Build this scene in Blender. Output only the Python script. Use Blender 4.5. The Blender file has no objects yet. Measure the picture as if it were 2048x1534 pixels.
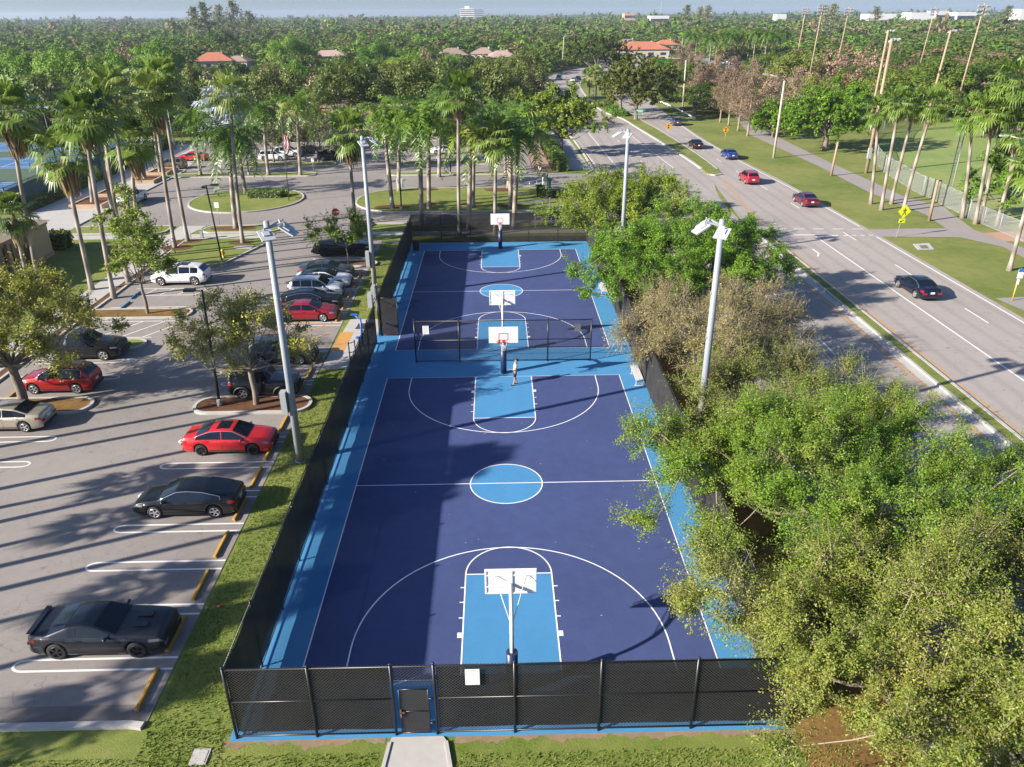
import bpy, bmesh, math, random
import numpy as np
from mathutils import Vector, Matrix, Euler

S = bpy.context.scene
COL = S.collection
rad = math.radians

# ------------------------------------------------------------------ camera
FPX, PITCH, YAW, ROLL = 1557.19, 0.44373, 0.01737, -0.00827
CAM = np.array([-0.253, -33.594, 21.634])
_c, _s, _cp, _sp = math.cos(YAW), math.sin(YAW), math.cos(PITCH), math.sin(PITCH)
_r0 = np.array([_c, -_s, 0.0]); FW = np.array([_s*_cp, _c*_cp, -_sp]); _u0 = np.array([_s*_sp, _c*_sp, _cp])
_cr, _sr = math.cos(ROLL), math.sin(ROLL)
RT = _cr*_r0 + _sr*_u0
UP = -_sr*_r0 + _cr*_u0
cd = bpy.data.cameras.new("camera")
cd.sensor_fit = 'HORIZONTAL'; cd.sensor_width = 36.0; cd.lens = FPX/2048*36.0
cd.clip_start = 0.5; cd.clip_end = 20000
cam = bpy.data.objects.new("camera", cd); COL.objects.link(cam)
cam.matrix_world = Matrix(((RT[0], UP[0], -FW[0], CAM[0]), (RT[1], UP[1], -FW[1], CAM[1]),
                           (RT[2], UP[2], -FW[2], CAM[2]), (0, 0, 0, 1)))
S.camera = cam

# ------------------------------------------------------------------ sky and sun
SUN_EL = 25.1
SUN_DIR = Vector((-math.cos(rad(22.8))*math.cos(rad(SUN_EL)), -math.sin(rad(22.8))*math.cos(rad(SUN_EL)), math.sin(rad(SUN_EL))))
W = bpy.data.worlds.new("World"); S.world = W; W.use_nodes = True
wn = W.node_tree.nodes; wl = W.node_tree.links
bg = wn["Background"]
sky = wn.new("ShaderNodeTexSky"); sky.sky_type = 'NISHITA'; sky.sun_disc = False
sky.sun_elevation = rad(SUN_EL)
sky.sun_rotation = math.atan2(SUN_DIR.x, SUN_DIR.y)
sky.altitude = 10; sky.air_density = 0.7; sky.dust_density = 1.1; sky.ozone_density = 5.0
wl.new(sky.outputs[0], bg.inputs[0]); bg.inputs[1].default_value = 0.080
ld = bpy.data.lights.new("sun", 'SUN'); ld.energy = 4.7; ld.angle = rad(0.5); ld.color = (1.0, 0.92, 0.82)
sun = bpy.data.objects.new("sun", ld); COL.objects.link(sun)
sun.rotation_euler = SUN_DIR.to_track_quat('Z', 'Y').to_euler(); sun.location = (-60, -60, 80)
S.view_settings.view_transform = 'Standard'; S.view_settings.look = 'None'
S.view_settings.exposure = 1.30; S.view_settings.gamma = 1.0
S.view_settings.use_curve_mapping = False
S.cycles.max_bounces = 6; S.cycles.diffuse_bounces = 3; S.cycles.glossy_bounces = 2
S.cycles.transmission_bounces = 2; S.cycles.transparent_max_bounces = 12
S.cycles.volume_bounces = 0
S.cycles.caustics_reflective = False; S.cycles.caustics_refractive = False
S.cycles.use_denoising = True
S.render.use_persistent_data = False

# ------------------------------------------------------------------ place helpers
def G(u, v, z=0.0):
    """point on the level z seen at photo pixel (u, v)"""
    d = FW + RT*(u-1024)/FPX - UP*(v-767)/FPX
    t = (z-CAM[2])/d[2]
    p = CAM+t*d
    return Vector((p[0], p[1], z))
def top_at(b, u, v):
    """point above ground point b (same y) seen at pixel (u, v)"""
    d = FW + RT*(u-1024)/FPX - UP*(v-767)/FPX
    t = (b[1]-CAM[1])/d[1]
    p = CAM+t*d
    return Vector((p[0], p[1], p[2]))
def PX(p):
    q = np.array([p[0], p[1], p[2]])-CAM; w = q@FW
    return (1024+FPX*(q@RT)/w, 767-FPX*(q@UP)/w)

# ------------------------------------------------------------------ mesh helpers
class MB:
    def __init__(s): s.v = []; s.f = []; s.m = []; s.sm = []
    def add(s, vs, fs, m=0, smooth=False):
        o = len(s.v); s.v += [tuple(p) for p in vs]
        for f in fs: s.f.append(tuple(o+i for i in f)); s.m.append(m); s.sm.append(smooth)
        return s
    def box(s, c, d, m=0, rz=0.0, M=None):
        x, y, z = d[0]/2, d[1]/2, d[2]/2
        vs = [Vector((a, b, e)) for e in (-z, z) for b in (-y, y) for a in (-x, x)]
        T = Matrix.Translation(Vector(c)) @ (M if M is not None else Matrix.Rotation(rz, 4, 'Z'))
        return s.add([T@p for p in vs], [(0, 2, 3, 1), (4, 5, 7, 6), (0, 1, 5, 4), (2, 6, 7, 3), (0, 4, 6, 2), (1, 3, 7, 5)], m)
    def bar(s, a, b, w, h=None, m=0, up=(0, 0, 1)):
        a = Vector(a); b = Vector(b); d = b-a; L = d.length; d.normalize()
        h = h or w; x = d.cross(Vector(up))
        if x.length < 1e-4: x = Vector((1, 0, 0))
        x.normalize(); z = x.cross(d)
        M = Matrix((x, d, z)).transposed().to_4x4()
        return s.box((a+b)/2, (w, L, h), m, M=M)
    def tube(s, pts, rs, n=8, m=0, cap=True, smooth=True):
        pts = [Vector(p) for p in pts]
        if not hasattr(rs, '__len__'): rs = [rs]*len(pts)
        o = len(s.v); ref = Vector((0.31, 0.77, 0.55))
        for i, p in enumerate(pts):
            d = (pts[min(i+1, len(pts)-1)]-pts[max(i-1, 0)])
            d = d.normalized() if d.length > 1e-9 else Vector((0, 0, 1))
            if i == 0:
                x = d.cross(Vector((0, 0, 1))) if abs(d.z) < .95 else d.cross(Vector((0, 1, 0)))
            else:
                x = x-d*x.dot(d)
            x.normalize(); y = d.cross(x)
            for k in range(n):
                a = 2*math.pi*k/n
                s.v.append(tuple(p+(x*math.cos(a)+y*math.sin(a))*rs[i]))
        for i in range(len(pts)-1):
            for k in range(n):
                k2 = (k+1) % n
                s.f.append((o+i*n+k, o+i*n+k2, o+(i+1)*n+k2, o+(i+1)*n+k)); s.m.append(m); s.sm.append(smooth)
        if cap:
            s.f.append(tuple(o+k for k in reversed(range(n)))); s.m.append(m); s.sm.append(False)
            e = o+(len(pts)-1)*n
            s.f.append(tuple(e+k for k in range(n))); s.m.append(m); s.sm.append(False)
        return s
    def cyl(s, a, b, r, r2=None, n=12, m=0): return s.tube([a, b], [r, r if r2 is None else r2], n, m)
    def prism(s, poly, z0, z1, m=0, mt=None, bottom=False):
        n = len(poly); area = sum(poly[i][0]*poly[(i+1) % n][1]-poly[(i+1) % n][0]*poly[i][1] for i in range(n))
        if area < 0: poly = list(reversed(poly))
        o = len(s.v); s.v += [(p[0], p[1], z0) for p in poly]+[(p[0], p[1], z1) for p in poly]
        for i in range(n):
            j = (i+1) % n; s.f.append((o+i, o+j, o+n+j, o+n+i)); s.m.append(m); s.sm.append(False)
        s.f.append(tuple(o+n+i for i in range(n))); s.m.append(m if mt is None else mt); s.sm.append(False)
        if bottom: s.f.append(tuple(o+i for i in reversed(range(n)))); s.m.append(m); s.sm.append(False)
        return s
    def sheet(s, poly, z, m=0):
        n = len(poly); area = sum(poly[i][0]*poly[(i+1) % n][1]-poly[(i+1) % n][0]*poly[i][1] for i in range(n))
        if area < 0: poly = list(reversed(poly))
        return s.add([(p[0], p[1], z) for p in poly], [tuple(range(n))], m)
    def sphere(s, c, r, m=0, nu=12, nv=8, smooth=True):
        if not hasattr(r, '__len__'): r = (r, r, r)
        vs = []; fs = []
        for i in range(nv+1):
            t = math.pi*i/nv
            for k in range(nu):
                a = 2*math.pi*k/nu
                vs.append((c[0]+r[0]*math.sin(t)*math.cos(a), c[1]+r[1]*math.sin(t)*math.sin(a), c[2]+r[2]*math.cos(t)))
        for i in range(nv):
            for k in range(nu):
                k2 = (k+1) % nu; fs.append((i*nu+k, (i+1)*nu+k, (i+1)*nu+k2, i*nu+k2))
        return s.add(vs, fs, m, smooth)
    def xf(s, M, start=0):
        for i in range(start, len(s.v)): s.v[i] = tuple(M @ Vector(s.v[i]))
        return s
    def mesh(s, name, mats):
        me = bpy.data.meshes.new(name); me.from_pydata(s.v, [], s.f); 
        for m in (mats if isinstance(mats, (list, tuple)) else [mats]): me.materials.append(m)
        me.polygons.foreach_set('material_index', s.m); me.polygons.foreach_set('use_smooth', s.sm)
        me.update(); return me
    def build(s, name, mats, parent=None):
        o = bpy.data.objects.new(name, s.mesh(name, mats)); COL.objects.link(o)
        if parent is not None: o.parent = parent
        return o

def np_mesh(name, V, F, mats, midx=None, smooth=False):
    """V (n,3), F (m,k)"""
    me = bpy.data.meshes.new(name); V = np.ascontiguousarray(V, np.float32); F = np.ascontiguousarray(F, np.int32)
    me.vertices.add(len(V)); me.vertices.foreach_set('co', V.ravel())
    m, k = F.shape
    me.loops.add(m*k); me.loops.foreach_set('vertex_index', F.ravel())
    me.polygons.add(m); me.polygons.foreach_set('loop_start', np.arange(m, dtype=np.int32)*k)
    me.polygons.foreach_set('loop_total', np.full(m, k, np.int32))
    if midx is not None: me.polygons.foreach_set('material_index', np.ascontiguousarray(midx, np.int32))
    if smooth: me.polygons.foreach_set('use_smooth', np.ones(m, bool))
    for x in (mats if isinstance(mats, (list, tuple)) else [mats]): me.materials.append(x)
    me.update(); me.validate(); return me

def ribbon(pts, w, closed=False):
    """left and right edges of a flat strip along 2-D points"""
    P = [Vector((p[0], p[1])) for p in pts]; n = len(P); L = []; R = []
    for i in range(n):
        a = P[(i-1) % n] if (closed or i > 0) else P[i]; b = P[(i+1) % n] if (closed or i < n-1) else P[i]
        d = (b-a).normalized(); nn = Vector((-d.y, d.x))
        L.append(P[i]+nn*w/2); R.append(P[i]-nn*w/2)
    return L, R
def add_ribbon(mb, pts, w, z, m=0, closed=False):
    L, R = ribbon(pts, w, closed); n = len(L); o = len(mb.v)
    mb.v += [(p.x, p.y, z) for p in L]+[(p.x, p.y, z) for p in R]
    for i in range(n if closed else n-1):
        j = (i+1) % n; mb.f.append((o+i, o+n+i, o+n+j, o+j)); mb.m.append(m); mb.sm.append(False)
def add_kerb(mb, pts, w, z0, z1, m=0, closed=False):
    L, R = ribbon(pts, w, closed); n = len(L); o = len(mb.v)
    for zz in (z0, z1):
        for E in (L, R): mb.v += [(p.x, p.y, zz) for p in E]
    a, b, c, d = o, o+n, o+2*n, o+3*n
    for i in range(n if closed else n-1):
        j = (i+1) % n
        for f in ((c+i, d+i, d+j, c+j), (a+i, c+i, c+j, a+j), (b+i, b+j, d+j, d+i)):
            mb.f.append(f); mb.m.append(m); mb.sm.append(False)
    if not closed:
        for i, fl in ((0, 0), (n-1, 1)):
            f = (a+i, b+i, d+i, c+i); mb.f.append(f if not fl else f[::-1]); mb.m.append(m); mb.sm.append(False)
def spline(pts, per=8, closed=False):
    P = [Vector(p) for p in pts]; n = len(P); out = []
    rng = range(n if closed else n-1)
    for i in rng:
        p0 = P[(i-1) % n] if (closed or i > 0) else P[i]; p1 = P[i]; p2 = P[(i+1) % n]
        p3 = P[(i+2) % n] if (closed or i+2 < n) else p2
        for k in range(per):
            t = k/per
            out.append(0.5*((2*p1)+(p2-p0)*t+(2*p0-5*p1+4*p2-p3)*t*t+(3*p1-p0-3*p2+p3)*t**3))
    if not closed: out.append(P[-1])
    return out
def ellipse(c, a, b, n=40, rot=0.0):
    return [(c[0]+a*math.cos(t)*math.cos(rot)-b*math.sin(t)*math.sin(rot), c[1]+a*math.cos(t)*math.sin(rot)+b*math.sin(t)*math.cos(rot)) for t in [2*math.pi*i/n for i in range(n)]]
def rrect(x0, y0, x1, y1, r, n=6):
    out = []
    for cx, cy, a0 in ((x1-r, y1-r, 0), (x0+r, y1-r, 90), (x0+r, y0+r, 180), (x1-r, y0+r, 270)):
        for i in range(n+1):
            a = rad(a0+90*i/n); out.append((cx+r*math.cos(a), cy+r*math.sin(a)))
    return out

# ------------------------------------------------------------------ object helpers
def tag(o, label=None, cat=None, group=None, kind=None):
    if label: o['label'] = label
    if cat: o['category'] = cat
    if group: o['group'] = group
    if kind: o['kind'] = kind
    return o
def thing(name, label, cat, loc=(0, 0, 0), rz=0.0, group=None):
    o = bpy.data.objects.new(name, None); COL.objects.link(o); o.empty_display_size = 0.2
    o.location = loc; o.rotation_euler = (0, 0, rz)
    return tag(o, label, cat, group)
KIDS = {}
def copy_tree(o, parent=None):
    c = o.copy(); COL.objects.link(c)
    if parent is not None: c.parent = parent
    for ch in o.children: copy_tree(ch, c)
    return c
def inst(name, me, parent, loc=(0, 0, 0), rot=(0, 0, 0), sc=(1, 1, 1)):
    o = bpy.data.objects.new(name, me); COL.objects.link(o); o.parent = parent
    o.location = loc; o.rotation_euler = rot; o.scale = sc; return o
def struct(o): o['kind'] = 'structure'; return o

# ------------------------------------------------------------------ materials
def mat(name, col=(0.5, 0.5, 0.5), rough=0.6, metal=0.0, spec=0.5, coat=0.0):
    m = bpy.data.materials.new(name); m.use_nodes = True
    b = m.node_tree.nodes["Principled BSDF"]
    b.inputs['Base Color'].default_value = (*col, 1); b.inputs['Roughness'].default_value = rough
    b.inputs['Metallic'].default_value = metal; b.inputs['Specular IOR Level'].default_value = spec
    b.inputs['Coat Weight'].default_value = coat; b.inputs['Coat Roughness'].default_value = 0.05
    return m
class NT:
    def __init__(s, m): s.m = m; s.n = m.node_tree.nodes; s.l = m.node_tree.links; s.b = s.n["Principled BSDF"]
    def new(s, t, **kw):
        x = s.n.new(t)
        for k, v in kw.items(): setattr(x, k, v)
        return x
    def coord(s, kind='Object'):
        return s.new("ShaderNodeTexCoord").outputs[kind] if kind != 'World' else s.new("ShaderNodeNewGeometry").outputs['Position']
    def noise(s, vec, scale, detail=4, rough=0.55, dist=0.0):
        x = s.new("ShaderNodeTexNoise"); s.l.new(vec, x.inputs['Vector']); x.inputs['Scale'].default_value = scale
        x.inputs['Detail'].default_value = detail; x.inputs['Roughness'].default_value = rough; x.inputs['Distortion'].default_value = dist
        return x.outputs['Fac']
    def ramp(s, fac, stops, interp='LINEAR'):
        x = s.new("ShaderNodeValToRGB"); x.color_ramp.interpolation = interp; e = x.color_ramp.elements
        while len(e) < len(stops): e.new(0.5)
        for i, (p, c) in enumerate(stops):
            e[i].position = p; e[i].color = (*c, 1) if hasattr(c, '__len__') else (c, c, c, 1)
        s.l.new(fac, x.inputs[0]); return x.outputs[0]
    def mix(s, fac, a, b, mode='MIX'):
        x = s.new("ShaderNodeMix", data_type='RGBA', blend_type=mode)
        for i, v in ((0, fac), (6, a), (7, b)):
            if hasattr(v, 'is_linked'): s.l.new(v, x.inputs[i])
            else: x.inputs[i].default_value = v if i == 0 else (*v, 1)
        return x.outputs[2]
    def math(s, op, a, b=None, c=None):
        x = s.new("ShaderNodeMath", operation=op)
        for i, v in enumerate((a, b, c)):
            if v is None: continue
            if hasattr(v, 'is_linked'): s.l.new(v, x.inputs[i])
            else: x.inputs[i].default_value = v
        return x.outputs[0]
    def color(s, c): s.l.new(c, s.b.inputs['Base Color'])
    def bump(s, h, strength=0.3, dist=0.02):
        x = s.new("ShaderNodeBump"); x.inputs['Strength'].default_value = strength; x.inputs['Distance'].default_value = dist
        s.l.new(h, x.inputs['Height']); s.l.new(x.outputs[0], s.b.inputs['Normal'])
def speckled(name, c1, c2, scale=8.0, fine=120.0, rough=0.8, big=0.12, bump=0.2, spec=0.3):
    """large soft patches, medium mottling and a fine grain"""
    m = mat(name, c1, rough, spec=spec); t = NT(m); p = t.coord('World')
    a = t.noise(p, big, 3); b = t.noise(p, scale, 5, 0.65); f = t.noise(p, fine, 2)
    k = t.math('ADD', t.math('MULTIPLY', a, 0.45), t.math('ADD', t.math('MULTIPLY', b, 0.3), t.math('MULTIPLY', f, 0.25)))
    t.color(t.ramp(k, [(0.32, c1), (0.68, c2)])); t.bump(f, bump, 0.01)
    return m

# ------------------------------------------------------------------ ground materials
def grass_mat(name, dark, mid, dry, dry_amt=0.5, fine=14.0):
    m = mat(name, mid, 0.9, spec=0.15); t = NT(m); p = t.coord('World')
    big = t.noise(p, 0.09, 4, 0.6); md = t.noise(p, 0.8, 5, 0.7); fi = t.noise(p, fine, 4, 0.7)
    a = t.ramp(fi, [(0.3, dark), (0.62, mid)])
    k = t.math('ADD', t.math('MULTIPLY', big, 0.6), t.math('MULTIPLY', md, 0.4))
    c = t.mix(t.ramp(k, [(0.62-dry_amt*0.3, 0.0), (0.78-dry_amt*0.25, 1.0)]), a, t.mix(fi, dry, mid))
    t.color(c); t.bump(fi, 0.45, 0.06)
    return m
M_lawn = grass_mat("lawn grass", (0.04, 0.075, 0.012), (0.135, 0.20, 0.030), (0.27, 0.24, 0.085), 0.85)
M_park = grass_mat("park grass", (0.065, 0.10, 0.018), (0.14, 0.185, 0.038), (0.26, 0.235, 0.085), 0.8, 7.0)
M_field = grass_mat("field grass", (0.13, 0.195, 0.05), (0.20, 0.27, 0.075), (0.31, 0.30, 0.11), 0.6, 4.0)
M_earth = grass_mat("understorey", (0.02, 0.035, 0.012), (0.05, 0.07, 0.022), (0.12, 0.10, 0.05), 0.6, 1.5)
M_mulch = speckled("bark mulch", (0.055, 0.028, 0.016), (0.20, 0.10, 0.055), 5, 18, 0.95, 0.4, 0.9, 0.1)
M_litter = speckled("leaf litter", (0.09, 0.055, 0.02), (0.27, 0.16, 0.055), 4, 12, 0.95, 0.5, 0.9, 0.1)
M_conc = speckled("pale concrete", (0.36, 0.345, 0.32), (0.46, 0.44, 0.41), 2.5, 60, 0.85, 0.3)
M_kerb = speckled("kerb concrete", (0.36, 0.34, 0.31), (0.50, 0.48, 0.44), 3, 40, 0.85, 0.8)
M_clay = speckled("salmon clay", (0.34, 0.20, 0.13), (0.42, 0.26, 0.17), 2, 30, 0.9, 0.3)

def asphalt(name, c1, c2, crack=True, lanes=False):
    m = mat(name, c1, 0.85, spec=0.3); t = NT(m); p = t.coord('World')
    a = t.noise(p, 0.10, 3); b = t.noise(p, 1.3, 6, 0.7); f = t.noise(p, 45, 3, 0.7)
    k = t.math('ADD', t.math('MULTIPLY', a, 0.4), t.math('ADD', t.math('MULTIPLY', b, 0.25), t.math('MULTIPLY', f, 0.35)))
    c = t.ramp(k, [(0.33, c1), (0.66, c2)])
    if crack:
        v = t.new("ShaderNodeTexVoronoi", feature='DISTANCE_TO_EDGE'); v.inputs['Scale'].default_value = 0.16
        w = t.new("ShaderNodeMix", data_type='VECTOR'); nz = t.new("ShaderNodeTexNoise"); nz.inputs['Scale'].default_value = 0.6
        t.l.new(p, nz.inputs['Vector']); w.inputs[0].default_value = 0.35; t.l.new(p, w.inputs[4]); 
        sc = t.new("ShaderNodeVectorMath", operation='MULTIPLY'); t.l.new(nz.outputs['Color'], sc.inputs[0]); sc.inputs[1].default_value = (9, 9, 9)
        ad = t.new("ShaderNodeVectorMath", operation='ADD'); t.l.new(p, ad.inputs[0]); t.l.new(sc.outputs[0], ad.inputs[1])
        t.l.new(ad.outputs[0], v.inputs['Vector'])
        line = t.ramp(v.outputs['Distance'], [(0.0, 1.0), (0.006, 0.0)])
        st = t.noise(p, 0.55, 5, 0.75)
        c = t.mix(t.math('MULTIPLY', line, 0.45), c, (0.08, 0.07, 0.065))
        c = t.mix(t.ramp(st, [(0.62, 0.0), (0.78, 0.32)]), c, (0.12, 0.105, 0.095))
        oil = t.noise(p, 1.6, 3, 0.5); c = t.mix(t.ramp(oil, [(0.66, 0.0), (0.75, 0.38)]), c, (0.075, 0.068, 0.06))
        if lanes:
            sp = t.new("ShaderNodeSeparateXYZ"); t.l.new(p, sp.inputs[0]); w = t.math('MULTIPLY', t.math('COSINE', t.math('MULTIPLY', t.math('ADD', sp.outputs[0], t.math('MULTIPLY', t.noise(p, .05, 2), .8)), 3.49)), .5)
            c = t.mix(t.ramp(w, [(.1, 0.0), (.5, .20)]), c, (.15, .135, .12))
            sy = t.math('PINGPONG', t.math('ADD', sp.outputs[1], t.math('MULTIPLY', sp.outputs[0], .06)), 9.0); c = t.mix(t.math('MULTIPLY', t.math('LESS_THAN', sy, .035), .30), c, (.09, .08, .07))
    t.color(c); t.bump(f, 0.25, 0.01)
    return m
M_lot = asphalt("parking asphalt", (0.185, 0.163, 0.148), (0.305, 0.275, 0.252))
M_road = asphalt("road asphalt", (0.285, 0.252, 0.226), (0.37, 0.332, 0.302), True, True)
M_drive = asphalt("drive asphalt", (0.24, 0.225, 0.21), (0.31, 0.29, 0.275))
M_patch = speckled("darker patched asphalt", (0.13, 0.115, 0.105), (0.19, 0.17, 0.155), 3, 50)
def painted(name, col, wear=0.55, under=(0.27, 0.24, 0.22)):
    m = mat(name, col, 0.6); t = NT(m); p = t.coord('World')
    a = t.noise(p, 9, 6, 0.8); b = t.noise(p, 0.5, 2)
    k = t.math('ADD', t.math('MULTIPLY', a, 0.7), t.math('MULTIPLY', b, 0.3))
    t.color(t.mix(t.ramp(k, [(wear, 0.0), (wear+0.14, 0.8)]), col, under)); return m
M_white = painted("white road paint", (0.72, 0.71, 0.68), 0.56)
M_white_worn = painted("worn white paint", (0.60, 0.58, 0.54), 0.50)
M_yellow = painted("yellow road paint", (0.55, 0.27, 0.055), 0.50)
M_court_white = mat("court line white", (0.78, 0.78, 0.80), 0.6)

def acrylic(name, c, var=0.12):
    m = mat(name, c, 0.75, spec=0.25); t = NT(m); p = t.coord('World')
    a = t.noise(p, 0.22, 4, 0.6); f = t.noise(p, 22, 4, 0.8); b = t.noise(p, 1.7, 5, 0.7)
    k = t.math('ADD', t.math('MULTIPLY', a, 0.3), t.math('ADD', t.math('MULTIPLY', f, 0.45), t.math('MULTIPLY', b, 0.25)))
    lo = tuple(x*(1-var) for x in c); hi = tuple(min(1, x*(1+var)+0.004) for x in c)
    col = t.ramp(k, [(0.34, lo), (0.66, hi)])
    v = t.noise(p, 70, 1); 
    sc = t.noise(p, 0.9, 8, 0.85)
    col = t.mix(t.ramp(sc, [(0.66, 0.0), (0.82, 0.22)]), col, tuple(min(1, x*1.25+0.05) for x in c))
    t.color(col); t.bump(f, 0.15, 0.01); return m
M_navy = acrylic("navy court coating", (0.049, 0.069, 0.172), 0.22)
M_blue = acrylic("light blue court coating", (0.060, 0.225, 0.42), 0.12)

# ------------------------------------------------------------------ ground sheets
mb = MB(); mb.sheet([(-6200, -400), (6200, -400), (6200, 6500), (-6200, 6500)], -0.03); struct(mb.build("ground", M_earth))
mb = MB(); mb.sheet([(-75, -60), (14.6, -60), (14.6, 140), (-75, 140)], 0.0); struct(mb.build("lawn", M_lawn))
mb = MB(); mb.sheet([(27, -60), (140, -60), (140, 60), (115, 150), (75, 230), (27, 230)], 0.0); struct(mb.build("park_lawn", M_park))
def pxs(l, z=0.0): return [tuple(G(u, v, z)[:2]) for u, v in l]

# parking lot: stalls, aisle, drives, entrance
mb = MB()
mb.sheet([(-33.0, -14.5), (-12.4, -14.5), (-12.4, 46.4), (-24.5, 46.4), (-24.5, 47.5), (-27.0, 38.6), (-33.0, 38.6)], 0.02)
mb.sheet([(-24.2, 46.4), (-12.4, 46.4), (-12.4, 47.5), (-15.8, 51), (-14.4, 55.0), (-26.0, 55.0), (-24.4, 51)], 0.0201)
mb.sheet([(-48.2, 55.0), (14.6, 55.0), (14.6, 83.4), (5.2, 86), (5.2, 134), (-57, 134), (-57, 117), (-50.5, 104), (-48.2, 90)], 0.02)
struct(mb.build("parking_lot", M_lot))
mb = MB(); mb.sheet([(-33.0, -14.48), (-12.45, -14.48), (-12.45, -13.65), (-33.0, -13.7)], 0.0241); struct(mb.build("asphalt_patch", M_patch))

# main road, two carriageways
nearL = [(14.6, -60), (14.6, 100), (13.9, 131), (14.0, 180), (15.3, 225), (19.5, 277), (31.3, 317), (60, 365), (110, 410)]
nearR = [(27.4, -60), (27.4, 50), (30.8, 82), (30.2, 110), (29.0, 135), (28.2, 150), (25.6, 168), (26.2, 215), (30.0, 258), (43, 303), (70, 345), (118, 392)]
farL = [(28.8, -60), (28.8, 50), (32.9, 82), (33.4, 105), (32.8, 130), (31.9, 150), (32.2, 180), (35, 230), (45, 290), (66, 335), (100, 372)]
farR = [(40.3, -60), (40.3, 60), (39.2, 95), (38.9, 120), (40.2, 161), (42.5, 200), (46, 240), (57, 290), (78, 330), (108, 362)]
sp2 = lambda l, per=6: [p for p in spline([(a, b) for a, b in l], per)]
NL, NR, FL, FR = sp2(nearL), sp2(nearR), sp2(farL), sp2(farR)
mb = MB(); mb.sheet([tuple(p) for p in NL]+[tuple(p) for p in reversed(NR)], 0.02)
mb.sheet([tuple(p) for p in FL]+[tuple(p) for p in reversed(FR)], 0.02)
mb.sheet([(27.3, 50.5), (28.9, 50.5), (33.0, 82.0), (30.7, 82.0)], 0.0205)
struct(mb.build("road", M_road))
mb = MB()
add_ribbon(mb, [(26.72, -60), (26.72, 50), (27.0, 53)], 0.14, 0.027, 1); add_ribbon(mb, [(29.15, -60), (29.15, 50)], 0.14, 0.027, 1)
for o in (0, 0.22): add_ribbon(mb, [(29.3+o, 52), (30.6+o, 66), (31.9+o, 79)], 0.10, 0.027, 1)
add_ribbon(mb, [(15.25, -60), (15.25, 55)], 0.12, 0.027, 0); add_ribbon(mb, [(15.4, 86), (14.9, 110), (14.6, 131), (14.8, 180), (16.1, 225), (20.2, 276)], 0.14, 0.027, 0)
add_ribbon(mb, [(33.5, -60), (33.5, 47.3)], 0.14, 0.027, 0)
add_ribbon(mb, [(39.8, -60), (39.8, 46.6)], 0.14, 0.027, 0); add_ribbon(mb, [(39.9, 51), (39.6, 70), (38.6, 95), (38.3, 120), (39.6, 161)], 0.14, 0.027, 0)
add_ribbon(mb, [(18.4, 86), (18.2, 128)], 0.14, 0.027, 0); add_ribbon(mb, [(26.9, 88), (26.0, 122)], 0.14, 0.027, 0)
for k in range(-6, 9):
    for x in (19.5, 23.1): add_ribbon(mb, [(x, k*6.05+9.7), (x, k*6.05+12.6)], 0.13, 0.027, 0)
    if k*12+21 < 47: add_ribbon(mb, [(37.1, k*12+21.3), (37.1, k*12+24.6)], 0.13, 0.027, 0)
for x, y in ((36.4, 60), (36.0, 71), (35.7, 82), (35.6, 93), (35.6, 104), (35.7, 116), (23, 92), (23, 103), (22.6, 115), (22.4, 128), (22, 140)): add_ribbon(mb, [(x, y), (x, y+3)], 0.12, 0.027, 0)
for x0, x1 in ((29.4, 40.1),):
    add_ribbon(mb, [(29.3, 47.9), (33.5, 47.6), (36, 47.3)], 0.28, 0.027, 0)
    for i in range(5): add_ribbon(mb, [(30.2+i*2.1, 50.4-i*0.12), (31.4+i*2.1, 50.33-i*0.12)], 0.18, 0.027, 0); add_ribbon(mb, [(36.6+i*0.9, 47.3), (37.0+i*.9, 47.2)], .2, .027, 0)
for t in range(1): add_ribbon(mb, [(31.4, 42.3-t*20), (31.4, 40.6-t*20), (30.9, 39.6-t*20)], 0.16, 0.027, 0)
struct(mb.build("road_marking", [M_white, M_yellow]))
# medians
mb = MB()
mb.prism([(27.75, -60), (28.5, -60), (28.5, 49.2), (28.15, 50.2), (27.75, 49.2)], 0, 0.13)
med2 = [tuple(p) for p in NR if 82 <= p.y < 300]+[tuple(p) for p in reversed(FL) if 82 <= p.y < 300]
mb.prism(med2, 0, 0.13); struct(mb.build("median", M_park))
mb = MB(); mb.sheet([(26.98, -60), (27.6, -60), (27.6, 49.4), (26.98, 49.4)], 0.031); add_kerb(mb, [(27.68, -60), (27.68, 49.3)], 0.2, 0, 0.15); add_kerb(mb, [(28.62, -60), (28.62, 49.3)], 0.22, 0, 0.15)
add_kerb(mb, [p for p in NR if 82.2 <= p.y < 290], 0.4, 0, 0.15); add_kerb(mb, [p for p in FL if 82.2 <= p.y < 290], 0.25, 0, 0.15)
add_kerb(mb, [(30.85, 82.4), (31.6, 81.4), (32.9, 82.3)], 0.3, 0, 0.15)
add_kerb(mb, [(14.6, -60), (14.6, 53.0), (13.6, 54.8)], 0.3, 0, 0.15); add_kerb(mb, [(13.2, 84.4), (14.5, 87)]+[p for p in NL if 89 < p.y < 290], 0.3, 0, 0.15)
struct(mb.build("road_kerb", M_kerb))
mb = MB(); mb.sheet([(12.9, -60), (14.4, -60), (14.4, 53), (12.9, 53)], 0.03); mb.sheet([(10.6, 87.5), (14.2, 87.5), (13.4, 131), (9.4, 131)], 0.03)
mb.sheet([(-48, 49.5), (-24.6, 49.5), (-24.6, 51.2), (-48, 51.2)], 0.03); mb.sheet([(-15.6, 49.8), (12.8, 49.8), (12.8, 51.3), (-15.2, 51.3)], 0.03)
mb.sheet([(-36.2, 11.0), (-34.0, 11.0), (-34.0, 49.5), (-36.2, 49.5)], 0.031); mb.sheet([(-36.2, 51.2), (-34, 51.2), (-33.4, 55), (-36.4, 55)], 0.031)
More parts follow.
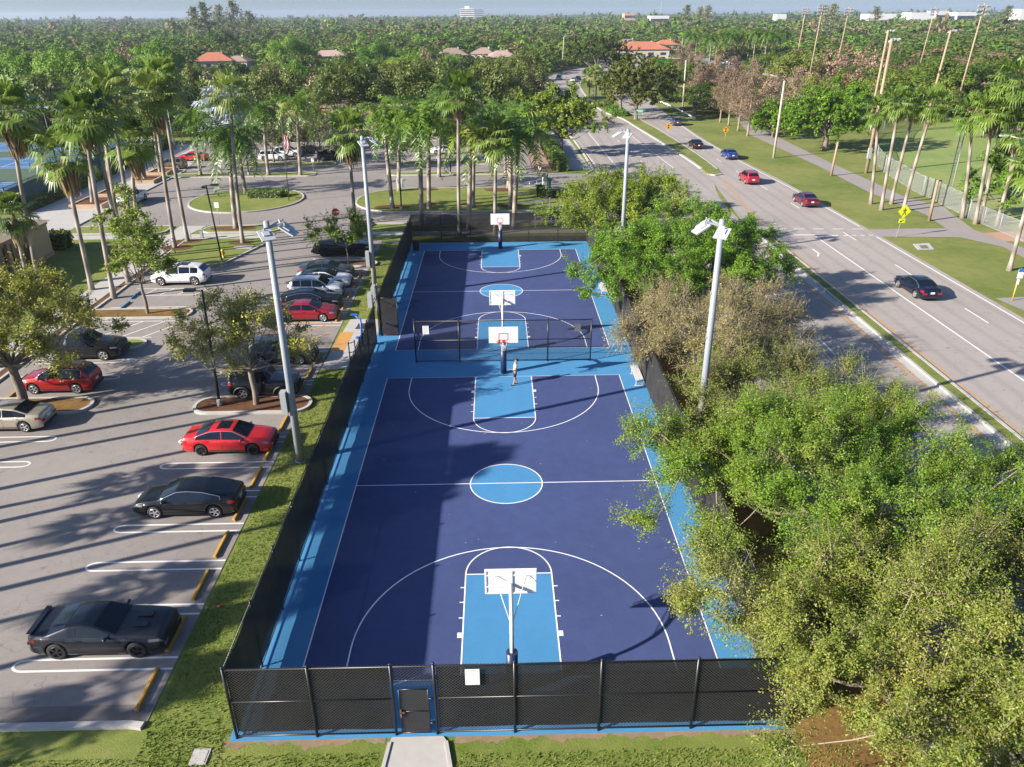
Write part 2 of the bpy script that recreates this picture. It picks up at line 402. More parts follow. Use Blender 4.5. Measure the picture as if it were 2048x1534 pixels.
mb.sheet([(-33.9, 4.0), (-31.4, 6.0), (-31.4, 10.5), (-33.9, 13.5)], 0.032)
mb.sheet([(-57.3, 50), (-48.4, 50), (-48.4, 90), (-50.7, 104), (-57.6, 118), (-59.5, 118), (-57.4, 70)], 0.034)
struct(mb.build("sidewalk", M_conc))
mb = MB(); mb.prism([(-4.15, -17.9), (-1.95, -17.9), (-2.1, -15.6), (-2.3, -15.28), (-4.0, -15.28), (-4.1, -15.6)], 0, 0.05); mb.sheet([(-4.15, -30), (-1.95, -30), (-1.95, -17.9), (-4.15, -17.9)], 0.05)
add_kerb(mb, [(-4.2, -30), (-4.2, -17), (-4.05, -15.5)], 0.12, 0, 0.09); add_kerb(mb, [(-1.9, -30), (-1.9, -17), (-2.2, -15.5)], 0.12, 0, 0.09); struct(mb.build("path", M_conc))
# park path, measured along its edges
pl = pxs([(1500, 270), (1640, 334), (1738, 385), (1850, 429), (1892, 457), (1733, 459), (1761, 474), (1920, 475), (2005, 494), (2048, 516)])
pr = pxs([(1528, 261), (1620, 306), (1668, 329), (1741, 362), (1808, 394), (1887, 414), (1906, 429), (1948, 460), (2048, 497)])
mb = MB(); far = [(57.3, 150), (55.0, 175), (54.0, 175), (54.0, 150)]
mb.sheet(pl+[(60, 30), (62, 30)]+list(reversed(pr))+[(57.6, 150), (57.0, 175), (53.8, 175), (53.9, 150)], 0.03)
struct(mb.build("park_path", speckled("grey path", (0.24, 0.215, 0.20), (0.31, 0.28, 0.265), 2, 40)))
mb = MB(); mb.sheet(pxs([(1963, 466), (2048, 462), (2048, 484), (2003, 483)]), 0.02); struct(mb.build("clay_path", M_clay))
mb = MB(); mb.prism(pxs([(1826, 489), (1858, 487), (1868, 499), (1836, 500)]), 0, 0.06); mb.prism(pxs([(1838, 491), (1853, 490), (1859, 497), (1843, 497)], 0.06), 0.05, 0.064, 1); struct(mb.build("drain_slab", [M_conc, M_patch]))
mb = MB(); mb.sheet(pxs([(1990, 597), (2048, 594), (2090, 640), (2048, 622)]), 0.025); struct(mb.build("driveway", M_drive))
fb = pxs([(2060, 470), (1919, 428), (1864, 399), (1820, 379), (1768, 346), (1748, 318), (1751, 292), (1775, 268), (1830, 243), (1960, 232), (2120, 236)])
mb = MB(); mb.sheet(fb, 0.012); struct(mb.build("ball_field", M_field))

# ------------------------------------------------------------------ islands with kerbs
isl = [("grass_island", ellipse((-32.6, 68.4), 7.1, 7.3, 44), M_lawn), 
       ("grass_island", rrect(-18.2, 60.4, 9.4, 74.4, 6.5, 8), M_lawn),
       ("grass_strip_island", rrect(-51, 84.6, -27.4, 87.2, 1.1), M_lawn), ("grass_strip_island", rrect(-16.2, 84.2, 4.2, 86.4, 1.0), M_lawn),
       ("grass_strip_island", rrect(-41, 93.2, -26.0, 96.2, 1.2), M_lawn), ("grass_strip_island", rrect(-15, 93.0, -1, 96.0, 1.2), M_lawn),
       ("grass_island", rrect(-33.0, 51.6, -24.6, 54.6, 1.2), M_lawn), ("grass_island", rrect(-48, 51.6, -37.0, 54.9, 0.9), M_lawn),
       ("grass_island", [(-33.4, 39.2), (-28.2, 39.0), (-26.6, 39.9), (-24.6, 46.6), (-24.8, 48.9), (-33.4, 48.9)], M_lawn),
       ("grass_island", rrect(-33.4, 18.6, -26.1, 20.3, 0.8), M_lawn), ("grass_island", rrect(-33.4, 24.9, -25.0, 26.9, 0.9), M_litter),
       ("mulch_island", rrect(-18.9, 8.25, -11.9, 10.35, 1.0), M_mulch), ("leaf_litter_island", rrect(-33.4, 8.6, -25.4, 10.6, 0.95), M_litter),
       ("mulch_island", rrect(-18.4, 38.2, -11.9, 39.9, 0.8), M_mulch)]
for nm, poly, m in isl:
    mb = MB(); mb.prism(poly, 0, 0.14, 0); struct(mb.build(nm, m))
    mb = MB(); add_kerb(mb, poly, 0.20, 0, 0.165, 0, True); struct(mb.build("island_kerb", M_kerb))
mb = MB(); add_kerb(mb, [(-33.2, -14.8), (-19, -14.72), (-17.3, -14.55), (-12.9, -14.55), (-12.45, -14.62)], 0.26, 0, 0.13)
add_kerb(mb, [(-48.3, 55.1), (-48.3, 90)], 0.25, 0, 0.15); add_kerb(mb, [(-12.3, 46.6), (-9.6, 46.9)], 0.25, 0, 0.14)
add_kerb(mb, [(-15.3, 51.6), (-14.2, 54.9), (12.8, 54.9)], 0.22, 0, 0.15); add_kerb(mb, [(-56.9, 117.4), (-26, 118.6), (5, 119.5)], 0.4, 0, 0.15); 
add_kerb(mb, [(-33.2, 11), (-33.2, 38.8)], 0.2, 0, 0.14)
struct(mb.build("lot_kerb", M_kerb))
# mulch round palms, beds, leaf litter
mb = MB()
for x, y, a, b in ((-33.2, 45.4, 1.6, 1.1), (-33.0, 47.9, 1.5, 0.9), (-27.1, 47.0, 1.3, 0.8), (-29.8, 53.2, 2.6, 1.0), (-13.2, 63.0, 2.2, 1.1), (-3.4, 64.2, 1.4, 1.0), (1.4, 63.2, 1.6, 1.0), (-9, 64.4, 1.3, .9), (-31.0, 71.5, 1.6, 1.2), (-25.9, 69.0, 0.7, 0.5), (0.0, 72.6, 2, 1.1), (-9.5, 73.2, 1.4, .7)):
    mb.sheet(ellipse((x, y), a, b, 20), 0.147)
struct(mb.build("mulch_ring", M_mulch))
mb = MB(); mb.sheet([(9.35, -24), (12.85, -24), (12.85, 53), (9.35, 53)], 0.012); struct(mb.build("leaf_litter_bed", M_litter))
mb = MB(); mb.sheet([(-33.9, 14), (-33.2, 14), (-33.2, 49), (-33.9, 49)], 0.02); mb.sheet([(5.2, 86.5), (9.2, 86.5), (8.2, 131), (5.2, 131)], 0.012); struct(mb.build("mulch_bed", M_mulch))
mb = MB(); mb.sheet([(5.3, 87), (8.2, 87), (7.4, 128), (5.3, 128)], 0.022); struct(mb.build("brick_path", speckled("brick path", (0.27, 0.17, 0.12), (0.36, 0.25, 0.19), 2, 20)))
mb = MB(); sr = random.Random(8)
def soil(x0, x1, d):
    n = int((x1-x0)/.10); mb.sheet([(x0, -15.25), (x1, -15.25)]+[(x1-(x1-x0)*i/n, -15.31-d*(.30+.25*math.sin(i*.21+x0)+.2*math.sin(i*.57))*sr.uniform(.5, 1.2)-sr.uniform(0, .11)) for i in range(n+1)], 0.008)
soil(-9.5, -4.2, .42); soil(-1.9, 9.6, .34); struct(mb.build("bare_soil_edge", speckled("sandy soil", (0.16, 0.11, 0.06), (0.33, 0.24, 0.15), 4, 25, 0.95, 0.6, 0.6)))

# ------------------------------------------------------------------ parking paint
mb = MB()
def hairpin(x0, x1, y, sep=0.56, w=0.10):
    r = sep/2; s = 1 if x1 > x0 else -1
    pts = [(x1, y+r)]+[(x0+s*r*1.6-s*r*1.6*math.sin(rad(a)), y+r*math.cos(rad(a))) for a in range(0, 181, 18)]+[(x1, y-r)]
    add_ribbon(mb, pts, w, 0.027, 0)
for y in (-11.75, -8.85, -6.05, -3.3, -0.5, 2.3, 5.0, 12.5, 15.0, 18.0, 23.1, 25.85, 28.6, 31.35, 34.05, 36.9, 41.0, 44.3): hairpin(-18.35, -12.42, y)
for y in (2.75, 5.5, 13.8, 16.5): hairpin(-25.5, -32.4, y)
for x0, y0, x1, y1 in ((-32.3, 20.9, -26.2, 20.9), (-32.3, 24.3, -25.6, 24.3), (-32.2, 27.6, -26.0, 27.6), (-32, 30.6, -26, 30.6), (-32, 32.4, -26, 32.4), (-32, 35.8, -26.2, 35.8)): add_ribbon(mb, [(x0, y0), (x1, y1)], 0.10, 0.027, 0)
for i in range(4): add_ribbon(mb, [(-32+i*1.7, 20.9), (-29.8+i*1.7, 24.3)], 0.10, 0.027, 0); add_ribbon(mb, [(-30.8+i*1.5, 30.7), (-30.2+i*1.5, 32.3)], 0.10, 0.027, 0)
for (x0, y0), (x1, y1) in (((-17.8, 19.4), (-12.7, 19.4)), ((-17.8, 23.6), (-12.7, 23.6)), ((-16.5, 19.6), (-13.2, 23.4)), ((-14.6, 19.6), (-12.9, 21.4)), ((-17.6, 21.2), (-15.4, 23.4))): add_ribbon(mb, [(x0, y0), (x1, y1)], 0.14, 0.0271, 1)
for a in (-52.5, -49.6, -46.7): add_ribbon(mb, [(a-2, 93), (a+1.6, 89)], .1, .027, 0)
for k in range(9): add_ribbon(mb, [(-40+k*2.8, 97), (-40+k*2.8, 102)], 0.1, 0.027, 0); add_ribbon(mb, [(-14+k*1.9, 97), (-14+k*1.9, 102)], 0.1, 0.027, 0)
struct(mb.build("parking_marking", [M_white, M_yellow]))

# ------------------------------------------------------------------ basketball courts
mb = MB(); mb.prism([(-9.35, -15.27), (9.22, -15.27), (9.22, 46.3), (-9.35, 46.3)], 0, 0.05); struct(mb.build("court_slab", M_blue))
mbn, mbl, mbw = MB(), MB(), MB(); Z1, Z2, Z3 = 0.054, 0.058, 0.063; LW = 0.058
def court(y0, y1):
    ym = (y0+y1)/2
    mbn.sheet([(-7.62, y0), (7.62, y0), (7.62, y1), (-7.62, y1)], Z1)
    mbl.sheet(ellipse((0, ym), 1.83, 1.83, 48), Z2)
    add_ribbon(mbw, [(-7.62, y0), (7.62, y0), (7.62, y1), (-7.62, y1)], LW, Z3, closed=True)
    add_ribbon(mbw, [(-7.62+LW/2, ym), (7.62-LW/2, ym)], LW, Z3); add_ribbon(mbw, ellipse((0, ym), 1.83, 1.83, 56), LW, Z3+.002, closed=True)
    for yb, s in ((y0, 1), (y1, -1)):
        ft = yb+s*5.79; bk = yb+s*1.575
        mbl.sheet([(-1.83, yb), (1.83, yb), (1.83, ft), (-1.83, ft)], Z2)
        arc = [(1.83*math.cos(rad(a)), ft+s*1.83*math.sin(rad(a))) for a in range(0, 181, 6)]
        add_ribbon(mbw, [(1.83, yb+s*LW/2)]+arc+[(-1.83, yb+s*LW/2)], LW, Z3+.001); add_ribbon(mbw, [(-1.80, ft), (1.80, ft)], LW, Z3)
        tp = [(6.02, yb+s*LW/2)]+[(6.02*math.cos(rad(a)), bk+s*6.02*math.sin(rad(a))) for a in range(0, 181, 4)]+[(-6.02, yb+s*LW/2)]
        add_ribbon(mbw, tp, LW, Z3+.002)
        for sx in (-1, 1):
            for dd, w in ((2.2, 0.28), (3.15, 0.06), (4.05, 0.06), (4.95, 0.06)):
                xa, xb = 1.86, 1.86+(0.16 if w < .1 else 0.18)
                mbw.sheet([(sx*xa, yb+s*dd-w/2), (sx*xb, yb+s*dd-w/2), (sx*xb, yb+s*dd+w/2), (sx*xa, yb+s*dd+w/2)], Z3)
court(-12.88, 12.88); court(17.58, 43.23)
struct(mbn.build("court_floor", M_navy)); struct(mbl.build("court_key", M_blue)); struct(mbw.build("court_line", M_court_white))
rr = random.Random(5); mb = MB()
for i in range(90):
    x, y, s = rr.uniform(-8, 8.5), rr.uniform(-13, 44), rr.uniform(0.015, 0.05); a = rr.uniform(0, 3)
    mb.add([(x+s*math.cos(a+k*1.6), y+s*.6*math.sin(a+k*1.6), 0.07) for k in range(4)], [(0, 1, 2, 3)])
o = mb.build("fallen_leaves", mat("dry pale leaf", (0.5, 0.45, 0.35), 0.9)); tag(o, "small pale fallen leaves scattered over the blue courts", "leaves", kind='stuff')

# exercise pad
mb = MB(); mb.prism([(-12.35, 14.6), (-9.36, 14.6), (-9.36, 24.0), (-11.9, 24.0)], 0, 0.045); struct(mb.build("concrete_pad", M_conc))
mb = MB(); mb.sheet([(-12.3, 17.7), (-11.3, 17.7), (-11.2, 21.3), (-12.15, 21.3)], 0.05); struct(mb.build("yellow_strip", M_yellow))
mb = MB(); mb.sheet([(-11.2, 21.9), (-9.9, 21.9), (-9.9, 23.1), (-11.1, 23.1)], 0.05); struct(mb.build("dark_mat", mat("dark mat", (0.04, 0.035, 0.035), 0.9)))

# tennis courts
M_tblue = acrylic("tennis blue", (0.06, 0.15, 0.30)); M_tgreen = acrylic("tennis green", (0.075, 0.12, 0.075))
mb = MB(); mb.sheet([(-118, 64), (-61.5, 64), (-60.5, 124), (-118, 124)], 0.015); struct(mb.build("tennis_surround", M_tgreen))
mbt, mbl2 = MB(), MB()
for cx, cy in ((-74, 77.5), (-74, 99.5), (-74, 117), (-98, 77.5), (-98, 99.5), (-98, 117)):
    x0, x1, y0, y1 = cx-10.5, cx+10.5, cy-5, cy+5
    mbt.sheet([(x0-.6, y0-.5), (x1+.6, y0-.5), (x1+.6, y1+.5), (x0-.6, y1+.5)], 0.02)
    add_ribbon(mbl2, [(x0, y0), (x1, y0), (x1, y1), (x0, y1)], 0.12, 0.026, closed=True)
    for yy in (cy-3.7, cy+3.7): add_ribbon(mbl2, [(x0, yy), (x1, yy)], 0.1, 0.0262)
    for xx in (cx-5.6, cx+5.6): add_ribbon(mbl2, [(xx, cy-3.7), (xx, cy+3.7)], 0.1, 0.0264)
    add_ribbon(mbl2, [(cx-5.6, cy), (cx+5.6, cy)], 0.1, 0.0262)
struct(mbt.build("tennis_court", M_tblue)); struct(mbl2.build("tennis_line", M_court_white))

# ------------------------------------------------------------------ fence materials
def chain_mat(name, period, wire, col):
    m = mat(name, col, 0.45, spec=0.6); t = NT(m); p = t.coord('Object')
    sp = t.new("ShaderNodeSeparateXYZ"); t.l.new(p, sp.inputs[0])
    u = t.math('ADD', sp.outputs[0], sp.outputs[1]); z = sp.outputs[2]
    a = t.math('FRACT', t.math('DIVIDE', t.math('ADD', u, z), period)); b = t.math('FRACT', t.math('DIVIDE', t.math('SUBTRACT', u, z), period))
    k = t.math('MAXIMUM', t.math('LESS_THAN', a, wire), t.math('LESS_THAN', b, wire))
    t.l.new(k, t.b.inputs['Alpha']); return m
M_chain = chain_mat("black chain link", 0.105, 0.20, (0.05, 0.05, 0.052))
M_chain_thin = chain_mat("thin black chain link", 0.105, 0.15, (0.03, 0.03, 0.033))
M_chain_grey = chain_mat("galvanised chain link", 0.12, 0.22, (0.30, 0.30, 0.29))
M_chain_green = chain_mat("green chain link", 0.12, 0.25, (0.03, 0.07, 0.05))
def screen_mat(name, col, alpha):
    m = mat(name, col, 0.85, spec=0.2); t = NT(m); p = t.coord('World')
    n = t.noise(p, 1.2, 4, 0.6); w = t.noise(p, 40, 2)
    t.color(t.ramp(n, [(0.3, tuple(x*0.75 for x in col)), (0.7, tuple(x*1.3 for x in col))]))
    t.l.new(t.ramp(w, [(0.3, alpha-0.05), (0.7, min(1, alpha+0.04))]), t.b.inputs['Alpha']); return m
M_screen = screen_mat("black windscreen fabric", (0.030, 0.028, 0.028), 0.95)
M_screen_green = screen_mat("green windscreen fabric", (0.02, 0.06, 0.045), 0.9)
M_black = mat("black powder coat", (0.012, 0.012, 0.013), 0.35, spec=0.5)
M_galv = speckled("galvanised steel", (0.24, 0.26, 0.28), (0.32, 0.34, 0.36), 3, 30, 0.45, 0.6, 0.05, 0.5)
M_dkgreen = mat("dark green paint", (0.012, 0.045, 0.03), 0.5)
M_whitep = mat("white enamel", (0.74, 0.74, 0.73), 0.4)
M_boxgrey = mat("grey cabinet paint", (0.33, 0.34, 0.34), 0.5)

def quad_panel(mb, a, b, z0, z1, n=1):
    a = Vector(a); b = Vector(b)
    mb.add([(a.x, a.y, z0), (b.x, b.y, z0), (b.x, b.y, z1), (a.x, a.y, z1)], [(0, 1, 2, 3)])
def fence(name, label, cat, a, b, posts, h, base=0.05, gaps=(), screen=None, so=(0, 0), pr=0.038, mats=None, rails=(0.1, 1.62, 3.0), caps=True, group=None, top_over=()):
    mp, mc, ms = mats
    a = Vector((a[0], a[1])); b = Vector((b[0], b[1])); L = (b-a).length; d = (b-a)/L
    mid = a+d*L/2; root = thing(name, label, cat, (mid.x, mid.y, base), 0, group)
    at = lambda t: (a+d*t-mid)
    for t in posts:
        p = at(t); mb = MB(); mb.cyl((p.x, p.y, -base), (p.x, p.y, h+0.05), pr, None, 10); mb.sphere((p.x, p.y, h+0.05), pr*1.15, 0, 10, 6); mb.build("post", mp, root)
    segs = []; t0 = 0
    for g0, g1 in sorted(gaps): segs.append((t0, g0)); t0 = g1
    segs.append((t0, L))
    for z in rails:
        mb = MB()
        for s0, s1 in (segs if z < 2.2 else [(0, L)]):
            p, q = at(s0), at(s1); mb.cyl((p.x, p.y, z), (q.x, q.y, z), pr*0.62, None, 8)
        mb.build("rail", mp, root)
    mb = MB()
    for s0, s1 in segs: quad_panel(mb, at(s0), at(s1), 0.06, h+0.03)
    for g0, g1 in top_over: quad_panel(mb, at(g0), at(g1), 2.16, h+0.03)
    mb.build("chain_mesh", mc, root)
    if screen:
        mb = MB(); o = Vector(so)
        ss = []; t0 = 0.05
        for g0, g1 in sorted(gaps): ss.append((t0, g0-0.08)); t0 = g1+0.08
        ss.append((t0, L-0.05))
        for s0, s1 in ss:
            n = max(2, int((s1-s0)/0.75)); rs = random.Random(int(s0*7)+int(a.x*3)); 
            oo = len(mb.v)
            for i in range(n+1):
                p = at(s0+(s1-s0)*i/n)+o
                for k in range(4):
                    w = rs.uniform(-.018, .018)
                    mb.v.append((p.x+d.y*w, p.y-d.x*w, screen[0]+(screen[1]-screen[0])*k/3+rs.uniform(-.02, .02)*(k == 0)))
            for i in range(n):
                for k in range(3):
                    q = oo+i*4+k; mb.f.append((q, q+4, q+5, q+1)); mb.m.append(0); mb.sm.append(True)
        mb.build("windscreen", ms, root)
    return root
M_screen_front = screen_mat("black front windscreen", (0.010, 0.010, 0.010), 0.93)
M_chain_front = chain_mat("front black chain link", 0.115, 0.19, (0.042, 0.040, 0.039))
FM = (M_black, M_chain, M_screen)
near_posts = [0, 2.64, 5.26, 6.62, 9.19, 11.97, 15.05, 18.2]
fence("court_fence", "black windscreened fence across the near end of the courts, around the closed gate", "fence", (-9.12, -15.18), (9.08, -15.18), near_posts, 3.05, gaps=[(5.26, 6.62)], top_over=[(5.26, 6.62)], screen=(0.24, 3.0), so=(0, 0.05), mats=(M_black, M_chain_front, M_screen_front), pr=0.048)
sp = [i*61.24/20 for i in range(21)]
fence("court_fence", "long black windscreened fence on the parking lot side of the courts", "fence", (-9.12, -15.12), (-9.12, 46.12), sorted([t for t in sp[1:-1] if not 33.6 < t < 36.2]+[34.0, 35.45]), 3.05, gaps=[(34.0, 35.45)], screen=(0.30, 3.0), so=(0.05, 0), mats=FM)
fence("court_fence", "long black windscreened fence on the road side of the courts, under the big trees", "fence", (9.08, -15.12), (9.08, 46.12), sp[1:-1], 3.05, screen=(0.2, 3.0), so=(-0.05, 0), mats=FM)
fence("court_fence", "see-through windscreened fence across the far end of the courts", "fence", (-9.12, 46.18), (9.08, 46.18), [i*18.2/6 for i in range(7)], 3.05, screen=(0.12, 3.0), so=(0, -0.05), mats=(M_black, M_chain, screen_mat("sheer windscreen fabric", (0.03, 0.027, 0.025), 0.72)))
fence("divider_fence", "bare black chain link divider between the two courts", "fence", (-5.95, 15.4), (5.98, 15.3), [0, 2.98, 9.0, 11.93], 3.05, mats=(M_black, M_chain_thin, None), pr=0.045)
# gates
r = thing("fence_gate", "closed black chain link gate at the end of the concrete path", "gate", (-3.66, -15.18, 0.05))
mb = MB()
for x in (0.0, 0.94): mb.cyl((x, 0, 0.08), (x, 0, 2.02), 0.024, None, 8)
for z in (0.08, 1.05, 2.02): mb.cyl((0, 0, z), (0.94, 0, z), 0.022, None, 8)
mb.build("gate_frame", M_black, r); mb = MB(); quad_panel(mb, (0, 0), (0.94, 0), 0.08, 2.02); mb.build("chain_mesh", M_chain, r)
mb = MB(); quad_panel(mb, (0.03, 0.03), (0.91, 0.03), 0.1, 2.0); mb.build("windscreen", M_screen, r)
mb = MB(); mb.box((0.02, -0.05, 1.02), (0.05, 0.05, 0.30)); mb.box((0.07, -0.06, 1.06), (0.14, 0.03, 0.04)); mb.cyl((0.03, -.07, .98), (0.03, -.07, .82), .012, None, 6); mb.build("latch", mat("worn latch steel", (0.25, 0.17, 0.11), 0.5, 0.6), r)
mb = MB(); mb.cyl((0.94, 0, 1.6), (1.13, 0, 1.6), 0.03, None, 8); mb.cyl((0.94, 0, .5), (1.13, 0, .5), 0.03, None, 8); mb.build("hinge", M_black, r)
r = thing("fence_gate", "open black gate leaf swung into the court beside the exercise pad", "gate", (-9.05, 20.42, 0.05)); 
mb = MB(); 
for x in (0.0, 1.36): mb.cyl((x, 0, 0.05), (x, 0, 2.95), 0.028, None, 8)
for z in (0.05, 1.5, 2.95): mb.cyl((0, 0, z), (1.36, 0, z), 0.022, None, 8)
mb.build("gate_frame", M_black, r); mb = MB(); quad_panel(mb, (0, 0), (1.36, 0), 0.05, 2.95); mb.build("chain_mesh", M_chain_thin, r)
mb = MB(); quad_panel(mb, (0.03, -0.03), (1.33, -0.03), 0.08, 2.92); mb.build("windscreen", M_screen, r)

# notices on the fences
def notice(loc, w, h, label, face=-1, col=(0.72, 0.73, 0.70), lines=9):
    o = thing("notice_sign", label, "sign", loc); mb = MB(); mb.box((0, 0, 0), (w, 0.012, h)); mb.build("sign_panel", mat("notice white", col, 0.5), o)
    mb = MB(); rs = random.Random(int(w*100)+int(loc[0]*7))
    if lines:
        for i in range(lines):
            ww = w*rs.uniform(0.45, 0.74); mb.box((-(w*.8-ww)/2*0.6, face*0.008, h*0.36-i*h*0.72/(lines-1)), (ww, 0.004, h*0.018))
        mb.box((0, face*0.008, h*0.43), (w*0.5, 0.004, h*0.035)); mb.build("print", mat("grey print", (0.34, 0.36, 0.36), 0.6), o)
    return o
notice((-1.27, -15.25, 2.62), 0.46, 0.66, "white rules notice with small print on the near fence right of the gate")
notice((-5.18, 15.34, 2.45), 0.42, 0.6, "white notice on the left panel of the divider fence")
notice((5.05, 15.36, 2.45), 0.42, 0.55, "grey back of a notice on the right panel of the divider fence", 1, (0.22, 0.22, 0.23), 6)

# ------------------------------------------------------------------ basketball hoops
M_pole = speckled("weathered pale pole", (0.50, 0.49, 0.46), (0.62, 0.61, 0.58), 4, 40, 0.4, 1, 0.05, 0.5)
M_navypad = mat("navy pad vinyl", (0.016, 0.03, 0.085), 0.4)
M_rim = mat("red rim paint", (0.55, 0.05, 0.025), 0.4)
M_net = mat("white net cord", (0.7, 0.7, 0.7), 0.8)
def make_hoop(name, label, y, s):
    r = thing(name, label, "basketball hoop", (0.02, y, 0.05), 0 if s > 0 else math.pi, "basketball hoops on the two courts")
    mb = MB(); path = spline([(0, 0, -0.05), (0, 0, 1.0), (0, 0, 1.9), (0, 0.1, 2.45), (0, 0.36, 2.9), (0, 0.8, 3.2), (0, 1.3, 3.32), (0, 1.72, 3.33)], 5)
    mb.tube(path, 0.072, 12); mb.build("pole", M_pole, r)
    mb = MB(); mb.cyl((0, 0, 0.0), (0, 0, 1.88), 0.20, None, 20); o = mb.build("pole_pad", M_navypad, r)
    mb = MB()
    for x in (-1, 1): mb.tube([(0, 0.26, 2.76), (x*0.56, 1.735, 3.73)], 0.017, 6)
    mb.build("brace", M_pole, r)
    mb = MB(); bw, bh = 1.83, 1.07
    mb.box((0, 1.80, 2.90+bh/2), (bw, 0.035, bh)); bo = mb.build("backboard", M_whitep, r)
    mb = MB()
    for x in (-0.88, 0.88): mb.box((x, 1.768, 3.43), (0.05, 0.026, 1.03))
    for z in (2.93, 3.22, 3.72, 3.93): mb.box((0, 1.768, z), (1.70, 0.024, 0.05))
    mb.box((0, 1.762, 3.43), (0.13, 0.035, 0.95)); mb.build("back_frame", M_whitep, bo)
    mb = MB(); f = 1.819
    for x, z, w, h in ((0, 3.095, 0.61, 0.05), (0, 3.53, 0.61, 0.05), (-0.28, 3.31, 0.05, 0.39), (0.28, 3.31, 0.05, 0.39)): mb.box((x, f, z), (w, 0.006, h))
    mb.build("target_square", M_rim, bo)
    mb = MB(); c = (0, f+0.378)
    mb.tube([(c[0]+0.235*math.cos(t), c[1]+0.235*math.sin(t), 3.05) for t in [2*math.pi*k/24 for k in range(25)]], 0.012, 8, cap=False)
    mb.box((0, f+0.075, 3.03), (0.16, 0.14, 0.03)); mb.box((0, f+0.01, 2.99), (0.16, 0.02, 0.16)); mb.tube([(-.15, f+.2, 3.04), (0, f, 2.93), (.15, f+.2, 3.04)], .009, 6); rim = mb.build("rim", M_rim, r)
    mb = MB(); n = 12; lv = [(0.228, 3.04), (0.19, 2.92), (0.15, 2.8), (0.125, 2.68), (0.135, 2.58)]
    for k in range(n):
        for dr in (-1, 1):
            mb.tube([(c[0]+R*math.cos(2*math.pi*(k+dr*i*0.5)/n), c[1]+R*math.sin(2*math.pi*(k+dr*i*0.5)/n), z) for i, (R, z) in enumerate(lv)], 0.006, 4, cap=False)
    mb.build("net", M_net, rim)
    return r
make_hoop("basketball_hoop", "basketball hoop with white backboard seen from behind at the near end, nearest the gate", -13.5, 1)
make_hoop("basketball_hoop", "basketball hoop facing the near court where the man is shooting", 13.48, -1)
make_hoop("basketball_hoop", "basketball hoop of the far court seen from behind, just past the divider fence", 16.95, 1)
make_hoop("basketball_hoop", "basketball hoop facing us in front of the farthest court fence", 43.85, -1)
# ball at the rim
bp = (0.02-0.315, 13.48-1.819-0.378+0.03, 3.05+0.05+0.07)
m = mat("orange ball leather", (0.50, 0.13, 0.03), 0.6)
o = thing("basketball", "orange basketball on the left side of the rim above the man", "ball", bp)
mb = MB(); mb.sphere((0, 0, 0), 0.12, 0, 24, 16); mb.build("ball_skin", m, o)
mb = MB()
for ax in range(3):
    pts = []
    for k in range(33):
        t = 2*math.pi*k/32; v = [0.1205*math.cos(t), 0.1205*math.sin(t)]; v.insert(ax, 0); pts.append(v)
    mb.tube(pts, 0.003, 4, cap=False)
mb.build("seam", M_black, o)

# ------------------------------------------------------------------ court light poles
M_flood_glass = mat("floodlight glass", (0.12, 0.16, 0.20), 0.1, spec=0.8)
M_panel = speckled("pale floodlight housing", (0.36, 0.38, 0.385), (0.42, 0.435, 0.44), 3, 20, 0.5, 1, 0.03)
def light_pole(name, label, x, y, h, side, box=False):
    r = thing(name, label, "light pole", (x, y, 0), 0, "tall floodlight poles round the courts")
    mb = MB(); mb.tube([(0, 0, 0), (0, 0, h*0.5), (0, 0, h)], [0.215, 0.175, 0.14], 16); mb.sphere((0, 0, h), (0.14, 0.14, 0.06), 0, 16, 6); mb.build("pole", M_galv, r)
    mb = MB(); mb.cyl((0, 0, 0), (0, 0, 0.06), 0.3, None, 16); mb.build("base_plate", M_galv, r)
    mb = MB(); mb.bar((-0.12*side, -0.85, h-0.28), (0.25*side, 0.95, h-0.22), 0.09); mb.bar((0, 0, h-.3), (0.75*side, 0.25, h-0.12), 0.09); mb.build("crossarm", M_galv, r)
    for (px, py, rz, tilt) in ((0.12*side, -0.80, -58*side, 24), (0.80*side, 0.10, -12*side, 30), (0.50*side, 1.0, 20*side, 34)):
        fl = bpy.data.objects.new("floodlight", None)
        mb = MB(); mb.box((0.2, 0, 0), (0.80, 0.64, 0.07)); mb.box((0.12, 0, 0.06), (0.34, 0.30, 0.06))
        fo = mb.build("floodlight", M_panel, r)
        R = Matrix.Rotation(rad(rz) + (0 if side > 0 else math.pi), 4, 'Z') @ Matrix.Rotation(rad(tilt), 4, 'Y')
        fo.matrix_local = Matrix.Translation((px, py, h-0.32)) @ R
        mb = MB(); mb.box((0.2, 0, -0.042), (0.74, 0.58, 0.014)); g = mb.build("lens", M_flood_glass, fo)
        mb = MB(); mb.bar((0, 0, 0.02), (-0.12, 0, 0.2), 0.06); mb.build("bracket", M_galv, fo)
    mb = MB()
    for z in (h*0.52, h*0.71): mb.box((side*0.17, -0.05, z), (0.06, 0.10, 0.14))
    mb.build("hand_hole", M_boxgrey, r)
    if box:
        mb = MB(); mb.box((-0.36, -0.1, 3.6), (0.30, 0.42, 1.25)); mb.build("junction_box", M_boxgrey, r)
    return r
for nm, (u, v), lb, sd, bx in (("L1", (601, 922), "tall grey floodlight pole with a junction box on the grass strip, nearest the red sedan", 1, 1), ("L2", (752, 600), "tall grey floodlight pole on the grass strip by the far court", 1, 1)):
    p = G(u, v); light_pole("court_light_pole", lb, p.x, p.y, 12.95 if nm == "L1" else 13.2, sd, bx)
light_pole("court_light_pole", "tall grey floodlight pole rising from the dry trees right of the courts", 10.55, 3.3, 12.6, -1)
light_pole("court_light_pole", "tall grey floodlight pole behind the green trees by the far court's right corner", 11.2, 36.4, 12.5, -1)

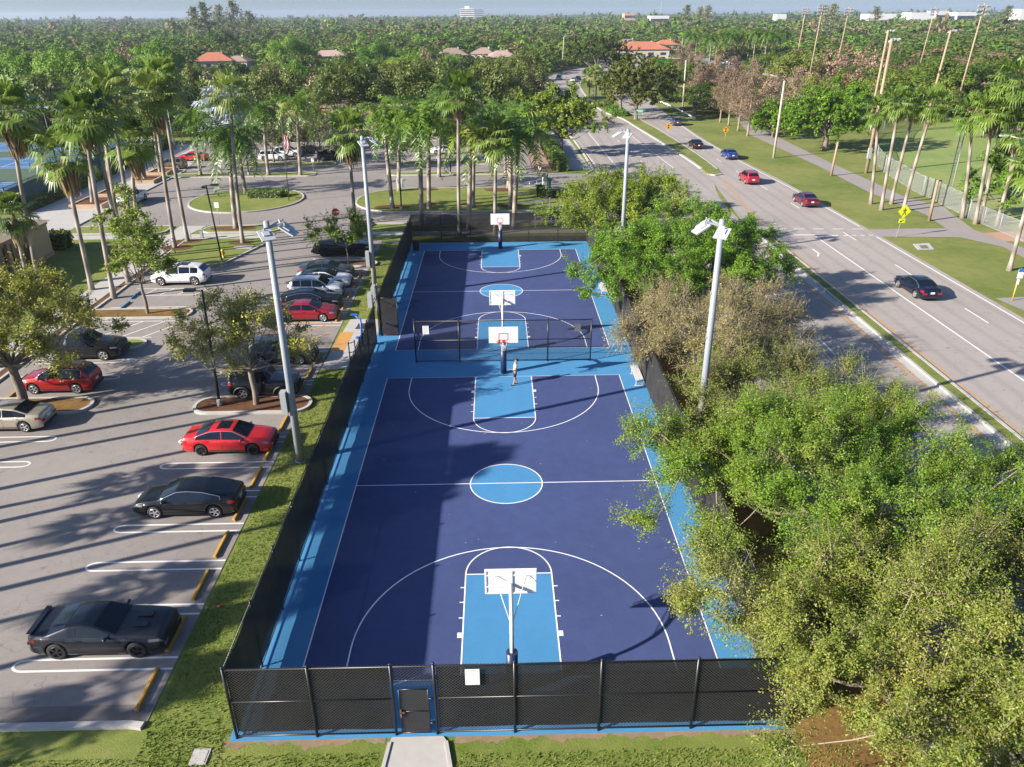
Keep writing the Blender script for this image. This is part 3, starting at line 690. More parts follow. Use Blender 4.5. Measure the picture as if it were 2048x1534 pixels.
# electrical cabinets
p = G(741, 632); r = thing("electrical_cabinet", "grey electrical cabinets on a steel frame on the grass strip by the court fence", "cabinet", (p.x, p.y, 0))
mb = MB()
for y in (0, 1.3, 2.5):
    mb.box((0.3, y, 0.95), (0.07, 0.07, 1.9))
for z in (0.5, 1.2): mb.box((0.3, 1.25, z), (0.05, 2.6, 0.05))
mb.build("frame", M_galv, r)
mb = MB(); mb.box((0.05, 0.3, 1.25), (0.35, 0.75, 1.1)); mb.build("box", M_boxgrey, r); mb = MB(); mb.box((0.08, 1.9, 1.35), (0.28, 0.9, 1.0)); mb.build("box", M_boxgrey, r)

# ------------------------------------------------------------------ benches, trash can
M_alu = speckled("brushed aluminium", (0.5, 0.5, 0.5), (0.6, 0.6, 0.6), 5, 50, 0.4, 1, 0.02)
for lb, y in (("low aluminium bench against the right fence beside the near court", 12.1), ("low aluminium bench against the right fence beside the far court", 29.8)):
    r = thing("bench", lb, "bench", (8.66, y, 0.05), 0, "benches along the right fence")
    for dx in (-0.13, 0.13): mb = MB(); mb.box((dx, 0, 0.44), (0.24, 2.5, 0.04)); mb.build("seat", M_alu, r)
    for dy in (-0.9, 0.9):
        mb = MB(); mb.box((0, dy, 0.4), (0.46, 0.05, 0.04)); mb.box((-0.2, dy, 0.2), (0.04, 0.05, 0.4)); mb.box((0.2, dy, 0.2), (0.04, 0.05, 0.4)); mb.box((0, dy, 0.015), (0.6, 0.06, 0.03)); mb.build("leg", M_alu, r)
r = thing("trash_can", "round dark green trash can in the far left corner of the courts", "trash can", (-8.5, 43.6, 0.05))
mb = MB(); mb.tube([(0, 0, 0), (0, 0, 0.05), (0, 0, 0.85), (0, 0, 0.9)], [0.28, 0.31, 0.34, 0.35], 18); mb.build("bin", mat("bin green", (0.012, 0.03, 0.025), 0.5), r)
mb = MB(); mb.tube([(0, 0, .9), (0, 0, .96), (0, 0, 1.0)], [.37, .36, .2], 18); mb.build("lid", M_black, r)

# exercise equipment
M_eqblue = mat("blue equipment paint", (0.02, 0.12, 0.42), 0.4)
r = thing("exercise_machine", "blue outdoor exercise station with tall post on the concrete pad", "exercise machine", (-10.1, 18.6, 0.045))
mb = MB(); mb.cyl((0, 0, 0), (0, 0, 2.1), 0.07, None, 12); mb.build("post", M_eqblue, r)
mb = MB(); mb.tube([(0, 0, 2.0), (-0.5, 0.5, 2.15), (-.6, .9, 2.1)], 0.05, 8); mb.box((-0.5, .5, 2.2), (.5, .3, .05)); mb.build("arm", M_eqblue, r)
mb = MB(); mb.box((-0.2, -0.3, .75), (0.34, 0.34, 0.06)); mb.box((-.2, -.3, .38), (.06, .06, .75)); mb.build("seat", M_eqblue, r)
r = thing("exercise_machine", "dark blue outdoor exercise bars standing near the end of the concrete pad", "exercise machine", (-10.5, 15.6, 0.045))
mb = MB()
for x in (0, .35): mb.cyl((x, 0.0+x, 0), (x, 0+x, 1.5), 0.04, None, 10)
mb.build("post", mat("dark blue paint", (.015, .035, .13), .4), r); mb = MB(); mb.tube([(0, 0, 1.4), (.35, .35, 1.4)], .03, 8); mb.tube([(0, 0, .7), (.35, .35, .7)], .03, 8); mb.build("bar", M_eqblue, r)

# ------------------------------------------------------------------ wheel stops
M_stopY = speckled("worn yellow paint", (0.34, 0.20, 0.045), (0.62, 0.34, 0.05), 5, 30, 0.8, 0.5, 0.3)
M_stopB = mat("blue wheel stop paint", (0.03, 0.17, 0.30), 0.6)
def wheel_stop_mesh(m):
    mb = MB(); L = 0.93; pr = [(-0.09, 0), (-0.075, 0.10), (-0.045, 0.135), (0.045, 0.135), (0.075, 0.10), (0.09, 0)]
    vs = [(x, -L, z) for x, z in pr]+[(x*.9, -L-.03, z*.8) for x, z in pr]+[(x, L, z) for x, z in pr]+[(x*.9, L+.03, z*.8) for x, z in pr]
    n = 6; fs = []
    for i in range(n-1): fs += [(i, i+1, 12+i+1, 12+i), (6+i, 6+i+1, i+1, i), (12+i, 12+i+1, 18+i+1, 18+i)]
    fs += [(11, 10, 9, 8, 7, 6), (18, 19, 20, 21, 22, 23)]
    mb.add(vs, fs); return mb.mesh("wheel_stop", m)
ws = wheel_stop_mesh(M_stopY); wb = wheel_stop_mesh(M_stopB)
stops = [(-13.02, "worn yellow wheel stop in the empty stall nearest the lot's bottom corner"), (-10.25, "yellow wheel stop in front of the charcoal coupe"), (-7.42, "yellow wheel stop in the first empty stall above the charcoal coupe"), (-4.67, "yellow wheel stop in the empty stall just below the black sedan"), (-1.9, "yellow wheel stop behind the black sedan parked tail in"), (0.95, "yellow wheel stop just below the bright red sedan"), (3.62, "yellow wheel stop at the nose of the bright red sedan"), (6.8, "yellow wheel stop in the empty stall below the mulch island"), (11.3, "yellow wheel stop at the nose of the black jeep"), (13.8, "yellow wheel stop in the empty stall above the black jeep"), (16.4, "yellow wheel stop at the nose of the dark grey crossover"), (24.5, "yellow wheel stop at the nose of the dark red sedan"), (27.25, "yellow wheel stop at the nose of the black sedan with chrome window trim"), (30.0, "yellow wheel stop at the nose of the silver crossover"), (32.7, "yellow wheel stop at the nose of the white sedan with a black roof"), (35.4, "yellow wheel stop at the nose of the dark grey sedan by the small tree"), (42.6, "yellow wheel stop at the nose of the black pickup"), ]
for y, lb in stops:
    o = bpy.data.objects.new("wheel_stop", ws); COL.objects.link(o); o.location = (-12.93, y, 0.02); tag(o, lb, "wheel stop", "yellow wheel stops along the grass strip")
for (u, v), lb, me in (((272, 592), "upper blue wheel stop of the accessible stalls at the left", wb), ((250, 613), "lower blue wheel stop of the accessible stalls at the left", wb), ((28, 790), "weathered yellow wheel stop in front of the red SUV", ws)):
    p = G(u, v); o = bpy.data.objects.new("wheel_stop", me); COL.objects.link(o); o.location = (p.x, p.y, 0.02); tag(o, lb, "wheel stop", "wheel stops in the left row")
# utility covers in the lawn
for (u, v), lb in (((400, 1514), "square concrete utility cover in the near lawn"), ((487, 497), "pale rectangular utility cover in the grass island by the hydrant")):
    p = G(u, v, .02); o = thing("utility_cover", lb, "utility cover", (p.x, p.y, 0.0 if v > 1000 else .14)); mb = MB(); mb.box((0, 0, 0.02), (0.55 if v > 1000 else 1.9, 0.6 if v > 1000 else 1.1, 0.05)); mb.build("frame", M_conc, o); mb = MB(); mb.box((0, 0, 0.05), (0.42 if v > 1000 else 1.6, 0.46 if v > 1000 else .9, 0.015)); mb.build("lid", M_boxgrey if v < 1000 else M_kerb, o)
p = G(31/3.06+430, 1100+350/3.06); o = thing("litter", "small crumpled red wrapper on the grass beside the court fence", "litter", (p.x, p.y, 0.03)); mb = MB(); mb.sphere((0, 0, 0.04), (0.09, 0.07, 0.05), 0, 7, 5, False); mb.build("wrapper", mat("red wrapper", (0.6, 0.05, 0.04), 0.5), o)

# ------------------------------------------------------------------ vehicles
def paint(name, col, metal=0.25, rough=0.32):
    m = mat(name, col, rough, metal, spec=0.35, coat=0.55 if max(col) < .06 else 1.0); return m
M_glass = mat("car glass", (0.006, 0.010, 0.016), 0.08, spec=0.45)
M_tyre = mat("tyre rubber", (0.02, 0.02, 0.02), 0.85)
M_alloy = mat("alloy wheel", (0.55, 0.55, 0.56), 0.3, 0.7)
M_blackwheel = mat("black wheel", (0.015, 0.015, 0.016), 0.3)
M_trimk = mat("black trim plastic", (0.02, 0.02, 0.02), 0.55)
M_chrome = mat("chrome trim", (0.75, 0.76, 0.78), 0.15, 0.9)
M_lamp = mat("headlamp lens", (0.22, 0.24, 0.26), 0.1, 0.3, coat=1)
M_tail = mat("tail lamp red", (0.30, 0.012, 0.012), 0.15, coat=1)
M_plate = mat("licence plate", (0.7, 0.7, 0.68), 0.5)
M_seam = mat("panel gap", (0.008, 0.008, 0.008), 0.8)

STY = {
 'sedan': dict(L=4.86, W=1.84, wb=2.80, r=0.335, top=[(-2.43, .66), (-2.41, .98), (-2.30, 1.07), (-1.72, 1.13), (-0.90, 1.40), (-0.2, 1.455), (0.35, 1.42), (1.18, 1.03), (1.9, .93), (2.25, .82), (2.40, .66), (2.43, .5)],
   sh=[(-2.43, .93), (-1.5, .95), (0.8, .90), (2.43, .76)], sw=(-1.62, 1.02), ws=(0.36, 1.16), rw=(-1.66, -0.92), bp=(-0.25,), doors=(1.02, -0.25, -1.2)),
 'fast': dict(L=4.90, W=1.86, wb=2.83, r=0.345, top=[(-2.45, .66), (-2.43, 1.0), (-2.34, 1.08), (-2.15, 1.11), (-0.95, 1.39), (-0.2, 1.445), (0.3, 1.41), (1.2, 1.02), (1.9, .93), (2.25, .82), (2.42, .66), (2.45, .5)],
   sh=[(-2.45, .95), (-1.5, .96), (0.8, .90), (2.45, .76)], sw=(-1.75, 1.03), ws=(0.34, 1.18), rw=(-1.98, -0.98), bp=(-0.25,), doors=(1.02, -0.25, -1.2)),
 'suv': dict(L=4.62, W=1.86, wb=2.68, r=0.355, top=[(-2.31, .72), (-2.29, 1.05), (-2.22, 1.18), (-1.85, 1.60), (-1.4, 1.66), (-0.3, 1.70), (0.35, 1.65), (1.12, 1.14), (1.85, 1.03), (2.15, .93), (2.28, .75), (2.31, .55)],
   sh=[(-2.31, 1.04), (-1.5, 1.06), (0.8, 1.0), (2.31, .84)], sw=(-1.78, 0.95), ws=(0.36, 1.10), rw=(-2.2, -1.88), bp=(-0.15, -1.1), doors=(0.95, -0.15, -1.12)),
 'bigsuv': dict(L=4.92, W=2.0, wb=2.97, r=0.385, top=[(-2.46, .74), (-2.44, 1.05), (-2.36, 1.2), (-1.92, 1.63), (-1.4, 1.71), (-0.3, 1.75), (0.4, 1.70), (1.22, 1.2), (2.0, 1.09), (2.32, .98), (2.44, .78), (2.46, .55)],
   sh=[(-2.46, 1.08), (-1.5, 1.08), (0.8, 1.03), (2.46, .88)], sw=(-1.85, 1.05), ws=(0.42, 1.2), rw=(-2.34, -1.96), bp=(-0.15, -1.15), doors=(1.0, -0.15, -1.2)),
 'coupe': dict(L=5.02, W=1.92, wb=2.95, r=0.365, top=[(-2.51, .66), (-2.49, 1.02), (-2.40, 1.09), (-1.80, 1.08), (-1.0, 1.36), (-0.45, 1.44), (0.0, 1.41), (0.80, 1.06), (1.6, 1.02), (2.3, .93), (2.46, .80), (2.51, .55)],
   sh=[(-2.51, .96), (-1.6, 1.0), (-.7, .96), (0.8, .94), (2.51, .84)], sw=(-0.98, 0.62), ws=(0.02, 0.80), rw=(-1.72, -1.04), bp=(-0.62,), doors=(0.78, -0.72)),
 'pickup': dict(L=5.75, W=2.02, wb=3.6, r=0.40, top=[(-2.87, .8), (-2.86, 1.16), (-2.6, 1.19), (-0.95, 1.19), (-0.80, 1.30), (-0.62, 1.78), (0.1, 1.86), (0.62, 1.80), (1.22, 1.29), (2.2, 1.20), (2.72, 1.12), (2.85, .98), (2.87, .62)],
   sh=[(-2.87, 1.13), (-0.9, 1.14), (0.8, 1.12), (2.87, 1.0)], sw=(-0.62, 1.05), ws=(0.64, 1.22), rw=(-0.78, -0.66), bp=(0.12,), doors=(1.08, 0.12, -0.72), bed=(-2.7, -0.98)),
 'jeep': dict(L=4.15, W=1.80, wb=2.45, r=0.39, top=[(-2.07, .8), (-2.06, 1.15), (-2.0, 1.70), (-1.9, 1.79), (-0.6, 1.82), (0.25, 1.80), (0.55, 1.22), (0.65, 1.17), (1.75, 1.12), (2.02, 1.05), (2.07, .7)],
   sh=[(-2.07, 1.14), (0.5, 1.12), (2.07, 1.0)], sw=(-1.95, 0.46), ws=(0.27, 0.54), rw=(-2.03, -1.98), bp=(-0.55,), doors=(0.55, -0.5), square=True),
}
class CarShape:
    def __init__(s, P):
        s.P = P; L = P['L']; s.hw = P['W']/2; s.R = P['r']+0.055; s.xw = (P['wb']/2+0.0, -P['wb']/2)
        xs = set(np.linspace(-L/2, L/2, 61).round(4).tolist())
        for xw in s.xw:
            for a in np.linspace(-1, 1, 13): xs.add(round(xw+s.R*math.sin(a*math.pi/2), 4))
            xs.add(round(xw+s.R+0.004, 4)); xs.add(round(xw-s.R-0.004, 4))
        s.xs = sorted(x for x in xs if -L/2 <= x <= L/2)
        s.tx, s.tz = zip(*P['top']); s.sx, s.sz = zip(*P['sh'])
    def zt(s, x):
        e = 0.05; return float(np.mean(np.interp([x-e, x-e/2, x, x+e/2, x+e], s.tx, s.tz)))
    def zs(s, x): return min(float(np.interp(x, s.sx, s.sz)), s.zt(x)-0.03)
    def w(s, x):
        L2 = s.P['L']/2; sq = s.P.get('square'); f = abs(x)/L2
        k = 1-(0.05 if sq else (0.16 if x > 0 else 0.13))*max(0, (f-0.62)/0.38)**2.4
        if f > 0.955: k -= (0.02 if sq else 0.09)*((f-0.955)/0.045)**1.5
        return s.hw*k
    def zb(s, x):
        L2 = s.P['L']/2; z = 0.20+(0.06 if s.P['r'] > .37 else 0)+0.09*max(0, (abs(x)/L2-0.8)/0.2)
        for xw in s.xw:
            d = abs(x-xw)
            if d < s.R: z = max(z, s.P['r']+math.sqrt(s.R**2-d*d))
        return z
    def sec(s, x):
        w, zb, zs, zt = s.w(x), s.zb(x), s.zs(x), s.zt(x); h = zt-zs; zb = min(zb, zs-0.08)
        k = min(1, h/0.5); wt = w*(0.93-(0.10 if s.P.get('square') else 0.20)*k); rd = min(0.05, h*0.4)
        return [(w*0.93, zb), (w*0.985, zb+0.06), (w*1.0, zb+0.45*(zs-zb)), (w*0.992, zb+0.78*(zs-zb)), (w*0.955, zs), (w*0.93-0.004*k, zs+0.012),
                (w*0.93*(1-.5)+wt*.5, zs+(h-rd)*.5), (wt, zt-rd), (wt*0.93, zt-rd*.35), (wt*0.5, zt-0.004), (0, zt)]
    def pt(s, x, q, side=1, off=0.0):
        S_ = s.sec(x); i = min(int(q), len(S_)-2); f = q-i; a, b = S_[i], S_[i+1]
        y = a[0]+(b[0]-a[0])*f; z = a[1]+(b[1]-a[1])*f
        dy, dz = b[0]-a[0], b[1]-a[1]; n = math.hypot(dy, dz) or 1
        return (x, side*(y+off*dz/n), z-off*dy/n)
    def patch(s, mb, x0, x1, q0, q1, side, off=0.008, nx=10, nq=3, m=0, xmin=None):
        o = len(mb.v)
        for i in range(nx+1):
            for j in range(nq+1): mb.v.append(s.pt(x0+(x1-x0)*i/nx, q0+(q1-q0)*j/nq, side, off))
        for i in range(nx):
            for j in range(nq):
                a = o+i*(nq+1)+j; f = (a, a+nq+1, a+nq+2, a+1); mb.f.append(f if side < 0 else f[::-1]); mb.m.append(m); mb.sm.append(True)
CARMESH = {}
def car_meshes(st):
    if st in CARMESH: return CARMESH[st]
    P = STY[st]; c = CarShape(P); L2 = P['L']/2; D = {}
    # body
    mb = MB(); n = 11; rows = []
    for x in c.xs:
        sc = c.sec(x); row = [(x, y, z) for y, z in sc]+[(x, -y, z) for y, z in reversed(sc[:-1])]; rows.append(row)
    K = len(rows[0])
    for r in rows: mb.v += r
    for i in range(len(rows)-1):
        for k in range(K-1):
            mb.f.append((i*K+k, i*K+k+1, (i+1)*K+k+1, (i+1)*K+k)); mb.m.append(0); mb.sm.append(True)
        mb.f.append((i*K+K-1, i*K, (i+1)*K, (i+1)*K+K-1)); mb.m.append(1); mb.sm.append(False)
    e = (len(rows)-1)*K
    mb.f.append(tuple(range(K-1, -1, -1))); mb.m.append(0); mb.sm.append(False); mb.f.append(tuple(e+k for k in range(K))); mb.m.append(0); mb.sm.append(False)
    if st == 'coupe':
        mb.box((-2.38, 0, 1.125), (0.2, 1.5, 0.035)); mb.box((1.5, 0.27, 1.045), (0.55, 0.24, 0.05)); mb.box((1.5, -0.27, 1.045), (0.55, 0.24, 0.05))
    D['body'] = mb
    # lower cladding and wheel wells
    mb = MB()
    for sd in (1, -1):
        c.patch(mb, -P['wb']/2+c.R+.02, P['wb']/2-c.R-.02, 0.0, 1.35, sd, 0.006, 12, 2)
    for xw in c.xw: mb.box((xw, 0, P['r']+0.05), (2*c.R*0.96, P['W']*0.80, 2*c.R*0.62))
    mb.box((L2-0.02, 0, 0.37), (0.07, P['W']*0.78, 0.18)); mb.box((-L2+0.02, 0, 0.37), (0.07, P['W']*0.78, 0.16))
    D['cladding'] = mb
    if st in ('suv', 'bigsuv', 'pickup', 'jeep', 'fast'):
        pass
    # glass
    mb = MB(); x0, x1 = P['ws']
    for sd in (1, -1): c.patch(mb, x0+.02, x1-.02, 8.0, 10, sd, 0.009, 10, 4)
    D['windshield'] = mb
    mb = MB(); x0, x1 = P['rw']
    for sd in (1, -1): c.patch(mb, x0+.01, x1-.01, 8.0, 10, sd, 0.010, 8, 4)
    D['rear_window'] = mb
    for nm, sd in (('side_window', 1), ('side_window_r', -1)):
        mb = MB(); x0, x1 = P['sw']; cuts = [x0]+sorted(P['bp'])+[x1]
        for a, b in zip(cuts[:-1], cuts[1:]): c.patch(mb, a+.03, b-.03, 5.12, 6.86, sd, 0.008, 10, 3)
        D[nm] = mb
    mb = MB()
    for sd in (1, -1):
        x0, x1 = P['sw']; pts = [c.pt(x0+(x1-x0)*i/24, 6.93, sd, 0.012) for i in range(25)]
        mb.tube([c.pt(x0, 5.1, sd, .012)]+pts+[c.pt(x1, 5.1, sd, .012)], 0.016, 5)
    D['window_trim'] = mb
    mb = MB()
    for sd in (1, -1): c.patch(mb, L2-0.52, L2-0.06, 3.15, 3.95, sd, 0.008, 8, 2)
    mb.box((L2+0.0, 0.62*c.hw*1.05, c.zs(L2)-.05), (0.02, .30, .11)); mb.box((L2+0.0, -0.62*c.hw*1.05, c.zs(L2)-.05), (0.02, .30, .11))
    D['headlight'] = mb
    mb = MB(); tall = st in ('suv', 'bigsuv', 'pickup', 'jeep')
    for sd in (1, -1):
        c.patch(mb, -L2+0.03, -L2+(0.22 if tall else 0.34), 3.0, 3.95 if not tall else 4.4, sd, 0.008, 5, 2)
        mb.box((-L2-0.002, sd*0.66*c.hw, c.zs(-L2)-.09), (0.02, .34 if not tall else .2, .13 if not tall else .26))
    D['taillight'] = mb
    mb = MB(); mb.box((L2+0.004, 0, 0.56 if not tall else 0.72), (0.02, P['W']*0.5, 0.16 if not tall else .28)); D['grille'] = mb
    mb = MB(); mb.box((-L2-0.012, 0, 0.74 if st != 'pickup' else .62), (0.02, 0.34, 0.16)); D['licence_plate'] = mb
    mb = MB()
    for sd in (1, -1):
        for xd in P['doors']:
            c.patch(mb, xd-.007, xd+.007, 0.6, 4.6, sd, 0.004, 1, 6)
        xa = P['doors'][-1]; c.patch(mb, xa, P['doors'][0], 0.95, 1.02, sd, .004, 8, 1)
    for sd in (1, -1): c.patch(mb, P['ws'][1]+.06, L2-.25, 7.55, 7.62, sd, .004, 6, 1)
    D['door_seam'] = mb
    for sd in (1, -1):
        for k, xd in enumerate(P['doors'][1:]):
            mb = MB(); q = c.pt(xd+0.17, 3.55, sd, 0.018); mb.box(q, (0.2, 0.035, 0.035)); D['door_handle%d_%d' % (k, sd)] = mb
    for nm, sd in (('mirror', 1), ('mirror_r', -1)):
        mb = MB(); xm = P['ws'][1]-0.30; q = c.pt(xm, 4.0, sd, 0); mb.sphere((q[0], q[1]+sd*0.13, q[2]+0.09), (0.075, 0.12, 0.075), 0, 10, 6); mb.box((q[0], q[1]+sd*.03, q[2]+.05), (.06, .12, .04)); D[nm] = mb
    if st in ('suv', 'bigsuv'):
        for sd in (1, -1): mb = MB(); mb.tube([c.pt(-1.55, 7.6, sd, 0.0), c.pt(-1.45, 7.6, sd, .05), c.pt(0.1, 7.6, sd, .05), c.pt(.25, 7.6, sd, 0.0)], .02, 6); D['roof_rail_%d' % sd] = mb
    if 'bed' in P:
        mb = MB(); b0, b1 = P['bed']; mb.box(((b0+b1)/2, 0, 1.197), (b1-b0, P['W']*0.78, 0.03)); D['bed_cover_or_shade'] = mb
        mb = MB(); mb.box((-L2-.08, 0, .55), (.18, P['W']*.92, .2)); D['bumper_rear'] = mb; mb = MB(); mb.box((L2+.03, 0, .55), (.12, P['W']*.9, .2)); D['bumper_front'] = mb
    if st == 'jeep':
        mb = MB(); mb.tube([(-L2-.0, .1, .98), (-L2-.22, .1, .98)], .36, 18); D['spare_wheel'] = mb
        for xw in c.xw:
            for sd in (1, -1):
                mb = MB(); D['fender_flare_%d_%d' % (xw > 0, sd)] = mb
                pts = [(xw+(c.R+.05)*math.cos(rad(a)), sd*(c.hw+.04), P['r']+(c.R+.05)*math.sin(rad(a))*.95) for a in range(0, 181, 20)]
                mb.tube(pts, .07, 6)
        mb = MB(); mb.box((L2+.08, 0, .55), (.14, 1.6, .16)); D['bumper_front'] = mb; mb = MB(); mb.box((-L2-.06, 0, .55), (.12, 1.5, .14)); D['bumper_rear'] = mb
        mb = MB(); mb.box((-.9, 0, 1.815), (2.2, 1.42, .03)); D['soft_top'] = mb
    CARMESH[st] = (c, D); return CARMESH[st]
MESHC = {}
def shared(st, key, D, mats):
    k = (st, key)
    if k not in MESHC: MESHC[k] = D[key].mesh(key.replace('_r', '') if key.endswith('_r') else key, mats)
    return MESHC[k]
def wheel_meshes(r, black):
    k = ('wheel', round(r, 3), black)
    if k in MESHC: return MESHC[k]
    mb = MB(); w = 0.115; prof = [(r*.66, -w*.9), (r*.9, -w), (r*.985, -w*.75), (r, -w*.3), (r, w*.3), (r*.985, w*.75), (r*.9, w), (r*.66, w*.9)]; N = 28
    for i in range(N):
        a = 2*math.pi*i/N
        mb.v += [(p*math.cos(a), y, p*math.sin(a)) for p, y in prof]
    for i in range(N):
        j = (i+1) % N
        for q in range(len(prof)-1): mb.f.append((i*8+q, i*8+q+1, j*8+q+1, j*8+q)); mb.m.append(0); mb.sm.append(True)
    ty = mb.mesh("wheel", M_tyre)
    mb = MB(); R = r*.67
    for sd in (1, -1):
        mb.add([(0, sd*w*.35, 0)]+[(R*math.cos(2*math.pi*i/24), sd*w*.35, R*math.sin(2*math.pi*i/24)) for i in range(24)], [((0, i+1, (i+1) % 24+1) if sd < 0 else (0, (i+1) % 24+1, i+1)) for i in range(24)], 1)
        mb.tube([(R*.97*math.cos(2*math.pi*i/28), sd*w*.82, R*.97*math.sin(2*math.pi*i/28)) for i in range(29)], .018, 5, 0, False)
        for s5 in range(5):
            for dd in (-.10, .10):
                a = 2*math.pi*s5/5+dd; mb.bar((0, sd*w*.72, 0), (R*.96*math.cos(a), sd*w*.78, R*.96*math.sin(a)), .045, .03, 0, (0, 1, 0))
        mb.cyl((0, sd*w*.6, 0), (0, sd*w*.86, 0), .055, None, 10)
    rm = mb.mesh("rim", [M_blackwheel if black else M_alloy, M_trimk])
    MESHC[k] = (ty, rm); return MESHC[k]
def car(name, label, st, pm, x, y, heading, cat="car", group="cars parked in the lot", z=0.02, blackwheel=False, chrome=False, roof=None, far=False, bedmat=None, extra=None):
    c, D = car_meshes(st); P = STY[st]
    r = thing(name, label, cat, (x, y, z), rad(heading), group)
    def part(nm, key, mats, par=r, override=None):
        o = bpy.data.objects.new(nm, shared(st, key, D, mats)); COL.objects.link(o); o.parent = par
        if override is not None:
            o.material_slots[0].link = 'OBJECT'; o.material_slots[0].material = override
        return o
    body = part('body', 'body', [M_white, M_trimk], r, pm)
    part('windshield', 'windshield', M_glass); part('rear_window', 'rear_window', M_glass)
    part('side_window', 'side_window', M_glass); part('side_window', 'side_window_r', M_glass)
    part('headlight', 'headlight', M_lamp); part('taillight', 'taillight', M_tail)
    part('cladding', 'cladding', M_trimk); part('licence_plate', 'licence_plate', M_plate)
    if st in ('suv', 'bigsuv'):
        for k in D:
            if k.startswith('roof_rail'): part('roof_rail', k, M_alloy if chrome else M_trimk)
    if 'bed' in P: part('bed_cover_or_shade', 'bed_cover_or_shade', bedmat or M_trimk); [part('bumper', k, M_chrome if chrome else M_trimk) for k in ('bumper_front', 'bumper_rear')]
    if st == 'jeep': part('spare_wheel', 'spare_wheel', M_tyre); [part('fender_flare' if k[0] == 'f' else 'bumper', k, M_trimk) for k in D if k.startswith('fender') or k.startswith('bumper')]; part('soft_top', 'soft_top', M_trimk)
    if not far:
        part('grille', 'grille', M_chrome if (chrome and st == 'pickup') else M_trimk); part('door_seam', 'door_seam', M_seam); [part('door_handle', k, M_white, r, pm) for k in D if k.startswith('door_handle')]
        for k in ('mirror', 'mirror_r'): part('mirror', k, M_white, r, pm)
        if chrome and st not in ('pickup',): part('window_trim', 'window_trim', M_chrome)
    ty, rm = wheel_meshes(P['r'], blackwheel)
    for xw in c.xw:
        for sd in (1, -1):
            w = inst('wheel', ty, r, (xw, sd*(c.hw-0.125), P['r'])); inst('rim', rm, w)
    if roof is not None:
        mb = MB(); x0 = P['rw'][1]; x1 = P['ws'][0]
        for sd in (1, -1): c.patch(mb, x0, x1, 7.6, 10, sd, .007, 12, 4)
        mb.build('roof_panel', roof, r)
    if extra: extra(r, c)
    return r
def sunroof(x0, x1, m=None):
    def f(r, c):
        mb = MB()
        for sd in (1, -1): c.patch(mb, x0, x1, 8.6, 10, sd, .009, 6, 2)
        mb.build('sunroof', M_glass, r)
    return f
C_char = paint("charcoal car paint", (0.020, 0.022, 0.028), 0.35, 0.3); C_black = paint("black car paint", (0.008, 0.008, 0.010), 0.2, 0.25)
C_red = paint("bright red car paint", (0.52, 0.018, 0.022), 0.1); C_dkred = paint("dark red car paint", (0.30, 0.012, 0.025), 0.3)
C_redsuv = paint("red metallic paint", (0.36, 0.012, 0.014), 0.3); C_beige = paint("champagne metallic paint", (0.42, 0.37, 0.29), 0.5)
C_white = paint("white car paint", (0.72, 0.72, 0.72), 0.0); C_silver = paint("silver white paint", (0.62, 0.64, 0.66), 0.3)
C_grey = paint("dark grey car paint", (0.055, 0.062, 0.07), 0.5); C_blue = paint("blue car paint", (0.012, 0.05, 0.24), 0.4)
C_maroon = paint("maroon car paint", (0.14, 0.010, 0.028), 0.4); C_tan = paint("tan metallic paint", (0.22, 0.16, 0.09), 0.5)
C_navy = paint("midnight blue paint", (0.010, 0.013, 0.03), 0.3, 0.25); C_redroad = paint("red crossover paint", (0.38, 0.018, 0.035), 0.3)

car("parked_coupe", "charcoal muscle coupe with black wheels, nose to the wheel stop nearest the camera", 'coupe', C_char, -15.35, -10.55, 0, blackwheel=True)
car("parked_sedan", "black fastback sedan with chrome window trim backed in on the near right row", 'fast', C_black, -15.3, -1.65, 180, chrome=True)
car("parked_sedan", "bright red sedan with sunroof and black wheels below the mulch island", 'sedan', C_red, -15.1, 4.2, 0, blackwheel=True, chrome=True, extra=sunroof(-.55, 0.15))
car("parked_jeep", "black soft-top jeep parked beside the mulch island tree", 'jeep', C_black, -15.0, 11.0, 0, cat="jeep")
car("parked_crossover", "dark grey crossover half hidden by the tree on the mulch island", 'suv', C_grey, -15.2, 16.25, 0, cat="suv")
car("parked_sedan", "dark red sedan behind the tall floodlight pole, next to the exercise pad", 'sedan', C_dkred, -15.3, 24.45, 0)
car("parked_sedan", "black sedan with chrome window outline between the dark red sedan and the silver crossover", 'fast', C_black, -15.6, 27.2, 0, chrome=True)
car("parked_crossover", "silver crossover parked between a black sedan and a white sedan", 'suv', C_silver, -15.7, 29.95, 0, cat="suv", chrome=True)
car("parked_sedan", "white sedan with a black glass roof in the right row", 'fast', C_white, -15.6, 32.7, 0, roof=M_glass)
car("parked_sedan", "dark grey sedan at the end of the right row by the small tree", 'sedan', C_grey, -15.9, 35.4, 0)
car("parked_pickup", "black pickup parked under the small round tree at the top of the right row", 'pickup', C_black, -15.6, 42.6, 0, cat="pickup truck", blackwheel=True)
car("parked_sedan", "champagne beige sedan at the left edge below the leaf litter island", 'sedan', C_beige, -29.0, 7.2, 180)
car("parked_suv", "red suv with roof rails in the left row behind the olive tree's trunk", 'suv', C_redsuv, -28.4, 12.25, 180, cat="suv", chrome=True)
car("parked_pickup", "black pickup facing right under the olive tree in the left row", 'pickup', C_black, -29.5, 17.55, 0, cat="pickup truck", chrome=True)
car("parked_suv", "white suv facing left below the grass island with the hydrant", 'bigsuv', C_white, -28.6, 34.1, 180, cat="suv", extra=sunroof(-.9, 0.2))
car("parked_pickup", "white pickup waiting at the plaza kerb beside the palm planters", 'pickup', C_white, -46.9, 67.4, -90, cat="pickup truck", chrome=True, bedmat=M_seam)  # open bed drawn as a flat dark panel, shade put into its colour
G2 = "cars parked in the far lot"
car("parked_sedan", "red sedan parked near the tennis fence beyond the plaza", 'sedan', C_red, -50.4, 99.8, 180, group=G2)
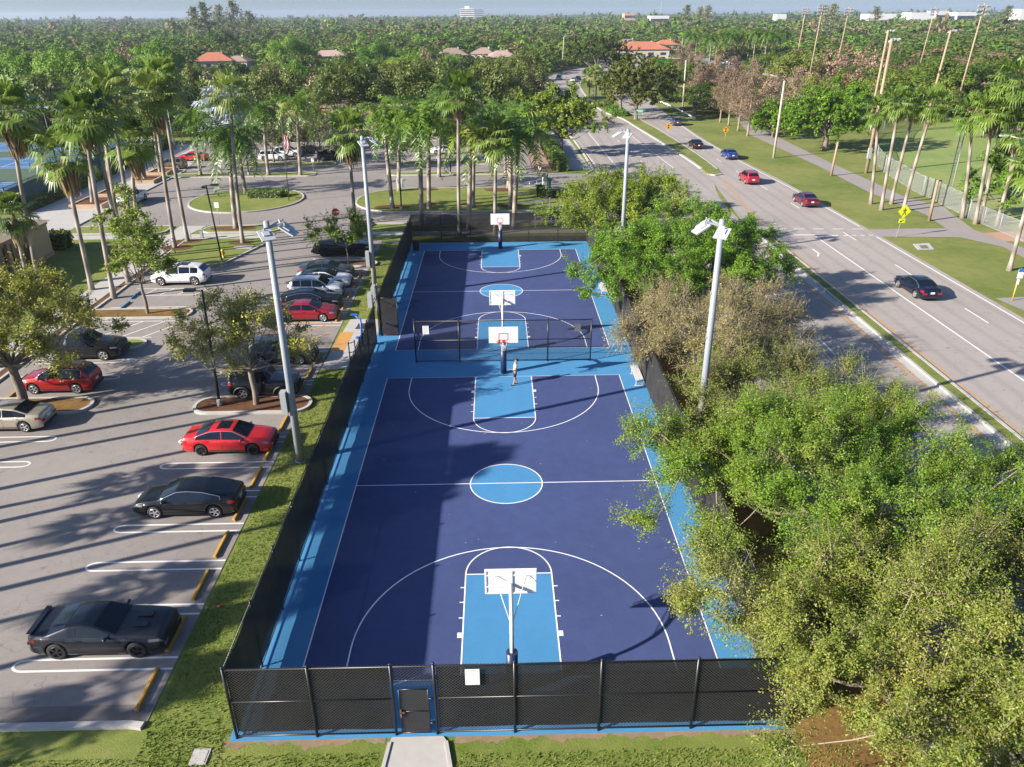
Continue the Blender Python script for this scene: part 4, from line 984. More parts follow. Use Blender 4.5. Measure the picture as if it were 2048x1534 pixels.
car("parked_suv", "tan suv behind the last palm planter of the plaza", 'suv', C_tan, -51.2, 92.4, 180, cat="suv", group=G2)
car("parked_suv", "white compact suv nearest the flagpole in the far lot", 'suv', C_white, -37.0, 99.3, 0, cat="suv", group=G2)
car("parked_suv", "larger white suv just behind the compact white one in the far lot", 'bigsuv', C_white, -35.4, 102.6, 0, cat="suv", group=G2)
car("parked_sedan", "dark blue sedan behind the white suvs in the far lot", 'sedan', C_navy, -32.4, 105.6, 0, group=G2, far=True)
car("parked_suv", "black suv under the bare tree in the far lot, front of its pair", 'suv', C_black, -27.3, 98.8, 0, cat="suv", group=G2)
car("parked_suv", "dark grey suv behind the black suv in the far lot", 'bigsuv', C_grey, -25.2, 102.2, 0, cat="suv", group=G2)
car("parked_sedan", "white sedan partly hidden by the royal palm trunks in the far lot", 'sedan', C_white, -9.0, 104.0, 0, group=G2)
car("parked_suv", "black suv behind the white sedan and the royal palms", 'suv', C_black, -8.0, 110.5, 0, cat="suv", group=G2, far=True)
car("parked_sedan", "pale sedan at the back kerb of the far lot behind the fan palm", 'sedan', C_silver, -27.0, 114.5, 90, group=G2, far=True)
car("parked_suv", "grey suv at the back kerb of the far lot beside the pale sedan", 'suv', C_grey, -24.0, 115.0, 90, cat="suv", group=G2, far=True)
G3 = "cars driving on the main road"
car("moving_sedan", "black sedan driving nearest the camera on the far carriageway", 'sedan', C_navy, 35.1, 28.6, 90+1.5, group=G3, chrome=True)
car("moving_sedan", "maroon sedan near the crosswalk on the far carriageway", 'sedan', C_maroon, 37.9, 62.4, 90, group=G3, chrome=True)
car("moving_suv", "red crossover in the inner lane of the far carriageway", 'suv', C_redroad, 35.0, 76.4, 90, cat="suv", group=G3)
car("moving_sedan", "blue sedan near the road edge on the far carriageway", 'sedan', C_blue, 37.8, 96.6, 90, group=G3)
car("moving_sedan", "black sedan following behind the blue one on the far carriageway", 'sedan', C_black, 34.9, 107.6, 90, group=G3)
car("moving_suv", "dark grey suv farthest off on the far carriageway by the orange diamond sign", 'suv', C_grey, 37.9, 138.5, 88, cat="suv", group=G3, far=True)
car("moving_suv", "dark suv coming round the bend on the near carriageway, left lane", 'suv', C_grey, 22.6, 264.0, -105, cat="suv", group=G3, far=True)
car("moving_sedan", "silver sedan coming round the bend on the near carriageway beside the median", 'sedan', C_silver, 27.0, 255.0, -105, group=G3, far=True)
car("moving_sedan", "black sedan just behind the silver one on the bend, in the tree shade", 'sedan', C_black, 29.2, 262.0, -105, group=G3, far=True)

# ------------------------------------------------------------------ foliage materials
def leaf_mat(name, stops, clump=0.55, trans=0.28, objvar=True, rough=0.5, spec=0.4):
    m = bpy.data.materials.new(name); m.use_nodes = True; t = NT(m)
    p = t.coord('Object'); g = t.new("ShaderNodeNewGeometry"); n = t.noise(p, clump, 3, 0.6)
    k = t.math('ADD', t.math('MULTIPLY', g.outputs['Random Per Island'], 0.42), t.math('MULTIPLY', t.math('SUBTRACT', t.math('MULTIPLY', n, 2.0), 0.5), 0.58))
    if objvar:
        oi = t.new("ShaderNodeObjectInfo"); k = t.math('ADD', k, t.math('MULTIPLY', t.math('SUBTRACT', oi.outputs['Random'], 0.5), 0.7))
    c = t.ramp(k, stops); t.color(c); t.b.inputs['Roughness'].default_value = rough; t.b.inputs['Specular IOR Level'].default_value = spec
    tr = t.new("ShaderNodeBsdfTranslucent"); t.l.new(t.mix(0.35, c, (0.25, 0.32, 0.02)), tr.inputs[0])
    mx = t.new("ShaderNodeMixShader"); mx.inputs[0].default_value = trans
    t.l.new(t.b.outputs[0], mx.inputs[1]); t.l.new(tr.outputs[0], mx.inputs[2]); t.l.new(mx.outputs[0], t.n["Material Output"].inputs[0]); return m
M_leaf = {
 'green': leaf_mat("fresh green leaves", [(0.0, (0.055, 0.121, 0.009)), (0.5, (0.140, 0.279, 0.018)), (1.0, (0.256, 0.381, 0.033))], 0.4, 0.3, False),
 'olive': leaf_mat("olive yellow leaves", [(0.0, (0.098, 0.114, 0.011)), (0.45, (0.244, 0.260, 0.026)), (1.0, (0.488, 0.432, 0.066))], 0.5, 0.25, False),
 'dry': leaf_mat("dry yellow green leaves", [(0.0, (0.055, 0.105, 0.012)), (0.35, (0.165, 0.235, 0.028)), (0.7, (0.275, 0.275, 0.055)), (1.0, (0.37, 0.29, 0.10))], 0.30, 0.30, False),
 'tan': leaf_mat("dry tan green leaves", [(0.0, (0.110, 0.121, 0.024)), (0.4, (0.232, 0.222, 0.055)), (0.75, (0.342, 0.279, 0.094)), (1.0, (0.439, 0.343, 0.154))], 0.35, 0.2, False),
 'lime': leaf_mat("yellow green leaves", [(0.0, (0.073, 0.127, 0.011)), (0.5, (0.201, 0.292, 0.024)), (1.0, (0.366, 0.394, 0.044))], 0.4, 0.3, False),
 'bigmix': leaf_mat("mixed green and olive leaves", [(0.0, (0.045, 0.10, 0.008)), (0.35, (0.125, 0.25, 0.016)), (0.6, (0.185, 0.275, 0.026)), (0.85, (0.27, 0.265, 0.05)), (1.0, (0.34, 0.27, 0.08))], 0.25, 0.32, False),
 'wood': leaf_mat("woodland leaves", [(0.0, (0.022, 0.050, 0.007)), (0.35, (0.070, 0.125, 0.014)), (0.6, (0.135, 0.190, 0.022)), (0.82, (0.20, 0.205, 0.04)), (1.0, (0.25, 0.20, 0.07))], 0.12, 0.25, True, 0.6, 0.25),
 'woodbright': leaf_mat("bright woodland leaves", [(0.0, (0.049, 0.114, 0.011)), (0.5, (0.128, 0.260, 0.020)), (1.0, (0.220, 0.324, 0.039))], 0.15, 0.28, True, 0.6, 0.25),
 'dark': leaf_mat("dark glossy leaves", [(0.0, (0.020, 0.042, 0.007)), (0.5, (0.078, 0.115, 0.014)), (1.0, (0.150, 0.165, 0.026))], 0.3, 0.2, True),
 'brown': leaf_mat("dry brown foliage", [(0.0, (0.14, 0.085, 0.045)), (0.5, (0.25, 0.16, 0.095)), (1.0, (0.34, 0.25, 0.17))], 0.4, 0.1, True),
 'pine': leaf_mat("grey green needles", [(0.0, (0.061, 0.089, 0.028)), (0.5, (0.146, 0.171, 0.072)), (1.0, (0.244, 0.254, 0.127))], 0.3, 0.15, True),
 'pink': leaf_mat("pink bougainvillea blossom", [(0.0, (0.40, 0.01, 0.10)), (0.6, (0.65, 0.03, 0.18)), (1.0, (0.75, 0.08, 0.28))], 0.5, 0.2, False),
 'hedge': leaf_mat("clipped hedge leaves", [(0.0, (0.043, 0.089, 0.008)), (0.5, (0.134, 0.222, 0.020)), (1.0, (0.244, 0.318, 0.039))], 0.8, 0.2, True),
}
M_palm = leaf_mat("palm frond green", [(0.0, (0.035, 0.085, 0.010)), (0.45, (0.115, 0.215, 0.022)), (0.8, (0.20, 0.295, 0.035)), (1.0, (0.36, 0.34, 0.07))], 0.35, 0.30, True, 0.4, 0.5)
M_fan = leaf_mat("fan palm green", [(0.0, (0.045, 0.085, 0.012)), (0.4, (0.14, 0.225, 0.034)), (0.8, (0.235, 0.31, 0.07)), (1.0, (0.36, 0.36, 0.14))], 0.35, 0.32, True, 0.4, 0.5)
M_skirt = leaf_mat("dead palm fronds", [(0.0, (0.10, 0.06, 0.03)), (0.5, (0.25, 0.165, 0.085)), (1.0, (0.40, 0.30, 0.17))], 1.2, 0.15, True)
M_silver = leaf_mat("silver palm fronds", [(0.0, (0.16, 0.20, 0.19)), (0.5, (0.33, 0.38, 0.38)), (1.0, (0.48, 0.53, 0.54))], 0.35, 0.15, True)
M_bark = speckled("grey brown bark", (0.13, 0.105, 0.08), (0.27, 0.23, 0.185), 4, 25, 0.9, 0.7, 0.6, 0.1)
M_twig = speckled("pale twigs", (0.20, 0.155, 0.105), (0.34, 0.28, 0.21), 4, 25, 0.9, 0.7, 0.2, 0.1)
M_palmtrunk = mat("palm trunk", (0.3, 0.26, 0.22), 0.9, spec=0.1); t = NT(M_palmtrunk); p = t.coord('Object')
wv = t.new("ShaderNodeTexWave", wave_type='BANDS', bands_direction='Z'); wv.inputs['Scale'].default_value = 1.6; wv.inputs['Distortion'].default_value = 2.5; wv.inputs['Detail'].default_value = 3; t.l.new(p, wv.inputs['Vector'])
k = t.math('ADD', t.math('MULTIPLY', wv.outputs['Fac'], 0.35), t.math('MULTIPLY', t.noise(p, 1.5, 5, 0.7), 0.65)); t.color(t.ramp(k, [(0.3, (0.19, 0.155, 0.125)), (0.7, (0.36, 0.315, 0.27))])); t.bump(k, 0.3, 0.03)
M_crownshaft = mat("green crownshaft", (0.06, 0.13, 0.03), 0.35)

# ------------------------------------------------------------------ foliage geometry
def leaf_quads(P, N, size, rs, asp=0.5, jit=0.5):
    """rhombus leaves at P facing about N"""
    n = len(P); a = rs.normal(size=(n, 3)); Nn = N+rs.normal(size=(n, 3))*jit; Nn /= np.linalg.norm(Nn, axis=1, keepdims=True)+1e-9
    T = np.cross(Nn, a); T /= np.linalg.norm(T, axis=1, keepdims=True)+1e-9; B = np.cross(Nn, T)
    s = size*rs.uniform(0.65, 1.35, (n, 1)); L = T*s*0.5; Wd = B*s*asp*0.5
    V = np.empty((n, 4, 3)); V[:, 0] = P-L; V[:, 1] = P+Wd; V[:, 2] = P+L; V[:, 3] = P-Wd
    return V.reshape(-1, 3), np.arange(n*4).reshape(-1, 4)
def sticks(A, B, r0, r1):
    """three-sided tapered sticks"""
    n = len(A); d = B-A; L = np.linalg.norm(d, axis=1, keepdims=True)+1e-9; d = d/L
    x = np.cross(d, np.array([0.31, 0.77, 0.55])); x /= np.linalg.norm(x, axis=1, keepdims=True)+1e-9; y = np.cross(d, x)
    V = np.empty((n, 6, 3))
    for k in range(3):
        c, s = math.cos(2.0944*k), math.sin(2.0944*k); V[:, k] = A+(x*c+y*s)*r0; V[:, 3+k] = B+(x*c+y*s)*r1
    F = np.empty((n, 3, 4), int); o = (np.arange(n)*6)[:, None]
    for k in range(3):
        k2 = (k+1) % 3; F[:, k] = o+np.array([k, k2, 3+k2, 3+k])
    return V.reshape(-1, 3), F.reshape(-1, 4)
def cat_mesh(parts):
    Vs, Fs, o = [], [], 0
    for V, F in parts: Vs.append(V); Fs.append(F+o); o += len(V)
    return np.concatenate(Vs), np.concatenate(Fs)

def crown_points(rs, n, R, H, z0, flat=0.75, hollow=0.35, lobes=5, lob=0.22):
    """clump centres in an uneven crown envelope"""
    ph = rs.uniform(0, 6.28, lobes); am = rs.uniform(0.4, 1, lobes)*lob; out = []
    while len(out) < n:
        u = rs.normal(size=3); u /= np.linalg.norm(u); 
        if u[2] < -0.35: continue
        rr = (hollow+(1-hollow)*rs.uniform(0, 1)**0.55); az = math.atan2(u[1], u[0])
        k = 1+sum(am[i]*math.cos((i % 3+2)*az+ph[i]) for i in range(lobes))*(1-0.4*abs(u[2]))
        out.append((u[0]*R*rr*k, u[1]*R*rr*k, z0+H*0.32+u[2]*H*0.68*rr*(flat+0.25*k)))
    return np.array(out)
def limb_paths(mb, base, tips, rs, r0, m=0, fork=2.0):
    """curved limbs from the trunk top to clump centres"""
    for tp in tips:
        a = Vector(base); b = Vector(tp); mid = a.lerp(b, 0.5)+Vector((rs.uniform(-.4, .4), rs.uniform(-.4, .4), -0.12*(b-a).length+rs.uniform(-.2, .3)))
        pts = spline([a, a.lerp(mid, .55)+Vector((rs.uniform(-.15, .15), rs.uniform(-.15, .15), 0)), mid, b], 3); n = len(pts)
        mb.tube(pts, [r0*(1-i/(n-1)*0.85) for i in range(n)], 6, m)
def broadleaf(name, label, x, y, H, R, leaf, seed, nclump=70, leaves=900, lsize=0.16, trunk_h=2.2, tr=0.2, twigs=20, clump_r=1.1, z0=None, lean=(0, 0), group=None, cat="tree", cz=0.0, twigmat=None, hollow=0.35, asp=0.5, flat=.75, skew=(0, 0), lob=.22):
    rs = np.random.RandomState(seed); z0 = trunk_h*0.75 if z0 is None else z0
    root = thing(name, label, cat, (x, y, cz), 0, group)
    C = crown_points(rs, nclump, R, H-z0, z0, flat, hollow, 5, lob); C[:, 0] += skew[0]; C[:, 1] += skew[1]
    top = Vector((lean[0], lean[1], trunk_h)); mb = MB()
    mb.tube(spline([(0, 0, -0.1), (lean[0]*.25+.06, lean[1]*.3, trunk_h*.4), (lean[0]*.7, lean[1]*.7-.04, trunk_h*.75), top], 3), [tr*1.35]+[tr*(1.1-.03*i) for i in range(9)], 10)
    idx = rs.permutation(len(C))[:max(5, len(C)//3)]
    limb_paths(mb, top-Vector((0, 0, .2)), [tuple(C[i]) for i in idx], rs, tr*0.42)
    to = mb.build("trunk", M_bark, root)
    # twigs radiate from clump centres, leaves sit along them
    cr = clump_r*rs.uniform(0.65, 1.35, len(C)); nt = twigs*len(C); ci = np.repeat(np.arange(len(C)), twigs)
    D = rs.normal(size=(nt, 3)); D[:, 2] += 0.35; D /= np.linalg.norm(D, axis=1, keepdims=True)
    out = (C-np.array([0, 0, z0+(H-z0)*0.3])); out /= np.linalg.norm(out, axis=1, keepdims=True)+1e-6
    D += out[ci]*0.45; D /= np.linalg.norm(D, axis=1, keepdims=True)
    Ln = (cr[ci]*rs.uniform(0.5, 1.15, nt))[:, None]; A = C[ci]+rs.normal(size=(nt, 3))*0.12*cr[ci][:, None]; B = A+D*Ln
    dt = np.linalg.norm(C-np.array(top), axis=1); S0 = []
    for i in range(len(C)):
        d = np.linalg.norm(C-C[i], axis=1); d[dt >= dt[i]-.05] = 1e9; j = int(np.argmin(d)); S0.append(C[j] if d[j] < 1e8 else np.array(top))
    V, F = cat_mesh([sticks(A, B, 0.016, 0.005), sticks(np.array(S0)*.6+C*.4-np.array([0, 0, .12]), C, 0.022, 0.016), sticks(np.array(S0), np.array(S0)*.6+C*.4-np.array([0, 0, .12]), 0.034, 0.022)])
    o = bpy.data.objects.new("twigs", np_mesh("twigs", V, F, twigmat or M_twig)); COL.objects.link(o); o.parent = root
    nl = leaves*len(C)
    ti = rs.randint(0, nt, nl); f = rs.uniform(0.25, 1.08, (nl, 1)); P = A[ti]+D[ti]*Ln[ti]*f+rs.normal(size=(nl, 3))*0.10*np.minimum(1.2, cr[ci][ti])[:, None]
    N = D[ti]*0.4+np.array([0, 0, 0.7])
    V, F = leaf_quads(P, N, lsize, rs, asp, 0.55)
    o = bpy.data.objects.new("crown", np_mesh("crown", V, F, M_leaf[leaf])); COL.objects.link(o); o.parent = root
    return root

RG = "big trees between the courts and the road"
broadleaf("shade_tree", "large leafy green tree with olive patches overhanging the near court's right side", 15.0, -7.2, 6.8, 8.2, 'bigmix', 19, 150, 2500, 0.09, 2.4, .28, 18, 1.25, group=RG, hollow=.3, skew=(.1, 0), lob=.13)
broadleaf("shade_tree", "large thinning yellow-green tree overhanging the right end of the near fence", 14.2, -16.4, 6.5, 7.0, 'dry', 12, 112, 2500, 0.082, 2.3, .27, 30, 1.2, group=RG, hollow=.3, skew=(-.4, 0))
broadleaf("shade_tree", "yellow-green twiggy tree in the bottom right corner of the picture", 16.8, -21.2, 6.4, 6.4, 'dry', 17, 90, 2500, 0.078, 2.2, .24, 30, 1.15, group=RG, hollow=.3)
broadleaf("shade_tree", "bright green broad tree over the far court's right side behind the second floodlight pole", 14.0, 25.4, 7.9, 7.4, 'green', 13, 150, 1500, 0.13, 2.4, .26, 12, 1.3, group=RG, hollow=.3, lob=.1)
broadleaf("shade_tree", "half bare tan tree with a forked pale trunk beside the right fence", 13.6, 12.4, 6.3, 6.2, 'tan', 14, 115, 420, 0.10, 2.2, .23, 50, 1.2, group=RG, hollow=.35)
broadleaf("shade_tree", "low dry olive tree between the half bare tree and the large green tree", 14.6, 4.6, 5.0, 5.2, 'dry', 15, 85, 900, 0.09, 1.6, .17, 34, 1.1, group=RG, hollow=.3)
broadleaf("shade_tree", "yellow green tree beyond the far end of the right fence", 13.0, 46.0, 7.4, 6.4, 'lime', 16, 120, 850, 0.155, 2.3, .24, 16, 1.25, group=RG, hollow=.3)
LG = "trees on the parking lot islands"
broadleaf("parking_tree", "spreading olive tree with a forked trunk on the leaf litter island at the left edge", -29.5, 9.7, 7.7, 6.0, 'olive', 21, 85, 520, 0.16, 3.0, .26, 20, 1.15, group=LG, z0=3.7, hollow=.3, skew=(-.8, 1.2))
broadleaf("parking_tree", "olive tree with a grey trunk on the mulch island beside the black jeep", -15.2, 9.3, 6.9, 4.1, 'olive', 22, 56, 250, 0.16, 2.6, .18, 24, 0.95, group=LG, z0=3.0, skew=(-.5, .6))
broadleaf("parking_tree", "slender young tree with sparse glossy leaves on the litter island by the accessible stalls", -28.4, 25.8, 9.8, 2.9, 'lime', 23, 50, 230, 0.20, 2.8, .12, 18, 0.8, group=LG, z0=2.8, hollow=.1)
broadleaf("parking_tree", "small flat-topped young tree beside the black pickup at the top of the right row", -14.6, 39.0, 4.9, 2.7, 'lime', 24, 30, 330, 0.17, 2.0, .07, 14, 0.8, group=LG, z0=2.6)
broadleaf("shade_tree", "round green tree over the hedge between the far lot and the main road", 10.6, 101.0, 10.6, 6.3, 'lime', 25, 85, 420, 0.34, 3.0, .3, 10, 1.4, z0=3.4, hollow=.4)
broadleaf("shade_tree", "broad green tree standing on the park lawn beside the grey path", 56.2, 103.5, 11.2, 7.0, 'green', 26, 95, 420, 0.36, 2.6, .45, 8, 1.5, z0=2.6, hollow=.4)
broadleaf("shade_tree", "low bushy green tree between the bare trees and the broad park tree", 52.0, 118.5, 6.6, 4.0, 'green', 27, 45, 320, 0.36, 1.2, .2, 8, 1.2, z0=.8)
broadleaf("shade_tree", "dark green tree at the right picture edge among the leaning palms", 56.8, 52.5, 8.4, 3.9, 'green', 28, 55, 420, 0.24, 2.2, .2, 10, 1.1, z0=2.0)
broadleaf("shade_tree", "large dark tree with yellow tips at the near end of the road median", 30.9, 147.5, 12.9, 7.8, 'dark', 31, 70, 420, 0.46, 3.2, .42, 6, 2.1, z0=3.6, hollow=.45)
broadleaf("shade_tree", "dark rounded tree farther along the median, over the road bend", 38.6, 285.0, 14.5, 10.5, 'dark', 32, 70, 420, 0.6, 3.2, .45, 5, 2.3, z0=3.4, hollow=.45)
broadleaf("shade_tree", "dark tree on the median between the larger one and the small palm cluster", 29.3, 160.0, 8.6, 4.0, 'dark', 33, 45, 330, 0.5, 3.2, .3, 6, 1.8, z0=3.4, hollow=.45)
BG_ = "bare and leafing trees in the far lot"
for (u, v), lb, s in (((548, 325), "nearly bare grey tree in the far lot by the white suvs", 41), ((637, 326), "nearly bare grey tree in the far lot above the black suv", 42), ((640, 300), "green-tinged low tree in front of the tan building", 43), ((800, 328), "small green tree on the far lot strip behind the royal palms", 44)):
    p = G(u, v); broadleaf("lot_tree", lb, p.x, p.y, 6.8, 4.3, 'pine' if s < 43 else 'lime', s, 36, 110 if s < 43 else 260, 0.3, 2.2, .14, 30, 1.2, group=BG_, cz=.14, z0=2.2)
# brown leafless cypresses along the park path
CY = "brown bare cypress trees along the park path"
def cypress(label, x, y, H, seed):
    rs = np.random.RandomState(seed); root = thing("bald_cypress", label, "tree", (x, y, 0), 0, CY); mb = MB()
    mb.tube([(0, 0, -.1), (0, 0, .6), (rs.uniform(-.1, .1), 0, H*.5), (0, 0, H)], [.32, .2, .13, .02], 8); n = 62; A = []; B = []
    for i in range(n):
        z = H*(0.24+0.74*i/n); L = (H*0.40)*(1-(i/n)**1.4*0.85)*rs.uniform(.6, 1.1); a = rs.uniform(0, 6.28); e = np.array([math.cos(a)*L, math.sin(a)*L, z+L*0.35]); b = np.array([0, 0, z]); A.append(b); B.append(e)
    A = np.array(A); B = np.array(B); k = 15; f = rs.uniform(.25, 1, (n*k, 1)); i = np.repeat(np.arange(n), k); S_ = A[i]+(B[i]-A[i])*f; d = rs.normal(size=(n*k, 3)); d[:, 2] += .5; d /= np.linalg.norm(d, axis=1, keepdims=True); T = S_+d*rs.uniform(.4, 1.0, (n*k, 1))
    mb.build("trunk", M_twig, root); V, F = cat_mesh([sticks(A, B, .05, .015), sticks(S_, T, .02, .01)])
    o = bpy.data.objects.new("branches", np_mesh("branches", V, F, M_twig)); COL.objects.link(o); o.parent = root
    m = 2500; q = rs.randint(0, n*k, m); P = S_[q]+(T[q]-S_[q])*rs.uniform(.2, 1.1, (m, 1))+rs.normal(size=(m, 3))*.2; V, F = leaf_quads(P, np.tile([0, 0, .5], (m, 1)), .26, rs, .5, .8)
    o = bpy.data.objects.new("crown", np_mesh("crown", V, F, M_leaf['brown'])); COL.objects.link(o); o.parent = root; return root
for i, ((u, v), lb, h) in enumerate((((1495, 272), "brown bare cypress nearest the camera along the grey park path", 11), ((1476, 262), "brown bare cypress second from the near end of the path row", 10.5), ((1457, 251), "brown bare cypress third from the near end of the path row", 10.5), ((1440, 245), "brown bare cypress fourth from the near end of the path row", 9.5), ((1536, 258), "pale bare cypress on the far side of the path behind the wooden pole", 10), ((1582, 240), "pale bare cypress left of the broad park tree's crown", 10.5), ((1392, 216), "orange brown cypress beside the steel guardrail", 10), ((1413, 214), "brown bare cypress by the far end of the guardrail", 10), ((1395, 190), "grey brown bare cypress farther up the path", 11), ((1430, 200), "brown bare cypress behind the roadside row", 11), ((1462, 205), "brown bare cypress in the middle of the path grove", 11), ((1500, 215), "brown bare cypress behind the nearest ones of the path row", 11), ((1355, 172), "grey bare tree by the far roadside", 12), ((1375, 160), "grey bare tree behind the far street light", 12))):
    p = G(u, v); cypress(lb, p.x, p.y, h, 60+i)

# ------------------------------------------------------------------ palms
def frond_mesh(rs, L, droop, nl, lw, ll, rise=0.9):
    """one feather frond along +x: arching midrib with drooping leaflets"""
    V = []; F = []; n = nl; pts = []
    for i in range(n+1):
        t = i/n; pts.append(np.array([L*(t-0.10*droop*t*t), 0, L*(rise*t-droop*t*t)]))
    def quad(a, b, c, d): o = len(V); V.extend([a, b, c, d]); F.append((o, o+1, o+2, o+3))
    for i in range(n):
        w = 0.035*(1-i/n)+.008; quad(pts[i]+[0, w, 0], pts[i]-[0, w, 0], pts[i+1]-[0, w, 0], pts[i+1]+[0, w, 0])
        t = (i+.5)/n
        if t < 0.12: continue
        b = (pts[i]+pts[i+1])/2; d = (pts[i+1]-pts[i]); d = d/np.linalg.norm(d); le = ll*math.sin(math.pi*min(1, .16+t*.80))**.7
        for s in (-1, 1):
            dn = rs.uniform(.35, 1.1); e = b+d*le*.45+np.array([0, s*le*.72, -le*.50*dn])+rs.normal(size=3)*.13; md = b+(e-b)*.5+np.array([0, 0, le*.14]); wv = d*lw
            o = len(V); V.extend([b-wv*.6, b+wv*.6, md+wv, md-wv, e]); F.append((o, o+1, o+2, o+3)); F.append((o+3, o+2, o+4, o+4))
    return np.array(V), F
def rot_z(a): return np.array([[math.cos(a), -math.sin(a), 0], [math.sin(a), math.cos(a), 0], [0, 0, 1]])
def rot_y(a): return np.array([[math.cos(a), 0, math.sin(a)], [0, 1, 0], [-math.sin(a), 0, math.cos(a)]])
def royal_crown(seed, nf=22, L=3.2):
    rs = np.random.RandomState(seed); V = []; F = []; o = 0
    for i in range(nf):
        k = i/nf; fv, ff = frond_mesh(rs, L*rs.uniform(.88, 1.08), .60+k*.92, 34, .058, .90, 1.05-1.0*k); R = rot_z(i*2.39996+rs.uniform(-.2, .2)) 
        V.append(fv @ R.T); F += [tuple(o+j for j in f) for f in ff]; o += len(fv)
    return np.concatenate(V), F
def fan_crown(seed, nf=30, petiole=1.15, fan=1.12):
    rs = np.random.RandomState(seed); V = []; F = []
    for i in range(nf):
        k = (i+.5)/nf; el = rad(80-130*k+rs.uniform(-10, 10)); az = i*2.39996+rs.uniform(-.2, .2); pl = petiole*rs.uniform(.8, 1.15)
        R = rot_z(az) @ rot_y(-el); o = len(V); tip = np.array([pl, 0, 0.0]); w = .025
        for q in ([0, w, 0], [0, -w, 0], [pl, -w, 0], [pl, w, 0]): V.append(R @ np.array(q))
        F.append((o, o+1, o+2, o+3)); ns = 17; fl = fan*rs.uniform(.85, 1.15)
        for s in range(ns):
            a = rad(-112+224*s/(ns-1)); le = fl*(1-.22*abs(a)/1.9); d = np.array([math.cos(a), math.sin(a), .10*abs(math.sin(a))]); d2 = np.array([-math.sin(a), math.cos(a), 0])*(.062*fl)
            b0 = R @ tip; m0 = R @ (tip+d*le*.6); e0 = R @ (tip+d*le*.93); e0 = e0+np.array([0, 0, -le*rs.uniform(.12, .55)]); ww = R @ d2
            o = len(V); V += [b0, m0+ww, e0, m0-ww]; F.append((o, o+1, o+2, o+3))
    return np.array(V), F
def skirt_mesh(seed, n=150, Ln=1.7, r=.46):
    rs = np.random.RandomState(seed); A = []; 
    V = []; F = []
    for i in range(n):
        a = rs.uniform(0, 6.28); z = -rs.uniform(0, .5); L = Ln*rs.uniform(.45, 1.05); rr = r*rs.uniform(.35, 1.1); p0 = np.array([.13*math.cos(a), .13*math.sin(a), z]); p1 = p0+np.array([rr*math.cos(a), rr*math.sin(a), -L*.35]); p2 = p0+np.array([rr*.75*math.cos(a+.15), rr*.75*math.sin(a+.15), -L]); tdir = np.array([-math.sin(a), math.cos(a), 0])*rs.uniform(.02, .07); o = len(V)
        V += [p0-tdir*.4, p0+tdir*.4, p1+tdir, p1-tdir, p2+tdir*.5, p2-tdir*.5]; F += [(o, o+1, o+2, o+3), (o+3, o+2, o+4, o+5)]
    return np.array(V), F
def pymesh(name, V, F, m, smooth=False):
    me = bpy.data.meshes.new(name); F = [tuple(dict.fromkeys(f)) for f in F]; me.from_pydata([tuple(v) for v in V], [], F); me.materials.append(m); me.update(); return me
ROY = [pymesh("crown", *royal_crown(s), M_palm) for s in (1, 2, 3, 4)]
FAN = [pymesh("crown", *fan_crown(s), M_fan) for s in (5, 6, 7, 8)]
SKT = [pymesh("dead_skirt", *skirt_mesh(s, *q), M_skirt) for s, q in ((1, (170, 1.3, .40)), (2, (260, 1.9, .46)), (3, (120, .9, .36)))]
SIL = pymesh("crown", *fan_crown(9, 34, 1.7, 2.0), M_silver)
def trunk_mesh(r0, r1, bulge, n=10, sides=12):
    mb = MB(); pts = [(0, 0, i/n) for i in range(n+1)]; rr = [r0+(r1-r0)*i/n+bulge*math.sin(math.pi*min(1, i/n*1.15))*(i/n < .87) for i in range(n+1)]; rr[0] *= 1.55; mb.tube(pts, rr, sides); 
    mb.v = [(x, y, z if z > 0.001 else -.02) for x, y, z in mb.v]; return mb.mesh("trunk", M_palmtrunk)
TR_R = trunk_mesh(.235, .15, .055); TR_F = trunk_mesh(.19, .135, 0.01)
mb = MB(); mb.tube([(0, 0, 0), (0, 0, .5), (0, 0, 1.1), (0, 0, 1.6)], [.165, .19, .15, .07], 12); CSH = mb.mesh("crownshaft", M_crownshaft)
prs = random.Random(77)
def bent(me, bx, by):
    m2 = me.copy(); n = len(m2.vertices); a = np.empty(n*3, np.float32); m2.vertices.foreach_get('co', a); a = a.reshape(-1, 3); a[:, 0] += bx*(a[:, 2]**2); a[:, 1] += by*(a[:, 2]**2); m2.vertices.foreach_set('co', a.ravel()); m2.update(); return m2
